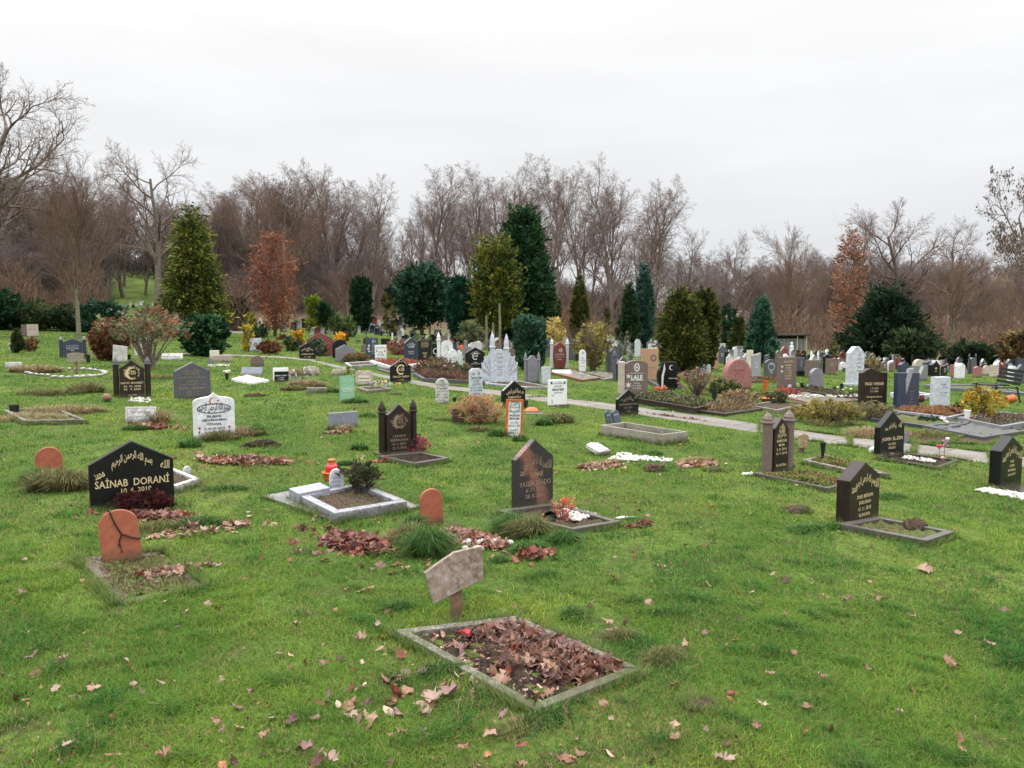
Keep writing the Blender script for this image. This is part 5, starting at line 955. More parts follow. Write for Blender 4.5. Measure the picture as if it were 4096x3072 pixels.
# -- right hand graves
kerb([(3015, 1890), (3312, 1952), (3420, 1925), (3190, 1885)], 0.05, 0.055, DARKK, 'dark edging with weeds inside, before the headstone with two grey pillars', soil=MOSS, fill=0.3)
kerb([(3210, 1838), (3400, 1880), (3560, 1895), (3300, 1815)], 0.06, 0.055, CON, 'mossy concrete grave edging with a black vase, behind the two-pillared stone', soil=MOSS, fill=0.4)
kerb([(3350, 2093), (3706, 2162), (3820, 2125), (3510, 2064)], 0.05, 0.06, DARKK, 'dark shiny edging with a mound of soil, before the thick brown-black stone', soil=MOSS, fill=0.5)
kerb([(3502, 1828), (3756, 1870), (3836, 1838), (3606, 1808)], 0.035, 0.05, BLK, 'black polished edging filled with white gravel beside the path', soil=SOIL, fill=0.3)
q = quad_pts([G(3600, 1838), G(3740, 1856), G(3740, 1846), G(3620, 1826)], 240); pebbles('white_pebbles', on_ground(q, 0.02), 0.02, 'white gravel in the black polished edging beside the path')
slab_flat([(3975, 1950), (4200, 1985), (4260, 1960), (4060, 1935)], 0.03, BLK, 'grave_slab', 'black polished slab at the frame edge in front of the pebble-ringed headstone', 'slab')
q = np.concatenate([quad_pts([G(3900, 1965), G(4130, 2010), G(4130, 1985), G(3960, 1955)], 420)]); pebbles('white_pebbles', on_ground(q, 0.012), 0.024, 'white pebbles heaped round the black headstone at the lawn edge')
q = quad_pts([G(2965, 1903), G(3010, 1903), G(3015, 1895), G(2970, 1893)], 50); pebbles('white_pebbles', on_ground(q, 0.01), 0.02, 'small patch of pale chippings left of the two-pillared stone')
r_, h_, s_ = pot(3290, 1845, 75, 0.037, 0.017, BLP, 'tall slim black grave vase standing in the mossy concrete edging', name='grave_vase', cat='vase')
p, s = at(3205, 1812); root = empty('wooden_sign', p, R(20), 'small brown wooden board on a stump-like post right of the two-pillared stone', 'sign')
k = 1 / s; b = MB(); b.box(-12 * k, 10 * k, -.02, .02, -.05, 30 * k); b.build('post', WPST, root)
b = MB(); b.prism([(-20 * k, 22 * k), (18 * k, 22 * k), (25 * k, 70 * k), (0, 80 * k), (-27 * k, 70 * k)], -.04, -.018); b.build('board', stone('brown_board', (0.24, 0.16, 0.09), (0.36, 0.26, 0.16), 0.85, 20, stain=(0.5, 0.45, 0.38), bmp=0.2), root, bevel=.003)
# windmill toys on the black kerb grave
def stick_toy(px, py, hpx, kind, label):
    p, s = at(px, py); h = hpx / s; root = empty('garden_pick', p, R(10), label, 'garden ornament')
    b = MB(); b.tube([(0, 0, -.03), (0, 0, h)], .004); b.build('stick', SILV if kind == 'oval' else BRN, root)
    b = MB()
    if kind == 'oval': b.prism([(.06 * math.cos(a), h + .07 * math.sin(a)) for a in np.linspace(0, 2 * math.pi, 20)[:-1]], -.01, .01); b.build('oval_plate', GRY, root)
    elif kind == 'heart': b.prism([(.035 * 1.1 * (math.sin(a) ** 3), h + .032 * (0.81 * math.cos(a) - .31 * math.cos(2 * a) - .12 * math.cos(3 * a))) for a in np.linspace(0, 2 * math.pi, 24)[:-1]][::-1], -.012, .012); b.build('heart', plain('pink_red', (0.6, 0.06, 0.1), 0.4), root)
    else:
        for i in range(4):
            a = i * math.pi / 2 + .4; c_, s_ = math.cos(a), math.sin(a); b.prism([(0, h), (.055 * c_, h + .055 * s_), (.055 * c_ - .035 * s_, h + .055 * s_ + .035 * c_)], -.01 - .004 * i, -.006 - .004 * i)
        b.build('vane', plain('lilac', (0.5, 0.22, 0.42), 0.5), root); b = MB(); b.ball((.03, -.01, h + .06), .028, (1.2, .6, .8)); b.build('top_sail', WHP, root)
stick_toy(3618, 1822, 72, 'oval', 'grey oval plate on a thin stick at the black headstone’s right side'); stick_toy(3755, 1845, 60, 'heart', 'small red heart on a stick over the white gravel'); stick_toy(3776, 1848, 76, 'mill', 'lilac and white toy windmill on a dark stick over the white gravel')
p, s = at(3772, 1842); b = MB(); b.ball((0, 0, .03), .035, (1, .8, .8), 2); tag(b.build('pink_ball', plain('pink', (0.65, 0.3, 0.36), 0.5), None, smooth=True, loc=p), 'small pink ball at the foot of the toy windmill', 'ball')
p, s = at(3478, 1812); b = MB(); b.lathe([(.03, 0), (.04, .07), (.036, .07), (.028, .01)], 14, M=Matrix.Rotation(R(75), 4, 'Y')); tag(b.build('white_cup', WHP, None, loc=p + Vector((0, 0, .035))), 'white cup lying in the grass left of the black headstone by the path', 'cup')
# -- white gravel + beds, left
q = quad_pts([G(515, 1608), G(600, 1612), G(600, 1593), G(525, 1592)], 150); pebbles('white_pebbles', on_ground(q, 0.01), 0.022, 'white pebbles at the foot of the brown stone with the calligraphy emblem')
slab_flat([(925, 1514), (1000, 1530), (1076, 1520), (990, 1500)], 0.05, WHP, 'pebble_bed', 'white raised bed before the dark slanting slab', 'grave bed')
q = quad_pts([G(930, 1514, .05), G(1000, 1527, .05), G(1068, 1519, .05), G(990, 1502, .05)], 140); pebbles('white_pebbles', on_ground(q, 0.06), 0.025, 'white pebbles on the raised bed before the dark slanting slab')
headstone((965, 1046, 1502, 1466), 'slant', stone('blue_grey_slate', (0, 0, 0), (0, 0, 0)), 'dark slate slab tilted back like a lectern behind the white pebble bed', T=0.05, sk=dict(a=1.05), name='slate_slab', yaw=R(5), tip=R(-35))
for k_, (a, b2, c, d, mt, lb) in enumerate(((840, 877, 1434, 1402, CRM, 'cream stone block behind the pinkish trough'), (855, 928, 1448, 1420, stone('pinkish_concrete', (0.33, 0.27, 0.24), (0.44, 0.37, 0.33), 0.9, 40), 'long pinkish concrete trough beside the cream block'))):
    headstone((a, b2, c, d), 'rect', mt, lb, T=0.3, name='stone_block', cat='block', yaw=R(14))
q = quad_pts([G(830, 1468), G(925, 1468), G(925, 1460), G(830, 1460)], 60); pebbles('white_pebbles', on_ground(q, 0.01), 0.03, 'thin row of white stones before the pinkish trough')
# oval ring of pale stones, each one countable
for i in range(34):
    a = i / 34 * 2 * math.pi; x_ = 262 + 160 * math.cos(a); y_ = 1490 + 17 * math.sin(a) + (6 if 200 < x_ else 0); p, s = at(x_, y_)
    if i == 0: b = MB(); b.ball((0, 0, 0), .075, (1.15, .9, .7), 2); o = b.build('ring_stone', WHW, None, smooth=True)
    else: o = o0.copy(); COL.objects.link(o)
    if i == 0: o0 = o
    o.location = p + Vector((0, 0, .02)); o.rotation_euler = (0, 0, rnd.uniform(0, 3)); k = rnd.uniform(.6, 1.1); o.scale = (k * rnd.uniform(.9, 1.3), k, k); tag(o, 'whitewashed field stone in the oval ring round the little board', 'stone', 'white stones set in an oval ring')
p, s = at(307, 1497); root = empty('wooden_sign', p, R(18), 'little grey wooden board on a post inside the oval ring of white stones', 'sign'); k = 1 / s
b = MB(); b.box(-4 * k, 4 * k, -.02, .02, -.05, 60 * k); b.build('post', WPST, root)
b = MB(); b.prism([(-31 * k, 50 * k), (27 * k, 50 * k), (31 * k, 82 * k), (0, 88 * k), (-31 * k, 84 * k)], -.045, -.02); b.build('board', stone('grey_board', (0.2, 0.17, 0.13), (0.33, 0.3, 0.24), 0.9, 20), root)
kerb([(15, 1640), (95, 1682), (345, 1678), (215, 1626)], 0.06, 0.05, CON, 'pale concrete grave edging overgrown with dry grass at the far left', soil=MOSS, fill=0.6)
pot(58, 1655, 36, .07, .06, BLP, 'wide black bucket standing in the overgrown concrete edging')
p, s = at(428, 1607); b = MB(); b.ball((0, 0, .07), .075, (1, 1, .95), 2); tag(b.build('clay_ball', stone('brown_clay', (0.2, 0.1, 0.07), (0.3, 0.16, 0.11), 0.8, 30), None, smooth=True, loc=p), 'round brown clay ball in the grass left of the emblem stone', 'ball')
r_, h_, s_ = pot(353, 1452, 34, .06, .045, BLP, 'black flower pot under a pale flowering plant near the round reddish bush')
pot(517, 1438, 20, .06, .04, BLP, 'black pot poking up between the white slab and the calligraphy stone')
r_, h_, s_ = pot(909, 1520, 26, .055, .035, BLP, 'black pot holding a ball of cream flowers left of the white pebble bed')
b = MB()
for i in range(40): a, c_ = rnd.uniform(0, 6.28), rnd.random(); b.ball((.09 * math.cos(a) * c_, .09 * math.sin(a) * c_, h_ + .04 + rnd.uniform(-.03, .03)), .018)
b.build('flower_head', CRM, r_)
# -- middle
for lb, px, py, hp, rt, rb, mt in (('black flared vase in front of the brown rounded shrub, left one', 1847, 1690, 35, .05, .03, BLP), ('dark green flared vase centred before the brown rounded shrub', 1920, 1675, 40, .06, .03, GRP), ('dark vase at the right side of the brown rounded shrub', 1981, 1690, 32, .045, .03, BLP),
        ('black pot just behind the brown rounded shrub', 1818, 1608, 18, .045, .03, BLP), ('dark green vase between orange board and clay bowl', 2103, 1632, 30, .05, .035, GRP), ('black candle vase with a red top before the white winged monument', 2065, 1528, 32, .06, .035, BLP),
        ('white slender vase by the yellow shrub', 3868, 1692, 52, .06, .035, WHP), ('black vase with yellow cup on the rose bed', 3366, 1565, 30, .05, .035, BLP), ('black pot holding a red rose on the rose bed', 3207, 1560, 28, .05, .035, BLP),
        ('black urn on the ivy bed, the one with a white ball', 2790, 1608, 52, .05, .045, BLP), ('black urn on the ivy bed nearest the pink boulder', 2856, 1606, 52, .05, .045, BLP),
        ('tall dark urn plant pot at the bend of the grey road', 1046, 1352, 40, .32, .2, BLP)):
    pot(px, py, hp, rt, rb, mt, lb, name='grave_vase', cat='vase')
r_, h_, s_ = pot(3061, 1562, 40, .075, .06, ORG, 'terracotta urn planted with heather left of the tall reddish stone', name='plant_pot')
r_, h_, s_ = pot(3070, 1614, 22, .19, .11, ORG, 'wide shallow terracotta bowl with dead plants on the grave edge')
p, s = at(2127, 1648); root = empty('clay_bowl', p, 0, 'upturned orange clay bowl on a dark slab beside the green vase', 'bowl'); b = MB(); b.lathe([(.13, 0), (.13, .03), (.09, .07), (.05, .085), (0, .088)], 18, cap=False); b.build('bowl', ORG, root)
b = MB(); b.lathe([(.138, -.005), (.138, .012), (.12, .012)], 18, cap=True); b.build('rim', TER, root)
slab_flat([(2098, 1655), (2170, 1657), (2180, 1650), (2110, 1645)], 0.01, DGR, 'grave_slab', 'thin dark slab under the upturned orange clay bowl', 'slab')
headstone((1806, 1852, 1692, 1634), 'rect', stone('maroon_block', (0.04, 0.02, 0.018), (0.09, 0.045, 0.04), 0.6, 40), 'low maroon tablet half hidden at the left of the brown rounded shrub', T=0.05, name='tablet', yaw=R(20), tmat=TAN, text=[('*bar', .05, .5, dict(w=.5))])
headstone((2212, 2287, 1497, 1474), 'rect', WHP, 'white open-book tablet lying slanted before the red star stone', T=0.05, name='tablet', yaw=R(10), tip=R(-50), tmat=TAN, text=[('*bar', .06, .7, dict(w=.3, x=-.2)), ('*bar', .06, .5, dict(w=.3, x=-.2)), ('*bar', .06, .6, dict(w=.3, x=.22)), ('*bar', .06, .4, dict(w=.3, x=.22))])
# glass panel
m, n, bs, o = nodes('green_glass'); bs.inputs['Base Color'].default_value = (0.35, 0.62, 0.5, 1); bs.inputs['Roughness'].default_value = 0.05; bs.inputs['Transmission Weight'].default_value = 0.0; bs.inputs['Alpha'].default_value = 0.42
X, Y, Z, W_, H_, t_ = place(1360, 1418, 1603, 1502, R(20), 0.02); root = empty('glass_stele', (X, Y, Z), R(20), 'upright sheet of greenish glass serving as a grave marker in the open lawn', 'grave marker')
b = MB(); b.box(-W_ / 2, W_ / 2, -.008, .008, -.05, H_); b.build('glass_sheet', m, root); b = MB(); b.box(-W_ / 2 - .012, -W_ / 2 - .001, -.012, .012, -.05, H_); b.build('edge', GRN, root)
inscription(root, [('AMIRA', .045, H_ * .42, dict(w=W_ * .7)), ('*bar', .006, H_ * .36, dict(w=W_ * .6))], SILV, -.011)
# -- kerbs of the middle and far field
KERBS = [
 ([(1427, 1548), (1470, 1562), (1566, 1553), (1520, 1541)], .06, CON, 'pale kerb bed of the notched plaque stone', MUD),
 ([(1380, 1450), (1400, 1462), (1510, 1456), (1480, 1444)], .08, SHL, 'pale grey kerb beneath the clipped brown hedge', MUD),
 ([(1480, 1441), (1560, 1465), (1700, 1452), (1620, 1435)], .12, WHT, 'bright white kerb in front of the blue headstone', MUD),
 ([(1510, 1475), (1560, 1490), (1720, 1478), (1640, 1466)], .06, DGR, 'dark kerb left behind the crescent headstone', MUD),
 ([(1650, 1490), (1690, 1512), (1940, 1525), (1890, 1490)], .10, DGR, 'dark kerb of the withered bush bed', MUD),
 ([(1910, 1528), (2110, 1548), (2215, 1548), (2075, 1522)], .06, SHL, 'long pale kerb below the white winged monument', MUD),
 ([(2195, 1486), (2330, 1520), (2420, 1508), (2300, 1478)], .07, RED, 'dark red stepped kerb before the red star stone', GRAV),
 ([(2300, 1492), (2420, 1516), (2520, 1502), (2400, 1484)], .05, LGR, 'grey gravel kerb right of the slim white obelisk', GRAV),
 ([(2525, 1588), (2780, 1632), (2898, 1610), (2640, 1565)], .12, BLB, 'black granite kerb full of variegated ivy', MUD),
 ([(2780, 1640), (2900, 1655), (3080, 1628), (2910, 1612)], .06, BLB, 'low brown kerb strip below the pink boulder', MUD),
 ([(2990, 1618), (3110, 1640), (3240, 1612), (3110, 1600)], .08, CON, 'grey kerb under the terracotta bowl', MUD),
 ([(3090, 1572), (3260, 1615), (3440, 1598), (3230, 1560)], .06, PNK, 'pinkish kerb strewn with white chips', GRAV),
 ([(3150, 1548), (3340, 1582), (3440, 1590), (3290, 1545)], .08, BLB, 'dark long kerb of the rose bed', MUD),
 ([(3560, 1640), (3800, 1668), (3880, 1650), (3700, 1622)], .08, LGR, 'granite kerb around the reddish heather field', stone('red_heath_soil', (0.16, 0.08, 0.05), (0.28, 0.16, 0.1), .95, 20)),
 ([(3480, 1672), (3780, 1712), (3880, 1690), (3600, 1650)], .07, BLU, 'blue-grey low kerb among dry grasses', MOSS),
 ([(3690, 1700), (3930, 1748), (4120, 1720), (3900, 1680)], .07, DGR, 'broad dark stepped kerb at the right margin', DGR),
 ([(3830, 1668), (4010, 1705), (4200, 1672), (4010, 1645)], .10, GRY, 'grey kerb around the yellow shrub', SOIL),
 ([(3690, 1470), (3900, 1485), (4100, 1500), (3900, 1462)], .05, LGR, 'far pale kerb line left of the bench', MUD),
 ([(3560, 1570), (3660, 1583), (3730, 1575), (3640, 1562)], .14, SHL, 'whitish kerb steps between the two-piece and square steles', MUD),
 ([(3695, 1538), (3830, 1552), (4110, 1572), (3960, 1535)], .10, stone('blue_kerb', (0.1, 0.11, 0.14), (0.2, 0.21, 0.25), .7, 40), 'blue-grey scalloped edging behind the bench', MOSS),
 ([(2590, 1520), (2640, 1545), (2740, 1545), (2690, 1515)], .08, DGR, 'dark kerb at the foot of the sandstone slab', MUD),
 ([(2850, 1515), (2900, 1525), (3060, 1520), (2990, 1505)], .08, RED, 'reddish kerb behind the pink boulder', MUD),
]
for c, h, mt, lb, so in KERBS: kerb(c, h, 0.07 if h < .1 else .09, mt, lb, soil=so, fill=.6)
for c, n_, lb in (((3090, 1598, 3440, 1592), 160, 'white chips scattered in the pinkish kerb'), ((3180, 1550, 3420, 1568), 60, 'few pale chips along the rose bed'), ((3750, 1682, 3790, 1700), 40, 'white flowers-like chips in the low blue-grey kerb'), ((3620, 1610, 3730, 1600), 50, 'scattered white shells by the whitish steps')):
    x0, y0, x1, y1 = c; pts = []
    for i in range(n_): f = rnd.random(); X, Y, t = G(x0 + (x1 - x0) * f, y0 + (y1 - y0) * f + rnd.uniform(-6, 6)); pts.append((X, Y))
    pebbles('white_pebbles', on_ground(pts, .07), .03, lb)
# soil mounds
def mound(px, py, rx, ry, h, label, mat=MUD, name='soil_mound'):
    X, Y, t = G(px, py); V, Fq = ICO2; V = V.copy(); bm = bmesh.new(); bmesh.ops.create_icosphere(bm, subdivisions=4, radius=1); V = np.array([v.co[:] for v in bm.verts]); Fq = np.array([[v.index for v in f.verts] for f in bm.faces]); bm.free()
    V = V * (1 + ico_noise(V, .09, 5, int(px))[:, None] + ico_noise(V, .06, 14, int(py))[:, None]); V[:, 2] = np.maximum(V[:, 2], -.3); V = V * np.array([rx, ry, h])
    o = link_mesh(name, fast_mesh(name, V, Fq, smooth=False), mat, loc=(X, Y, hz(X, Y)), rz=YAW); tag(o, label, 'soil mound')
    EXCL.append([(X + rx * .8 * math.cos(a), Y + ry * .8 * math.sin(a)) for a in np.linspace(0, 2 * math.pi, 9)[:-1]])
mound(3182, 2045, .16, .11, .05, 'flat dark molehill on the open lawn left of the thick brown-black stone')
mound(3658, 2120, .14, .09, .09, 'crumbly soil heap lying on the dark shiny edging')
mound(2618, 1882, .15, .10, .07, 'dark molehill just below the white pebble strip')
mound(2855, 1885, .14, .08, .04, 'low molehill with white bits at the end of the straw patch')
mound(1040, 1785, .22, .10, .07, 'dark earth heap behind coarse grass right of the tulip headstone', SOIL)
mound(1020, 1585, .20, .10, .06, 'low dark molehill beyond the tulip headstone')
mound(1580, 1580, .16, .08, .04, 'low dark molehill before the crescent headstone')
mound(2800, 2830, .10, .05, .025, 'small scrape of bare dark earth in the near lawn')
mound(1755, 1680, .2, .09, .03, 'brown leaf-mixed earth patch left of the brown rounded shrub')
# six white stones in the leaf heap
for i, (px, py, r_) in enumerate(((1872, 2180, .042), (1925, 2183, .045), (1975, 2178, .036), (1860, 2205, .03), (1910, 2210, .046), (2040, 2182, .032))):
    p, s = at(px, py); b = MB(); b.ball((0, 0, .02), r_, (1.2, .9, .65), 2); o = b.build('white_stone', stone('pitted_white_stone', (0.35, 0.33, 0.3), (0.74, 0.72, 0.68), .8, 60, lo=.35, hi=.5), None, smooth=True, loc=p, rz=rnd.random() * 3)
    tag(o, ('pitted white stone at the left of the row on the leaf heap', 'longest pitted white stone in the leaf heap row', 'round pitted white stone ending the row', 'small pitted white stone behind the front one', 'pitted white stone lying foremost of the leaf heap', 'lone pitted white stone in grass beside the leaf heap')[i], 'stone')
p, s = at(2415 + 60, 2075); b = MB(); b.ball((0, 0, .01), .03, (2.2, .6, .4), 2, 0.3); tag(b.build('white_shard', WHP, None, loc=p + Vector((.03, 0, 0))), 'white shard touching the right corner of the pebbled grave', 'shard')
p, s = at(2530, 2073); b = MB(); b.ball((0, 0, .01), .02, (3.0, .5, .4), 2, -0.2); tag(b.build('green_shard', plain('green_plastic', (0.08, 0.35, 0.15), .4), None, loc=p), 'green plastic strip in the grass next to the white shard', 'shard')
# bench
p, s = at(4005, 1600); root = empty('bench', p, R(-12), 'black slatted park bench with splayed legs seen from the side beyond the yellow shrub', 'bench'); k = 1.0
b = MB()
for i in range(4): b.box(-.55, .12, -.22 + i * .11, -.13 + i * .11, .40, .43)
b.build('seat', BLP, root)
b = MB(); M = Matrix.Translation((.13, 0, .42)) @ Matrix.Rotation(R(12), 4, 'Y')
for i in range(4): b.box(-.02, .015, -.75 + .0, .75, .03 + i * .11, .11 + i * .11, M)
b.build('backrest', BLP, root)
for y in (-.7, .7):
    for x0, x1 in ((-.38, -.3), (.1, .2)):
        b = MB(); b.tube([(x0 if x0 < 0 else x1, y, 0), ((x0 + x1) / 2 - .05, y, .42)], .022); b.build('leg', BLP, root)
    b = MB(); b.box(-.5, .15, y - .02, y + .02, .37, .40); b.build('seat_rail', BLP, root)
p, s = at(4040, 1612); b = MB(); b.lathe([(.09, 0), (.11, .2), (.09, .2), (.07, .02)], 14, M=Matrix.Rotation(R(80), 4, 'Y')); tag(b.build('plant_pot', ORG, None, loc=p + Vector((-.1, 0, .09))), 'orange clay pot lying on its side under the bench end', 'plant pot')
# shed
X, Y, t = at_dist(3158, 70); S_ = F_PX / t; w_ = 140 / S_; h_ = TH(3158, 1337, 70)
root = empty('shed', (X, Y, hz(X, Y)), R(8), 'low open shelter with pale upright slats and flat dark roof behind the rear rows', 'shed')
b = MB()
for i in range(26): x_ = -w_ / 2 + w_ * i / 25; b.box(x_ - .025, x_ + .025, .1, .14, 0, h_ * .74)
for i in range(10): b.box(w_ / 2 - .03, w_ / 2 + .03, .1 + i * .16, .2 + i * .16, 0, h_ * .93)
b.build('slat_wall', stone('grey_slats', (0.42, 0.4, 0.38), (0.55, 0.53, 0.5), .9, 10, dirt=False), root)
b = MB(); b.box(-w_ / 2 - .15, w_ / 2 + .25, -.25, 2.0, h_ * .9, h_ * 1.0); b.build('roof', stone('dark_roof', (0.03, 0.027, 0.025), (0.06, 0.05, 0.045), .9, 10), root)
for x_ in (-w_ * .5, w_ * .22, w_ * .5):
    b = MB(); b.box(x_ - .03, x_ + .03, -.1, -.04, 0, h_ * .93); b.build('post', SILV, root)
b = MB(); b.box(-w_ / 2, w_ / 2, .3, .36, -.1, h_ * .92); b.build('shade_backing', SOIL, root)  # near-black sheet behind the slats; its colour stands in for shade inside the shelter
# statue
p, s = at(3165, 1440); root = empty('statue', p, 0, 'small white madonna-like statue on a block in front of the slatted shed', 'statue'); k = 1 / s
b = MB(); b.box(-14 * k, 14 * k, -.12, .12, -.3, 30 * k); b.build('pedestal', WHT, root, bevel=.01)
b = MB(); b.lathe([(9 * k, 30 * k), (8.5 * k, 42 * k), (7.5 * k, 50 * k), (8 * k, 56 * k), (4 * k, 60 * k), (3 * k, 62 * k)], 12); b.ball((0, 0, 66 * k), 5.5 * k, sub=2); b.ball((-5 * k, -4 * k, 52 * k), 3.5 * k); b.build('figure', WHT, root, smooth=True)
# yellow cloth / flag and a thin lamp post
p, s = at(1455, 1300); b = MB(); k = 1 / s; b.prism([(-14 * k, 2 * k), (14 * k, 0), (17 * k, 22 * k), (4 * k, 26 * k), (-10 * k, 24 * k), (-16 * k, 14 * k)], -.1, .1); tag(b.build('yellow_jacket', plain('yellow', (0.7, 0.42, 0.02), .6), None, loc=p), 'bright yellow cloth hanging far off at the foot of the dark column tree', 'cloth')
p, s = at(2876, 1400); b = MB(); b.tube([(0, 0, 0), (0, 0, 62 / s)], .035); tag(b.build('thin_post', GRY, None, loc=p), 'thin grey upright post between double thuja and the far green cone', 'post')
# houses on the far slope seen through the trees
for i, (px, dist, w_, h_, c, lb) in enumerate(((3990, 260, 16, 5, WHW, 'pale low house with grey roof behind the brown trees at the right margin'), (3700, 300, 22, 6, stone('brick_wall', (0.2, 0.1, 0.08), (0.3, 0.16, 0.12), .9, 5), 'long brick house far off between yew and brown tree'), (4075, 330, 20, 7, BEI, 'beige house high on the far slope at the right margin'), (3350, 330, 18, 6, SHL, 'pale house glimpsed beneath the red-leaved column tree'), (2995, 240, 12, 4, WHT, 'white building speck between the two small green thujas'))):
    X, Y, _ = at_dist(px, dist); root = empty('house', (X, Y, hz(X, Y)), R(rnd.uniform(-15, 15)), lb, 'house')
    b = MB(); b.box(-w_ / 2, w_ / 2, -4, 4, -3, h_); b.build('wall', c, root)
    b = MB(); b.prism([(-w_ / 2 - .6, h_ - .1), (w_ / 2 + .6, h_ - .1), (w_ / 2 - 1, h_ + 3), (-w_ / 2 + 1, h_ + 3)], -4.6, 4.6); b.build('roof', stone('slate_roof', (0.12, 0.11, 0.12), (0.2, 0.19, 0.2), .8, 3), root)
    for q in range(4): b = MB(); x_ = -w_ / 2 + w_ * (q + .5) / 4; b.box(x_ - .6, x_ + .6, -4.08, -4.01, 1.2, 2.8); b.build('window', BLU, root)
# ================================================================= TREES
def tubes(P0, P1, R0, R1, k=4):
    D = P1 - P0; D /= np.maximum(np.linalg.norm(D, axis=1, keepdims=True), 1e-9)
    up = np.where(np.abs(D[:, 2:3]) < .9, [[0, 0, 1.0]], [[1.0, 0, 0]]); A = np.cross(D, up); A /= np.linalg.norm(A, axis=1, keepdims=True); B = np.cross(D, A)
    t = np.arange(k) * 2 * math.pi / k; c, s = np.cos(t), np.sin(t); ring = A[:, None] * c[None, :, None] + B[:, None] * s[None, :, None]
    V = np.concatenate([P0[:, None] + ring * R0[:, None, None], P1[:, None] + ring * R1[:, None, None]], 1); n = len(P0); i = np.arange(k); j = (i + 1) % k
    Fq = np.stack([i, j, j + k, i + k], 1)[None] + (np.arange(n) * 2 * k)[:, None, None]
    return V.reshape(-1, 3), Fq.reshape(-1, 4)
def grow(seed, height, spec, r0, lean=0.0, minr=0.012):
    """spec: list per level of dict(n children, a angle, l length ratio, up tropism, wig wiggle, seg, t0 where children start)"""
    q = np.random.default_rng(seed); segs = [[] for _ in range(len(spec) + 1)]
    def br(p, d, L, r, lv):
        sp = spec[lv]; ns = sp.get('seg', 5); st = L / ns; pts = [p]; ds = [d]; rs = [r]
        for i in range(ns):
            d = d + q.normal(0, sp.get('wig', .12), 3) + np.array([0, 0, sp.get('up', .05)]); d = d / np.linalg.norm(d); p2 = p + d * st
            r2 = max(r * (1 - .85 * (i + 1) / ns) if lv else r * (1 - .72 * (i + 1) / ns), minr * .7)
            segs[lv].append((p, p2, rs[-1], r2)); p = p2; pts.append(p); ds.append(d); rs.append(r2)
        if lv + 1 >= len(spec): return
        nc = sp['n'] if isinstance(sp['n'], int) else int(q.integers(*sp['n'])); t0 = sp.get('t0', .25); az = q.uniform(0, 6.28)
        for c in range(nc):
            t = t0 + (1 - t0) * ((c + q.uniform(0, 1)) / nc); f = min(t * ns, ns - 1e-3); i = int(f); b = pts[i] + (pts[i + 1] - pts[i]) * (f - i); dd = ds[i + 1]
            az += 2.4 + q.normal(0, .4); a = sp.get('a', .7) * q.uniform(.75, 1.25)
            pr = np.cross(dd, [0, 0, 1.0] if abs(dd[2]) < .95 else [1.0, 0, 0]); pr /= np.linalg.norm(pr); p3 = np.cross(dd, pr)
            nd = dd * math.cos(a) + (pr * math.cos(az) + p3 * math.sin(az)) * math.sin(a)
            rr = max(rs[i] * q.uniform(.5, .75), minr); l = L * sp.get('l', .5) * (1.15 - sp.get('tap', .6) * t) * q.uniform(.8, 1.2)
            if lv == 0: rr = min(rr, r * .55)
            br(b, nd, l, rr, lv + 1)
    br(np.array([0, 0, -.2]), np.array([math.sin(lean), 0, math.cos(lean)]), height, r0, 0)
    return segs
KH = {}
def bare_tree(seed, height, spec, r0, bark, twig, leaf=0, leafc=None, split=2, minr=0.0095, lean=0.0, leafsize=.12, lo=0.0):
    """-> (trunk mesh, crown mesh, leaf mesh or None)"""
    S = grow(seed, height, spec, r0, lean, minr)
    def mk(lv, k, name, mat):
        Vs, Fs, o = [], [], 0
        for l in lv:
            if not S[l]: continue
            A = S[l]; P0 = np.array([a[0] for a in A]); P1 = np.array([a[1] for a in A]); r_0 = np.array([a[2] for a in A]); r_1 = np.array([a[3] for a in A])
            V, Fq = tubes(P0, P1, r_0, r_1, k if l < 2 else 3); Vs.append(V); Fs.append(Fq + o); o += len(V)
        me = fast_mesh(name, np.concatenate(Vs), np.concatenate(Fs), smooth=True); me.materials.append(mat); return me
    KH[seed] = max(np.percentile([a[1][2] for a in S[-2]], 99.7), max(a[1][2] for a in S[0]))
    tr = mk([0], 7, 'trunk', bark); cr = mk(range(1, len(spec)), 4, 'crown', twig); lf = None
    if leaf:
        A = S[len(spec) - 1] + S[len(spec) - 2]; P = np.array([a[0] * (1 - f) + a[1] * f for a, f in zip(A, rng.random(len(A)))]); P = P[P[:, 2] > lo * height]
        P = P[rng.integers(0, len(P), leaf)] + rng.normal(0, .12, (leaf, 3)); c = np.array(leafc)[rng.integers(0, len(leafc), leaf)] * rng.uniform(.7, 1.25, (leaf, 1))
        Vt = np.array([(0, -.5, 0), (.28, 0, .08), (0, .5, 0), (-.28, 0, .08)]); V, Fl, C = inst(Vt, [np.array([[0, 1, 2, 3]])], P, rotm(rng.uniform(0, 6.28, leaf), rng.normal(1.2, .6, leaf), rng.normal(0, .6, leaf)), rng.uniform(.6, 1.3, leaf) * leafsize, c)
        lf = fast_mesh('dead_leaves', V, Fl, C); lf.materials.append(LEAF)
    return tr, cr, lf, KH[seed]
def put_tree(kit, px, depth, s=1.0, rz=0.0, label='', group=None, sx=1.0, name='bare_tree', cat='tree', dz=0.0):
    X, Y, _ = at_dist(px, depth); root = empty(name, (X, Y, hz(X, Y) + dz), rz, label, cat, group); root.scale = (s * sx, s * sx, s)
    for me, nm in zip(kit[:3], ('trunk', 'crown', 'dead_leaves')):
        if me is not None: link_mesh(nm, me, None, root)
    return root
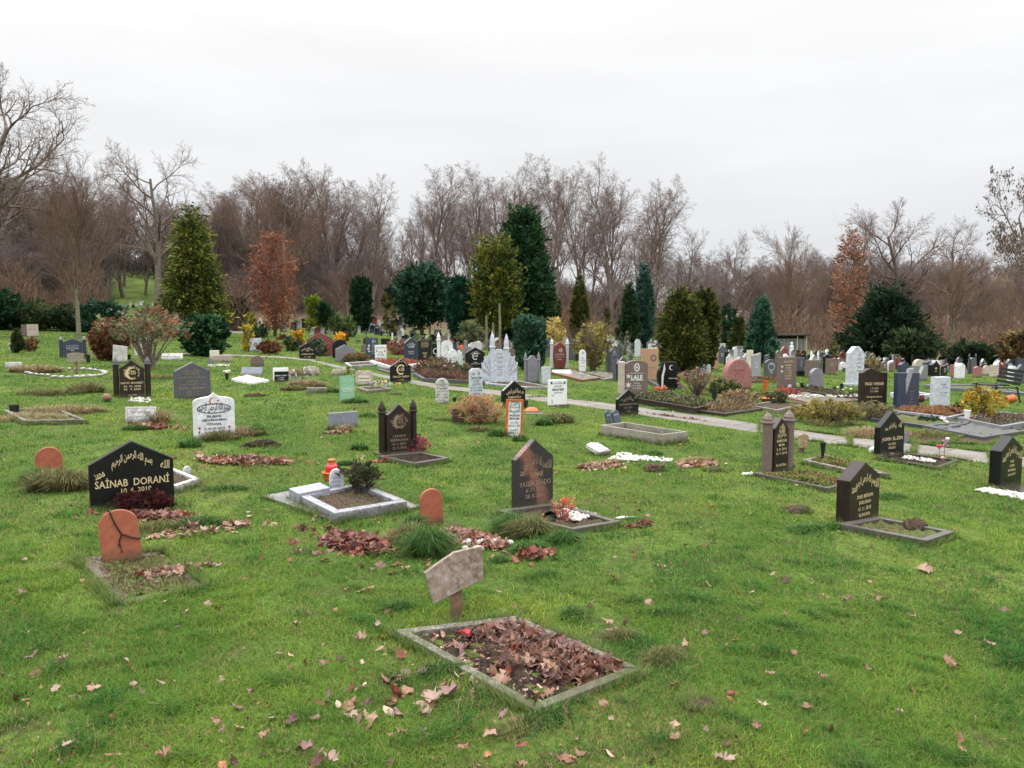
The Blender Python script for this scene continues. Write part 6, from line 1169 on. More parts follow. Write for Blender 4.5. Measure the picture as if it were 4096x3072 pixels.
BR_BEECH = [dict(n=16, a=.5, l=.46, up=.03, wig=.05, seg=9, t0=.16, tap=.55), dict(n=10, a=.6, l=.42, up=.07, wig=.1, seg=6, t0=.2), dict(n=9, a=.75, l=.42, up=.0, wig=.16, seg=4, t0=.15), dict(n=6, a=.8, l=.5, up=-.03, wig=.2, seg=3, t0=.1), dict(n=0, seg=2, wig=.25, up=-.08)]
BR_UP = [dict(n=12, a=.32, l=.6, up=.05, wig=.05, seg=8, t0=.12, tap=.5), dict(n=10, a=.42, l=.4, up=.1, wig=.1, seg=6, t0=.25), dict(n=8, a=.7, l=.4, up=.02, wig=.16, seg=4, t0=.15), dict(n=6, a=.8, l=.5, up=0, wig=.2, seg=3, t0=.1), dict(n=0, seg=2, wig=.2, up=0)]
BR_OAK = [dict(n=11, a=.85, l=.55, up=.0, wig=.08, seg=7, t0=.25, tap=.5), dict(n=9, a=.6, l=.5, up=.09, wig=.18, seg=6, t0=.2), dict(n=8, a=.7, l=.45, up=.05, wig=.2, seg=4, t0=.15), dict(n=6, a=.7, l=.5, up=.03, wig=.22, seg=3, t0=.1), dict(n=0, seg=2, wig=.2)]
BR_FAN = [dict(n=13, a=.7, l=.62, up=.03, wig=.05, seg=7, t0=.18, tap=.45), dict(n=10, a=.45, l=.5, up=.05, wig=.1, seg=6, t0=.15), dict(n=8, a=.5, l=.45, up=.05, wig=.15, seg=4, t0=.1), dict(n=6, a=.6, l=.5, up=.03, wig=.2, seg=3, t0=.1), dict(n=0, seg=2, wig=.2)]
BROWNS = [(0.22, 0.13, 0.10), (0.17, 0.11, 0.09), (0.24, 0.13, 0.09), (0.2, 0.09, 0.06)]; REDS = [(0.26, 0.09, 0.055), (0.32, 0.13, 0.08), (0.2, 0.07, 0.05)]
K_BEECH = [bare_tree(11 + i, 19, BR_BEECH, .30, BARK, TWIG, leaf=1500, leafc=BROWNS, leafsize=.11) for i in range(3)]
K_UP = [bare_tree(31 + i, 19, BR_UP, .24, BARK, TWIG, leaf=2600, leafc=BROWNS, lean=.03 * i, leafsize=.12) for i in range(3)]
K_MOSS = bare_tree(95, 12, [dict(n=15, a=.5, l=.72, up=.05, wig=.03, seg=8, t0=.22, tap=.45)] + BR_FAN[1:], .27, TWIGB, TWIGR, minr=.009)
TWIGG = stone('grey_mauve_twig', (0.15, 0.12, 0.11), (0.26, 0.21, 0.19), 0.95, 6, bmp=0, spec=0.1)
K_HAZE = [bare_tree(101 + i, 12, [dict(n=18, a=.55, l=.6, up=.05, wig=.06, seg=7, t0=.1, tap=.5), dict(n=12, a=.6, l=.5, up=.06, wig=.12, seg=5, t0=.1), dict(n=10, a=.7, l=.45, up=.03, wig=.18, seg=4, t0=.1), dict(n=7, a=.8, l=.5, up=0, wig=.2, seg=2, t0=.1), dict(n=0, seg=2, wig=.2)], .16, BARK, TWIGG, minr=.010) for i in range(2)]
K_OAK = [bare_tree(51 + i, 14, BR_OAK, .42, BARK, TWIG) for i in range(2)]
K_FAN = [bare_tree(71 + i, 12, BR_FAN, .18, TWIGB, TWIGR, minr=.009) for i in range(2)]
# single recognisable bare trees:  kit, px, depth, ytop, natural height, label
K_FUZ = [bare_tree(121 + i, 12, BR_FAN, .18, TWIGB, TWIGR, leaf=9000, leafc=[(0.24, 0.15, 0.09), (0.19, 0.12, 0.08), (0.28, 0.17, 0.09)], leafsize=.09, minr=.009) for i in range(2)]
SOLO = [
 (K_OAK[0], -60, 44, 230, 17.0, 1.15, 'great bare oak whose crown reaches into the sky at the left margin'),
 (K_OAK[1], 640, 88, 560, 17.0, 1.0, 'tall wide bare tree right behind the golden-green conifer'),
 (K_MOSS, 318, 36, 570, 14.5, .85, 'bare fan-crowned tree with pale mossy trunk left of the round reddish bush'),
 (K_BEECH[0], 1340, 92, 640, 20.5, 1.0, 'tall bare beech with feathery top left of the first sky gap'),
 (K_BEECH[1], 1490, 88, 700, 20.5, .9, 'bare tree whose grey trunk kinks and leans right of the dark column tree'),
 (K_FAN[1], 1150, 80, 660, 15.5, 1.2, 'broad spreading bare tree with green-brown trunk above the copper beech'),
 (K_UP[0], 1740, 90, 660, 20.5, 1.15, 'slim bare tree just right of the first sky gap'),
 (K_UP[1], 1860, 96, 650, 20.5, 1.1, 'bare tree standing over the dark green holly'),
 (K_UP[2], 2010, 92, 630, 20.5, 1.2, 'bare tree rising behind the yellow-green conifer'),
 (K_UP[0], 2230, 88, 622, 20.5, 1.0, 'bare many-stemmed tree just right of the biggest conifer'),
 (K_BEECH[2], 2440, 90, 612, 20.5, 1.15, 'tallest bare beech of the central group'),
 (K_UP[1], 2330, 98, 650, 20.5, 1.0, 'bare tree between the many-stemmed one and the tallest beech'),
 (K_BEECH[0], 2610, 86, 690, 20.5, 1.0, 'bare beech at the right end of the central group, twigs hanging'),
 (K_BEECH[1], 2560, 74, 900, 20.5, 1.0, 'lower bare tree in front of the central group'),
 (K_OAK[1], 2930, 100, 930, 17.0, .8, 'small bare tree with one thin leader right of the sky opening'),
 (K_FUZ[1], 3180, 84, 960, 15.5, .9, 'round-crowned reddish bare tree above the shed'),
 (K_FAN[1], 3150, 110, 900, 15.5, .8, 'bare tree behind the round-crowned reddish one'),
 (K_BEECH[2], 3380, 120, 820, 20.5, .9, 'bare tree behind the red-leaved column tree'),
 (K_OAK[0], 3580, 115, 800, 17.0, 1.15, 'broad domed bare tree behind the dark yew'),
 (K_OAK[1], 3790, 118, 880, 17.0, 1.0, 'lower broad bare tree between yew and right margin'),
 (K_FUZ[0], 3810, 56, 1020, 15.5, 1.3, 'brown fuzzy bare tree with short trunk at the rear right'),
 (K_FUZ[1], 4110, 50, 1080, 15.5, 1.2, 'orange-brown bare tree at the right margin'),
]
for kit, px, dep, yt, nat, sx, lb in SOLO:
    if yt < 0: continue
    h = TH(px, yt, dep); put_tree(kit, px, dep, h / kit[3], rnd.uniform(0, 6.28), lb, sx=sx)
BIGR = bare_tree(91, 15, BR_OAK, .35, BARK, TWIG, leaf=3500, leafc=[(0.13, 0.09, 0.07), (0.18, 0.12, 0.09)], leafsize=.3)
put_tree(BIGR, 4150, 60, TH(4150, 670, 60) / BIGR[3], 1.0, 'tall bare tree with clumps of withered leaves cut by the right margin', sx=.8)
# the wood behind: rows of trees one can tell apart by trunk, copies of a few kinds
kits = K_BEECH + K_UP
def edge_y(px):
    return float(np.interp(px, [-300, 0, 250, 520, 800, 1000, 1250, 1400, 1560, 1700, 1900, 2300, 2600, 2750, 2800], [600, 640, 640, 700, 770, 700, 650, 700, 800, 720, 700, 680, 700, 850, 1000]))
for row, (dep, n_, dy) in enumerate(((104, 26, 30), (122, 24, 60), (142, 20, 90), (80, 9, 380), (95, 26, 300), (112, 28, 250))):
    for i in range(n_):
        px = -250 + (3000 if row < 3 else 2000) * (i + .5 + rnd.uniform(-.3, .3)) / n_
        y = edge_y(px) + dy + rnd.uniform(-20, 60); d = dep + rnd.uniform(-5, 5)
        if 430 < px < 690 and row > 2: continue
        if px > 1950 and row in (1, 2) and rnd.random() < .7: continue
        if px > 2000 and row > 3: y += 170
        h = TH(px, y, d)
        kt = kits[rnd.randrange(6)] if row < 3 else K_FAN[i % 2] if row == 3 else K_HAZE[i % 2]
        put_tree(kt, px, d, h / kt[3], rnd.uniform(0, 6.28), 'tall leafless brown-grey tree standing in the wood behind the cemetery', 'leafless trees of the wood behind the cemetery', sx=rnd.uniform(1.15, 1.65) if px < 1450 else rnd.uniform(.9, 1.25))
for i in range(18):
    px = -220 + 85 * (i + rnd.uniform(0, .8)); d = rnd.uniform(94, 108); kt = K_BEECH[i % 3]
    if not 560 < px < 660: put_tree(kt, px, d, TH(px, edge_y(px) + rnd.uniform(0, 70), d) / kt[3], rnd.uniform(0, 6.28), 'tall leafless brown-grey tree standing in the wood behind the cemetery', 'leafless trees of the wood behind the cemetery', sx=rnd.uniform(1.3, 1.7))
for i in range(34):
    px = 2700 + 1550 * (i + rnd.uniform(.2, .8)) / 34; d = rnd.uniform(120, 170); h = TH(px, rnd.uniform(1000, 1100), d); kt = (K_HAZE + K_HAZE + K_OAK)[i % 6]; put_tree(kt, px, d, max(h, 5) / kt[3], rnd.uniform(0, 6), 'low leafless tree in the far row at the foot of the slope', 'low leafless trees at the foot of the far slope', sx=1.2)
# undergrowth: a mass of thin brown stems at the foot of the wood
def brush(name, xs, deps, n, hrange, label, cols, w=.035, seed=3, cat='undergrowth', clear=True):
    q = np.random.default_rng(seed); px = q.uniform(*xs, n); d = q.uniform(*deps, n); px = np.where(clear & (px > 455) & (px < 668), px + (215 if xs[1] > 1100 else -260), px); u = (px - 2048) / F_PX; X = u * d; Y = d; Z = hh(X, Y)
    clump = .55 + .45 * np.sin(px * .021 + seed) * np.sin(px * .0077 + d * .1); H_ = q.uniform(*hrange, n) * clump; H_ = np.maximum(H_, .8)
    P0 = np.stack([X, Y, Z + H_ * q.uniform(0, .75, n)], 1); dr = np.stack([q.normal(0, .45, n), q.normal(0, .45, n), q.uniform(.3, 1, n)], 1); dr /= np.linalg.norm(dr, axis=1, keepdims=True)
    P1 = P0 + dr * (H_ * q.uniform(.12, .4, n))[:, None]; V, Fq = tubes(P0, P1, np.full(n, w), np.full(n, w * .35), 3)
    c = np.array(cols)[q.integers(0, len(cols), n)] * q.uniform(.7, 1.3, (n, 1)); o = link_mesh(name, fast_mesh(name, V, Fq, np.repeat(c, 6, 0)), FOL); return tag(o, label, cat, kind='stuff')
TW = [(0.16, 0.125, 0.105), (0.21, 0.165, 0.14), (0.25, 0.185, 0.15), (0.2, 0.165, 0.13)]
brush('undergrowth', (-300, 2800), (88, 125), 70000, (2.5, 7.5), 'dense tangle of brown bare twigs at the foot of the wood', TW, .03)
brush('undergrowth', (100, 1050), (118, 150), 16000, (4, 13), 'dark woodland mass beyond the green clearing', [(0.05, 0.045, 0.035), (0.09, 0.07, 0.055)], .05, 9, clear=False)
brush('undergrowth', (2050, 2720), (66, 82), 16000, (2, 6), 'ochre-brown twig thicket behind the centre thujas', [(0.22, 0.14, 0.08), (0.26, 0.17, 0.1), (0.17, 0.11, 0.08)], .025, 4)
brush('undergrowth', (2700, 4300), (75, 120), 34000, (2, 7.5), 'brown twig thicket behind the shed and the yew', [(0.2, 0.135, 0.09), (0.25, 0.165, 0.105), (0.15, 0.105, 0.08)], .03, 5)
brush('undergrowth', (-250, 1000), (58, 80), 16000, (2, 6.5), 'tangle of reddish brown twigs behind the left lawn', [(0.15, 0.09, 0.065), (0.2, 0.12, 0.085), (0.12, 0.08, 0.06)], .025, 6)

# ---------------------------------------------------------------- leafy things
SPRAY = (np.array([(0, 0, 0), (.16, .45, .06), (0, 1, 0), (-.16, .45, .06), (.30, .75, -.05), (-.30, .75, -.05), (.07, .3, 0), (-.07, .3, 0)]), [np.array([[0, 1, 2, 3]]), np.array([[6, 4, 1], [7, 3, 5]])])
LEAFT = (np.array([(0, 0, 0), (.26, .45, .1), (0, 1, 0), (-.26, .45, .1)]), [np.array([[0, 1, 2, 3]])])
def crown_mesh(prof, n, size, cols, seed=1, spray=SPRAY, upness=.6, lump=.16, lumpf=3.0, inner=.3, sq=(1, 1), name='crown', droop=0.0, csz=None):
    """branch clumps on a body of revolution, each clump a handful of sprays; prof: list of (z, r) in metres"""
    q = np.random.default_rng(seed); z = np.array([a for a, _ in prof]); r = np.array([b for _, b in prof]); per = 16; nc = max(6, n // per); n = nc * per
    zz = np.linspace(z[0], z[-1], 200); rr = np.interp(zz, z, r); w = rr + .12 * rr.max(); cz = np.interp(q.random(nc), np.cumsum(w) / w.sum(), zz); cr = np.interp(cz, z, r); az = q.uniform(0, 2 * math.pi, nc)
    lum = 1 + lump * (np.sin(az * 3 + cz * lumpf + seed) * .6 + np.sin(az * 5 - cz * lumpf * 1.9 + seed * 2) * .5 + np.sin(cz * lumpf * 3.1 - az * 2) * .4) + q.normal(0, lump * .7, nc)
    f = np.where(q.random(nc) < inner, q.uniform(.2, .8, nc), q.uniform(.84, 1.0, nc)) * lum
    Cn = np.stack([cr * f * np.cos(az) * sq[0], cr * f * np.sin(az) * sq[1], cz], 1); cs = (csz or size * (.35 + 2.2 * lump)) * q.uniform(.6, 1.5, nc)
    od = np.stack([np.cos(az), np.sin(az), np.full(nc, upness)], 1) + q.normal(0, .25, (nc, 3)); od[:, 2] -= droop; od /= np.linalg.norm(od, axis=1, keepdims=True)
    k = np.repeat(np.arange(nc), per); t = q.random(n); P = Cn[k] + od[k] * (cs[k] * (t * 1.9 - .6))[:, None] + q.normal(0, .45, (n, 3)) * (cs[k] * (1.05 - .8 * t))[:, None]
    P[:, 2] = np.clip(P[:, 2], z[0] * .5, None)
    out = od[k] + q.normal(0, .42, (n, 3)); out /= np.linalg.norm(out, axis=1, keepdims=True)
    a2 = np.cross(out, q.normal(size=(n, 3))); a2 /= np.linalg.norm(a2, axis=1, keepdims=True); a3 = np.cross(a2, out); M = np.stack([a2, out, a3], -1)
    cols = np.array(cols); ci = np.clip((q.random(nc) * len(cols)).astype(int)[k] + (q.random(n) < .3) * q.integers(-1, 2, n), 0, len(cols) - 1); C = cols[ci] * 1.5 * (q.uniform(.5, 1.5, nc)[k] * q.uniform(.75, 1.25, n))[:, None]
    V, Fl, C = inst(spray[0], spray[1], P, M, size * q.uniform(.6, 1.2, n), C)
    me = fast_mesh(name, V, Fl, C); me.materials.append(FOL); return me
def stems_mesh(n, spread, h, r, seed, bend=.3, base=.05, name='stems', mat=None):
    q = np.random.default_rng(seed); A = []
    for i in range(n):
        a = q.uniform(0, 6.28); p = np.array([math.cos(a) * base * q.random(), math.sin(a) * base * q.random(), -.05]); d = np.array([math.cos(a) * spread * q.random(), math.sin(a) * spread * q.random(), 1.0]); L = h * q.uniform(.6, 1.05); rr = r
        for s_ in range(5):
            d = d / np.linalg.norm(d); p2 = p + d * L / 5; A.append((p, p2, rr, rr * .78)); rr *= .78
            if s_ > 1:
                for _ in range(2):
                    dd = d + q.normal(0, .5, 3); dd /= np.linalg.norm(dd); A.append((p2, p2 + dd * L * .16, rr * .6, rr * .3))
            p = p2; d = d + q.normal(0, bend * .3, 3)
    V, Fq = tubes(*[np.array([a[k] for a in A]) for k in range(4)], 4); me = fast_mesh(name, V, Fq, smooth=True); me.materials.append(mat or TWIG); return me
def cone(h, r, b=.15, p=.8, zb=0.0): return [(zb + (h - zb) * t, r * min(1, (t / b) ** .5 if b else 1) * (1 - max(0, (t - b) / (1 - b)) ** (1 / p)) + .02) for t in np.linspace(0, 1, 14)]
def colm(h, r, zb=0.0, tip=.25): return [(zb + (h - zb) * t, r * (min(1, .55 + t * 1.6)) * (1 if t < 1 - tip else math.cos((t - 1 + tip) / tip * math.pi / 2) ** .7) + .02) for t in np.linspace(0, 1, 16)]
def bul(h, r, zb=0.0, e=2.4): return [(zb + (h - zb) * t, r * min(1, .6 + 2.2 * t) * (1 - t ** e) ** .75 + .02) for t in np.linspace(0, 1, 16)]
def egg(h, r, zb=0.0): return [(zb + (h - zb) * t, r * math.sin(math.pi * min(.98, (t * .92 + .06))) ** .6 + .02) for t in np.linspace(0, 1, 14)]
GD = [(0.009, 0.026, 0.012), (0.015, 0.042, 0.019), (0.026, 0.062, 0.027)]
GB = [(0.015, 0.042, 0.026), (0.03, 0.07, 0.042), (0.055, 0.11, 0.07)]
GO = [(0.04, 0.05, 0.012), (0.075, 0.08, 0.018), (0.12, 0.115, 0.025), (0.03, 0.04, 0.01)]
GY = [(0.07, 0.10, 0.018), (0.12, 0.14, 0.025), (0.20, 0.19, 0.035), (0.03, 0.055, 0.012), (0.04, 0.065, 0.015)]
BRF = [(0.10, 0.045, 0.025), (0.16, 0.08, 0.035), (0.07, 0.035, 0.02)]
CUR = [(0.19, 0.07, 0.042), (0.24, 0.10, 0.065), (0.14, 0.055, 0.035), (0.17, 0.09, 0.06)]
def plant(px, py, ytop, wpx, kind, n, cols, label, name='evergreen_tree', cat='tree', size=None, csz=None, depth=None, trunk=True, seed=None, lump=.14, upness=.6, inner=.3, spray=SPRAY, zb=.02, sq=(1, 1), stems=None, droop=0.0, group=None, part='crown', trunkmat=None, **kw):
    if depth is None: X, Y, t = G(px, py)
    else: X, Y, t = at_dist(px, depth)
    h = (TH(px, ytop, t) if depth else (py - ytop) * t / F_PX); r = wpx / 2 * t / F_PX; seed = seed or int(px + py) ; size = size or max(.05, r * .22)
    prof = dict(cone=cone, col=colm, egg=egg, bul=bul)[kind](h - size * .4, r * .88, zb=zb * h if zb < 1 else zb, **kw)
    root = empty(name, (X, Y, hz(X, Y)), rnd.uniform(0, 6.28) if sq == (1, 1) else 0, label, cat, group)
    if trunk: b = MB(); b.tube([(0, 0, -.1), (0, 0, h * .4), (0, 0, h * .85)], [max(.02, r * .10), max(.015, r * .08), .01]); b.build('trunk', trunkmat or BARK, root, smooth=True)
    if stems: link_mesh('stems', stems_mesh(stems, r / h * 1.2, h, max(.006, r * .03), seed), None, root)
    link_mesh(part, crown_mesh(prof, n, size, cols, seed, spray, upness, lump, 3.0 / max(h, .3) * 2, inner, sq, part, droop, csz), None, root)
    return root
plant(778, 1310, 830, 218, 'cone', 16000, GY + GO, 'tall golden-green conifer with shaggy outline left of the wood', seed=3, lump=.13, size=.3, csz=.55, b=.12, p=.95, upness=.1, droop=.3, depth=47)
plant(822, 1424, 1262, 160, 'egg', 5200, GD + [(0.06, 0.13, 0.06)], 'dark glossy laurel bush at the foot of the golden-green conifer', name='laurel_bush', cat='bush', spray=LEAFT, size=.2)
plant(1688, 1345, 1070, 178, 'egg', 8500, GD + GB, 'dark green holly with double pointed top on a stout trunk', seed=9, lump=.26, size=.42, zb=.2, depth=58, spray=LEAFT)
plant(1720, 1345, 1045, 90, 'cone', 3500, GB, 'pointed green top growing out beside the dark holly', seed=19, lump=.2, size=.35, zb=.3, depth=60)
plant(1842, 1378, 1108, 100, 'col', 9000, [(0.008, 0.035, 0.024), (0.014, 0.05, 0.035), (0.02, 0.065, 0.045)], 'smooth dark blue-green column cypress in the centre rear', size=.26, lump=.05, upness=1.6, tip=.22)
plant(1448, 1318, 1112, 74, 'col', 5000, GD, 'dark column cypress left of the leaning grey trunk', size=.4, lump=.05, upness=1.6, depth=72, tip=.2)
plant(2092, 1358, 842, 222, 'bul', 25000, GD + [(0.04, 0.085, 0.03)], 'biggest dark green conifer of the centre with rounded top', size=.4, csz=.55, e=1.9, depth=56, seed=5, lump=.1, inner=.4)
plant(1982, 1335, 945, 138, 'bul', 11000, [(0.11, 0.12, 0.02), (0.06, 0.08, 0.018), (0.025, 0.045, 0.013), (0.17, 0.15, 0.025), (0.03, 0.055, 0.016)], 'yellow-green conifer on two thin pale trunks before the biggest one', size=.3, csz=.5, e=3.2, depth=50, zb=1.0, lump=.13, seed=8, trunkmat=TWIGB)
for q_, (px, lb) in enumerate(((1945, 'thin pale bare trunk under the yellow-green conifer'), (1998, 'second thin pale trunk under the yellow-green conifer, taller stub'), (1972, 'short pale stub between the two thin trunks'))):
    X, Y, t = at_dist(px, 44); b = MB(); hgt = (1.9, 2.6, 1.5)[q_]; b.tube([(0, 0, -.2), (.03, 0, hgt * .5), (0, 0, hgt)], [.09, .075, .06]); tag(b.build('dead_tree', TWIGB, None, loc=(X, Y, hz(X, Y))), lb, 'tree trunk')
plant(2118, 1480, 1272, 100, 'col', 6500, GB + [(0.04, 0.09, 0.05)], 'blue-green column bush right of the white winged monument', name='cypress_bush', cat='bush', size=.2, upness=1.8, lump=.12, tip=.12)
plant(2196, 1372, 1180, 40, 'col', 2500, GO, 'slim olive thuja right of the biggest conifer, left of a pair', size=.2, upness=1.5, lump=.08)
plant(2224, 1372, 1186, 38, 'col', 2500, GO, 'slim olive thuja right of the biggest conifer, right of a pair', size=.2, upness=1.5, lump=.08)
plant(2318, 1392, 1106, 74, 'cone', 6000, GO[:2] + GO[3:], 'tall narrow olive thuja above the slim white obelisk', size=.22, upness=1.6, lump=.07, b=.3, p=.7)
plant(2573, 1400, 1065, 78, 'cone', 8500, [(0.02, 0.055, 0.045), (0.035, 0.08, 0.065), (0.06, 0.11, 0.09)], 'very tall slender blue-green spire tree above the sandstone slab', size=.26, upness=1.4, lump=.12, b=.35, p=.6)
plant(2515, 1400, 1140, 80, 'cone', 5500, GD + [GO[0]], 'dark green cone leaning against the blue-green spire tree', size=.25, upness=1.2, b=.2, p=.8)
plant(2428, 1360, 1235, 24, 'col', 1200, GO, 'tiny olive thuja before the ochre thicket', size=.18, upness=1.6)
plant(2650, 1390, 1255, 34, 'col', 1800, GD, 'small dark pair thuja left of the big olive one', size=.18, upness=1.6)
plant(2722, 1500, 1165, 152, 'bul', 13000, GO + [(0.02, 0.035, 0.015)], 'broad olive-brown thuja behind the vase-shaped black stone', size=.16, csz=.25, e=1.8, seed=6, upness=.8, lump=.13)
plant(2812, 1482, 1158, 90, 'col', 8500, GO + [(0.015, 0.028, 0.012)], 'taller olive-brown column thuja joined to the broad one', size=.2, seed=7, upness=1.1, lump=.1, tip=.3)
plant(2912, 1412, 1222, 46, 'col', 2600, GD, 'dark green column tree left of the small brownish cone', size=.24, upness=1.5)
plant(2952, 1430, 1272, 72, 'cone', 3400, GO[:2] + GD[:1], 'small brownish green cone tree left of the blue-green cone', size=.22)
plant(3042, 1455, 1195, 116, 'cone', 9500, GB + [(0.05, 0.13, 0.08)], 'dense blue-green cone tree beside the shed', size=.22, b=.14, p=.85, upness=1.1)
plant(3545, 1430, 1160, 250, 'cone', 12000, [(0.008, 0.018, 0.009), (0.014, 0.03, 0.015), (0.022, 0.042, 0.02)], 'wide dark yew mass with ragged top in the rear right', name='yew_tree', size=.4, csz=.6, b=.2, p=.9, depth=48, lump=.25, seed=12, upness=.5)
plant(3650, 1430, 1325, 170, 'egg', 3500, [(0.03, 0.05, 0.02), (0.05, 0.075, 0.03), (0.02, 0.03, 0.018)], 'low olive shrub at the right foot of the yew', name='shrub', cat='bush', size=.4, depth=45)
plant(3880, 1440, 1378, 150, 'egg', 4500, [(0.012, 0.03, 0.015), (0.02, 0.045, 0.02), (0.05, 0.06, 0.03)], 'low dark hedge-like bush left of the far houses', name='shrub', cat='bush', size=.35, depth=46)
plant(4080, 1440, 1330, 120, 'egg', 3500, [(0.13, 0.09, 0.04), (0.17, 0.11, 0.05), (0.06, 0.05, 0.03)], 'russet shrub at the right margin behind the rear stones', name='shrub', cat='bush', size=.35, depth=44)
# copper-leaved column trees
plant(1102, 1330, 930, 150, 'egg', 7500, CUR, 'copper-red beech holding its dead leaves', name='copper_beech', size=.17, csz=.4, depth=52, spray=LEAFT, lump=.25, stems=9, inner=.5, part='foliage', zb=.06)
plant(3388, 1345, 910, 98, 'col', 6500, [(0.21, 0.11, 0.075), (0.27, 0.14, 0.09), (0.16, 0.09, 0.06)], 'tall column tree with withered orange-brown leaves left of the yew', name='column_oak', size=.22, csz=.4, depth=66, spray=LEAFT, lump=.14, stems=8, inner=.4, part='foliage', zb=.08, tip=.45)
# left side
plant(440, 1442, 1275, 140, 'egg', 6500, BRF + [(0.2, 0.1, 0.05)], 'round reddish brown bush beside the mossy trunk', name='round_bush', cat='bush', size=.11, lump=.08)
plant(335, 1345, 1232, 250, 'egg', 4500, [(.01, .022, .009), (.022, .04, .016), (.04, .06, .025), (.05, .045, .03)], 'wide black-green shrub mass behind the mossy trunk', name='shrub', cat='bush', size=.3, csz=.3, depth=47, lump=.2)
plant(110, 1330, 1215, 300, 'egg', 5000, [(0.012, 0.026, 0.009), (0.03, 0.055, 0.016), (0.06, 0.09, 0.03), (0.06, 0.05, 0.03)], 'dark green shrub mass at the left margin under the oak', name='shrub', cat='bush', size=.3, csz=.35, depth=46, lump=.25)
plant(415, 1340, 1215, 110, 'egg', 4000, GD + GB, 'green leafy shrub between mossy trunk and bare shrub, farther off', name='shrub', cat='bush', size=.3, depth=42, lump=.3)
plant(-60, 1330, 1170, 200, 'egg', 4500, GD, 'tall dark shrub cut by the left margin', name='shrub', cat='bush', size=.45, depth=44, lump=.3)
plant(72, 1412, 1322, 38, 'cone', 2600, GO[:1] + GD + [(0.1, 0.07, 0.03)], 'little dark cone bush at the far left', name='cone_bush', cat='bush', size=.09, upness=1.3)
plant(112, 1405, 1352, 60, 'egg', 900, BRF, 'withered heather clump right of the little cone bush', name='heather', cat='plant', size=.1, stems=16)
plant(600, 1475, 1235, 290, 'egg', 2400, [(0.12, 0.11, 0.07), (0.17, 0.15, 0.1), (0.26, 0.10, 0.06), (0.1, 0.13, 0.07)], 'tall open shrub of many bare stems with sparse green and red leaves', name='open_shrub', cat='bush', size=.1, stems=34, inner=.5, spray=LEAFT, zb=.42, lump=.3, trunk=False, part='leaves')
plant(1040, 1355, 1285, 60, 'egg', 900, GD, 'dark foliage of the urn plant under the white bust', name='potted_plant', cat='plant', size=.15)
plant(1000, 1352, 1250, 44, 'egg', 1300, [(0.2, 0.2, 0.05), (0.3, 0.22, 0.04), (0.1, 0.12, 0.04)], 'thin young tree with yellow-green leaves beside the road', name='young_tree', cat='tree', size=.16, stems=4, spray=LEAFT)
plant(993, 1405, 1300, 26, 'col', 900, [(0.28, 0.2, 0.03), (0.22, 0.18, 0.04)], 'slim yellow-leaved sapling by the carved pale stone', name='sapling', cat='tree', size=.12, stems=4, spray=LEAFT)
plant(1190, 1400, 1322, 38, 'egg', 1500, [(0.34, 0.2, 0.02), (0.28, 0.15, 0.02), (0.4, 0.25, 0.03)], 'bright orange-yellow dwarf thuja before the mossy trunk', name='dwarf_thuja', cat='bush', size=.12)
plant(1362, 1366, 1332, 30, 'egg', 1000, [(0.5, 0.28, 0.02), (0.55, 0.33, 0.03)], 'small bright yellow dwarf thuja beside a tiny cone', name='dwarf_thuja', cat='bush', size=.12)
plant(1384, 1365, 1325, 12, 'cone', 500, BRF, 'tiny brown cone beside the small bright yellow dwarf thuja', name='cone_bush', cat='bush', size=.1)
plant(1408, 1350, 1315, 26, 'egg', 700, GD, 'tiny round green bush on a thin stem right of the tiny brown cone', name='round_bush', cat='bush', size=.12)
plant(1170, 1405, 1345, 46, 'egg', 1300, GB + GO, 'grey-green shrub left of the orange-yellow dwarf thuja', name='shrub', cat='bush', size=.12)
plant(1270, 1425, 1355, 60, 'egg', 1100, GB + [(0.2, 0.18, 0.12)], 'loose grey-green shrub in front of the big dark red stone', name='shrub', cat='bush', size=.12, stems=10)
plant(1080, 1415, 1365, 80, 'egg', 1700, BRF + CUR[:1], 'reddish low shrub beside the pale carved stone', name='shrub', cat='bush', size=.12, stems=14)
plant(1130, 1360, 1335, 30, 'cone', 500, BRF, 'small brown pointed bush under the copper beech', name='cone_bush', cat='bush', size=.12)
plant(1422, 1452, 1412, 95, 'egg', 2800, [(0.2, 0.12, 0.06), (0.14, 0.08, 0.045), (0.1, 0.11, 0.04)], 'clipped brown hedge before the veined grey gable', name='hedge', cat='hedge', size=.07, sq=(1, .6))
plant(1595, 1420, 1358, 90, 'egg', 2600, [(0.34, 0.08, 0.1), (0.26, 0.07, 0.08), (0.08, 0.12, 0.05)], 'pink-red heather hedge behind the square white headstone', name='heather_hedge', cat='hedge', size=.1)
plant(1255, 1300, 1180, 26, 'col', 1500, [(0.11, 0.15, 0.02), (0.16, 0.19, 0.03)], 'slim lime-green thuja far off', size=.35, depth=66)
plant(1285, 1300, 1212, 50, 'egg', 1500, GD, 'dark round shrub beside the slim lime thuja', name='shrub', cat='bush', size=.35, depth=68)
plant(1305, 1300, 1210, 40, 'egg', 1500, GD, 'dark lollipop-shaped bush right of the lime thuja', name='lollipop_bush', cat='bush', size=.3, depth=64, zb=.3)
plant(1370, 1300, 1258, 90, 'egg', 1800, [(0.06, 0.1, 0.03), (0.1, 0.14, 0.05)], 'low olive green mound bush far off right of the lollipop bush', name='shrub', cat='bush', size=.3, depth=64)
plant(950, 1290, 1195, 60, 'egg', 2200, [(0.03, 0.03, 0.02), (0.05, 0.045, 0.03)], 'dark brown shrub right of the golden-green conifer', name='shrub', cat='bush', size=.4, depth=62)
plant(1560, 1312, 1160, 30, 'col', 1300, GO, 'slim brown-olive thuja right of the leaning trunk', size=.3, depth=66)
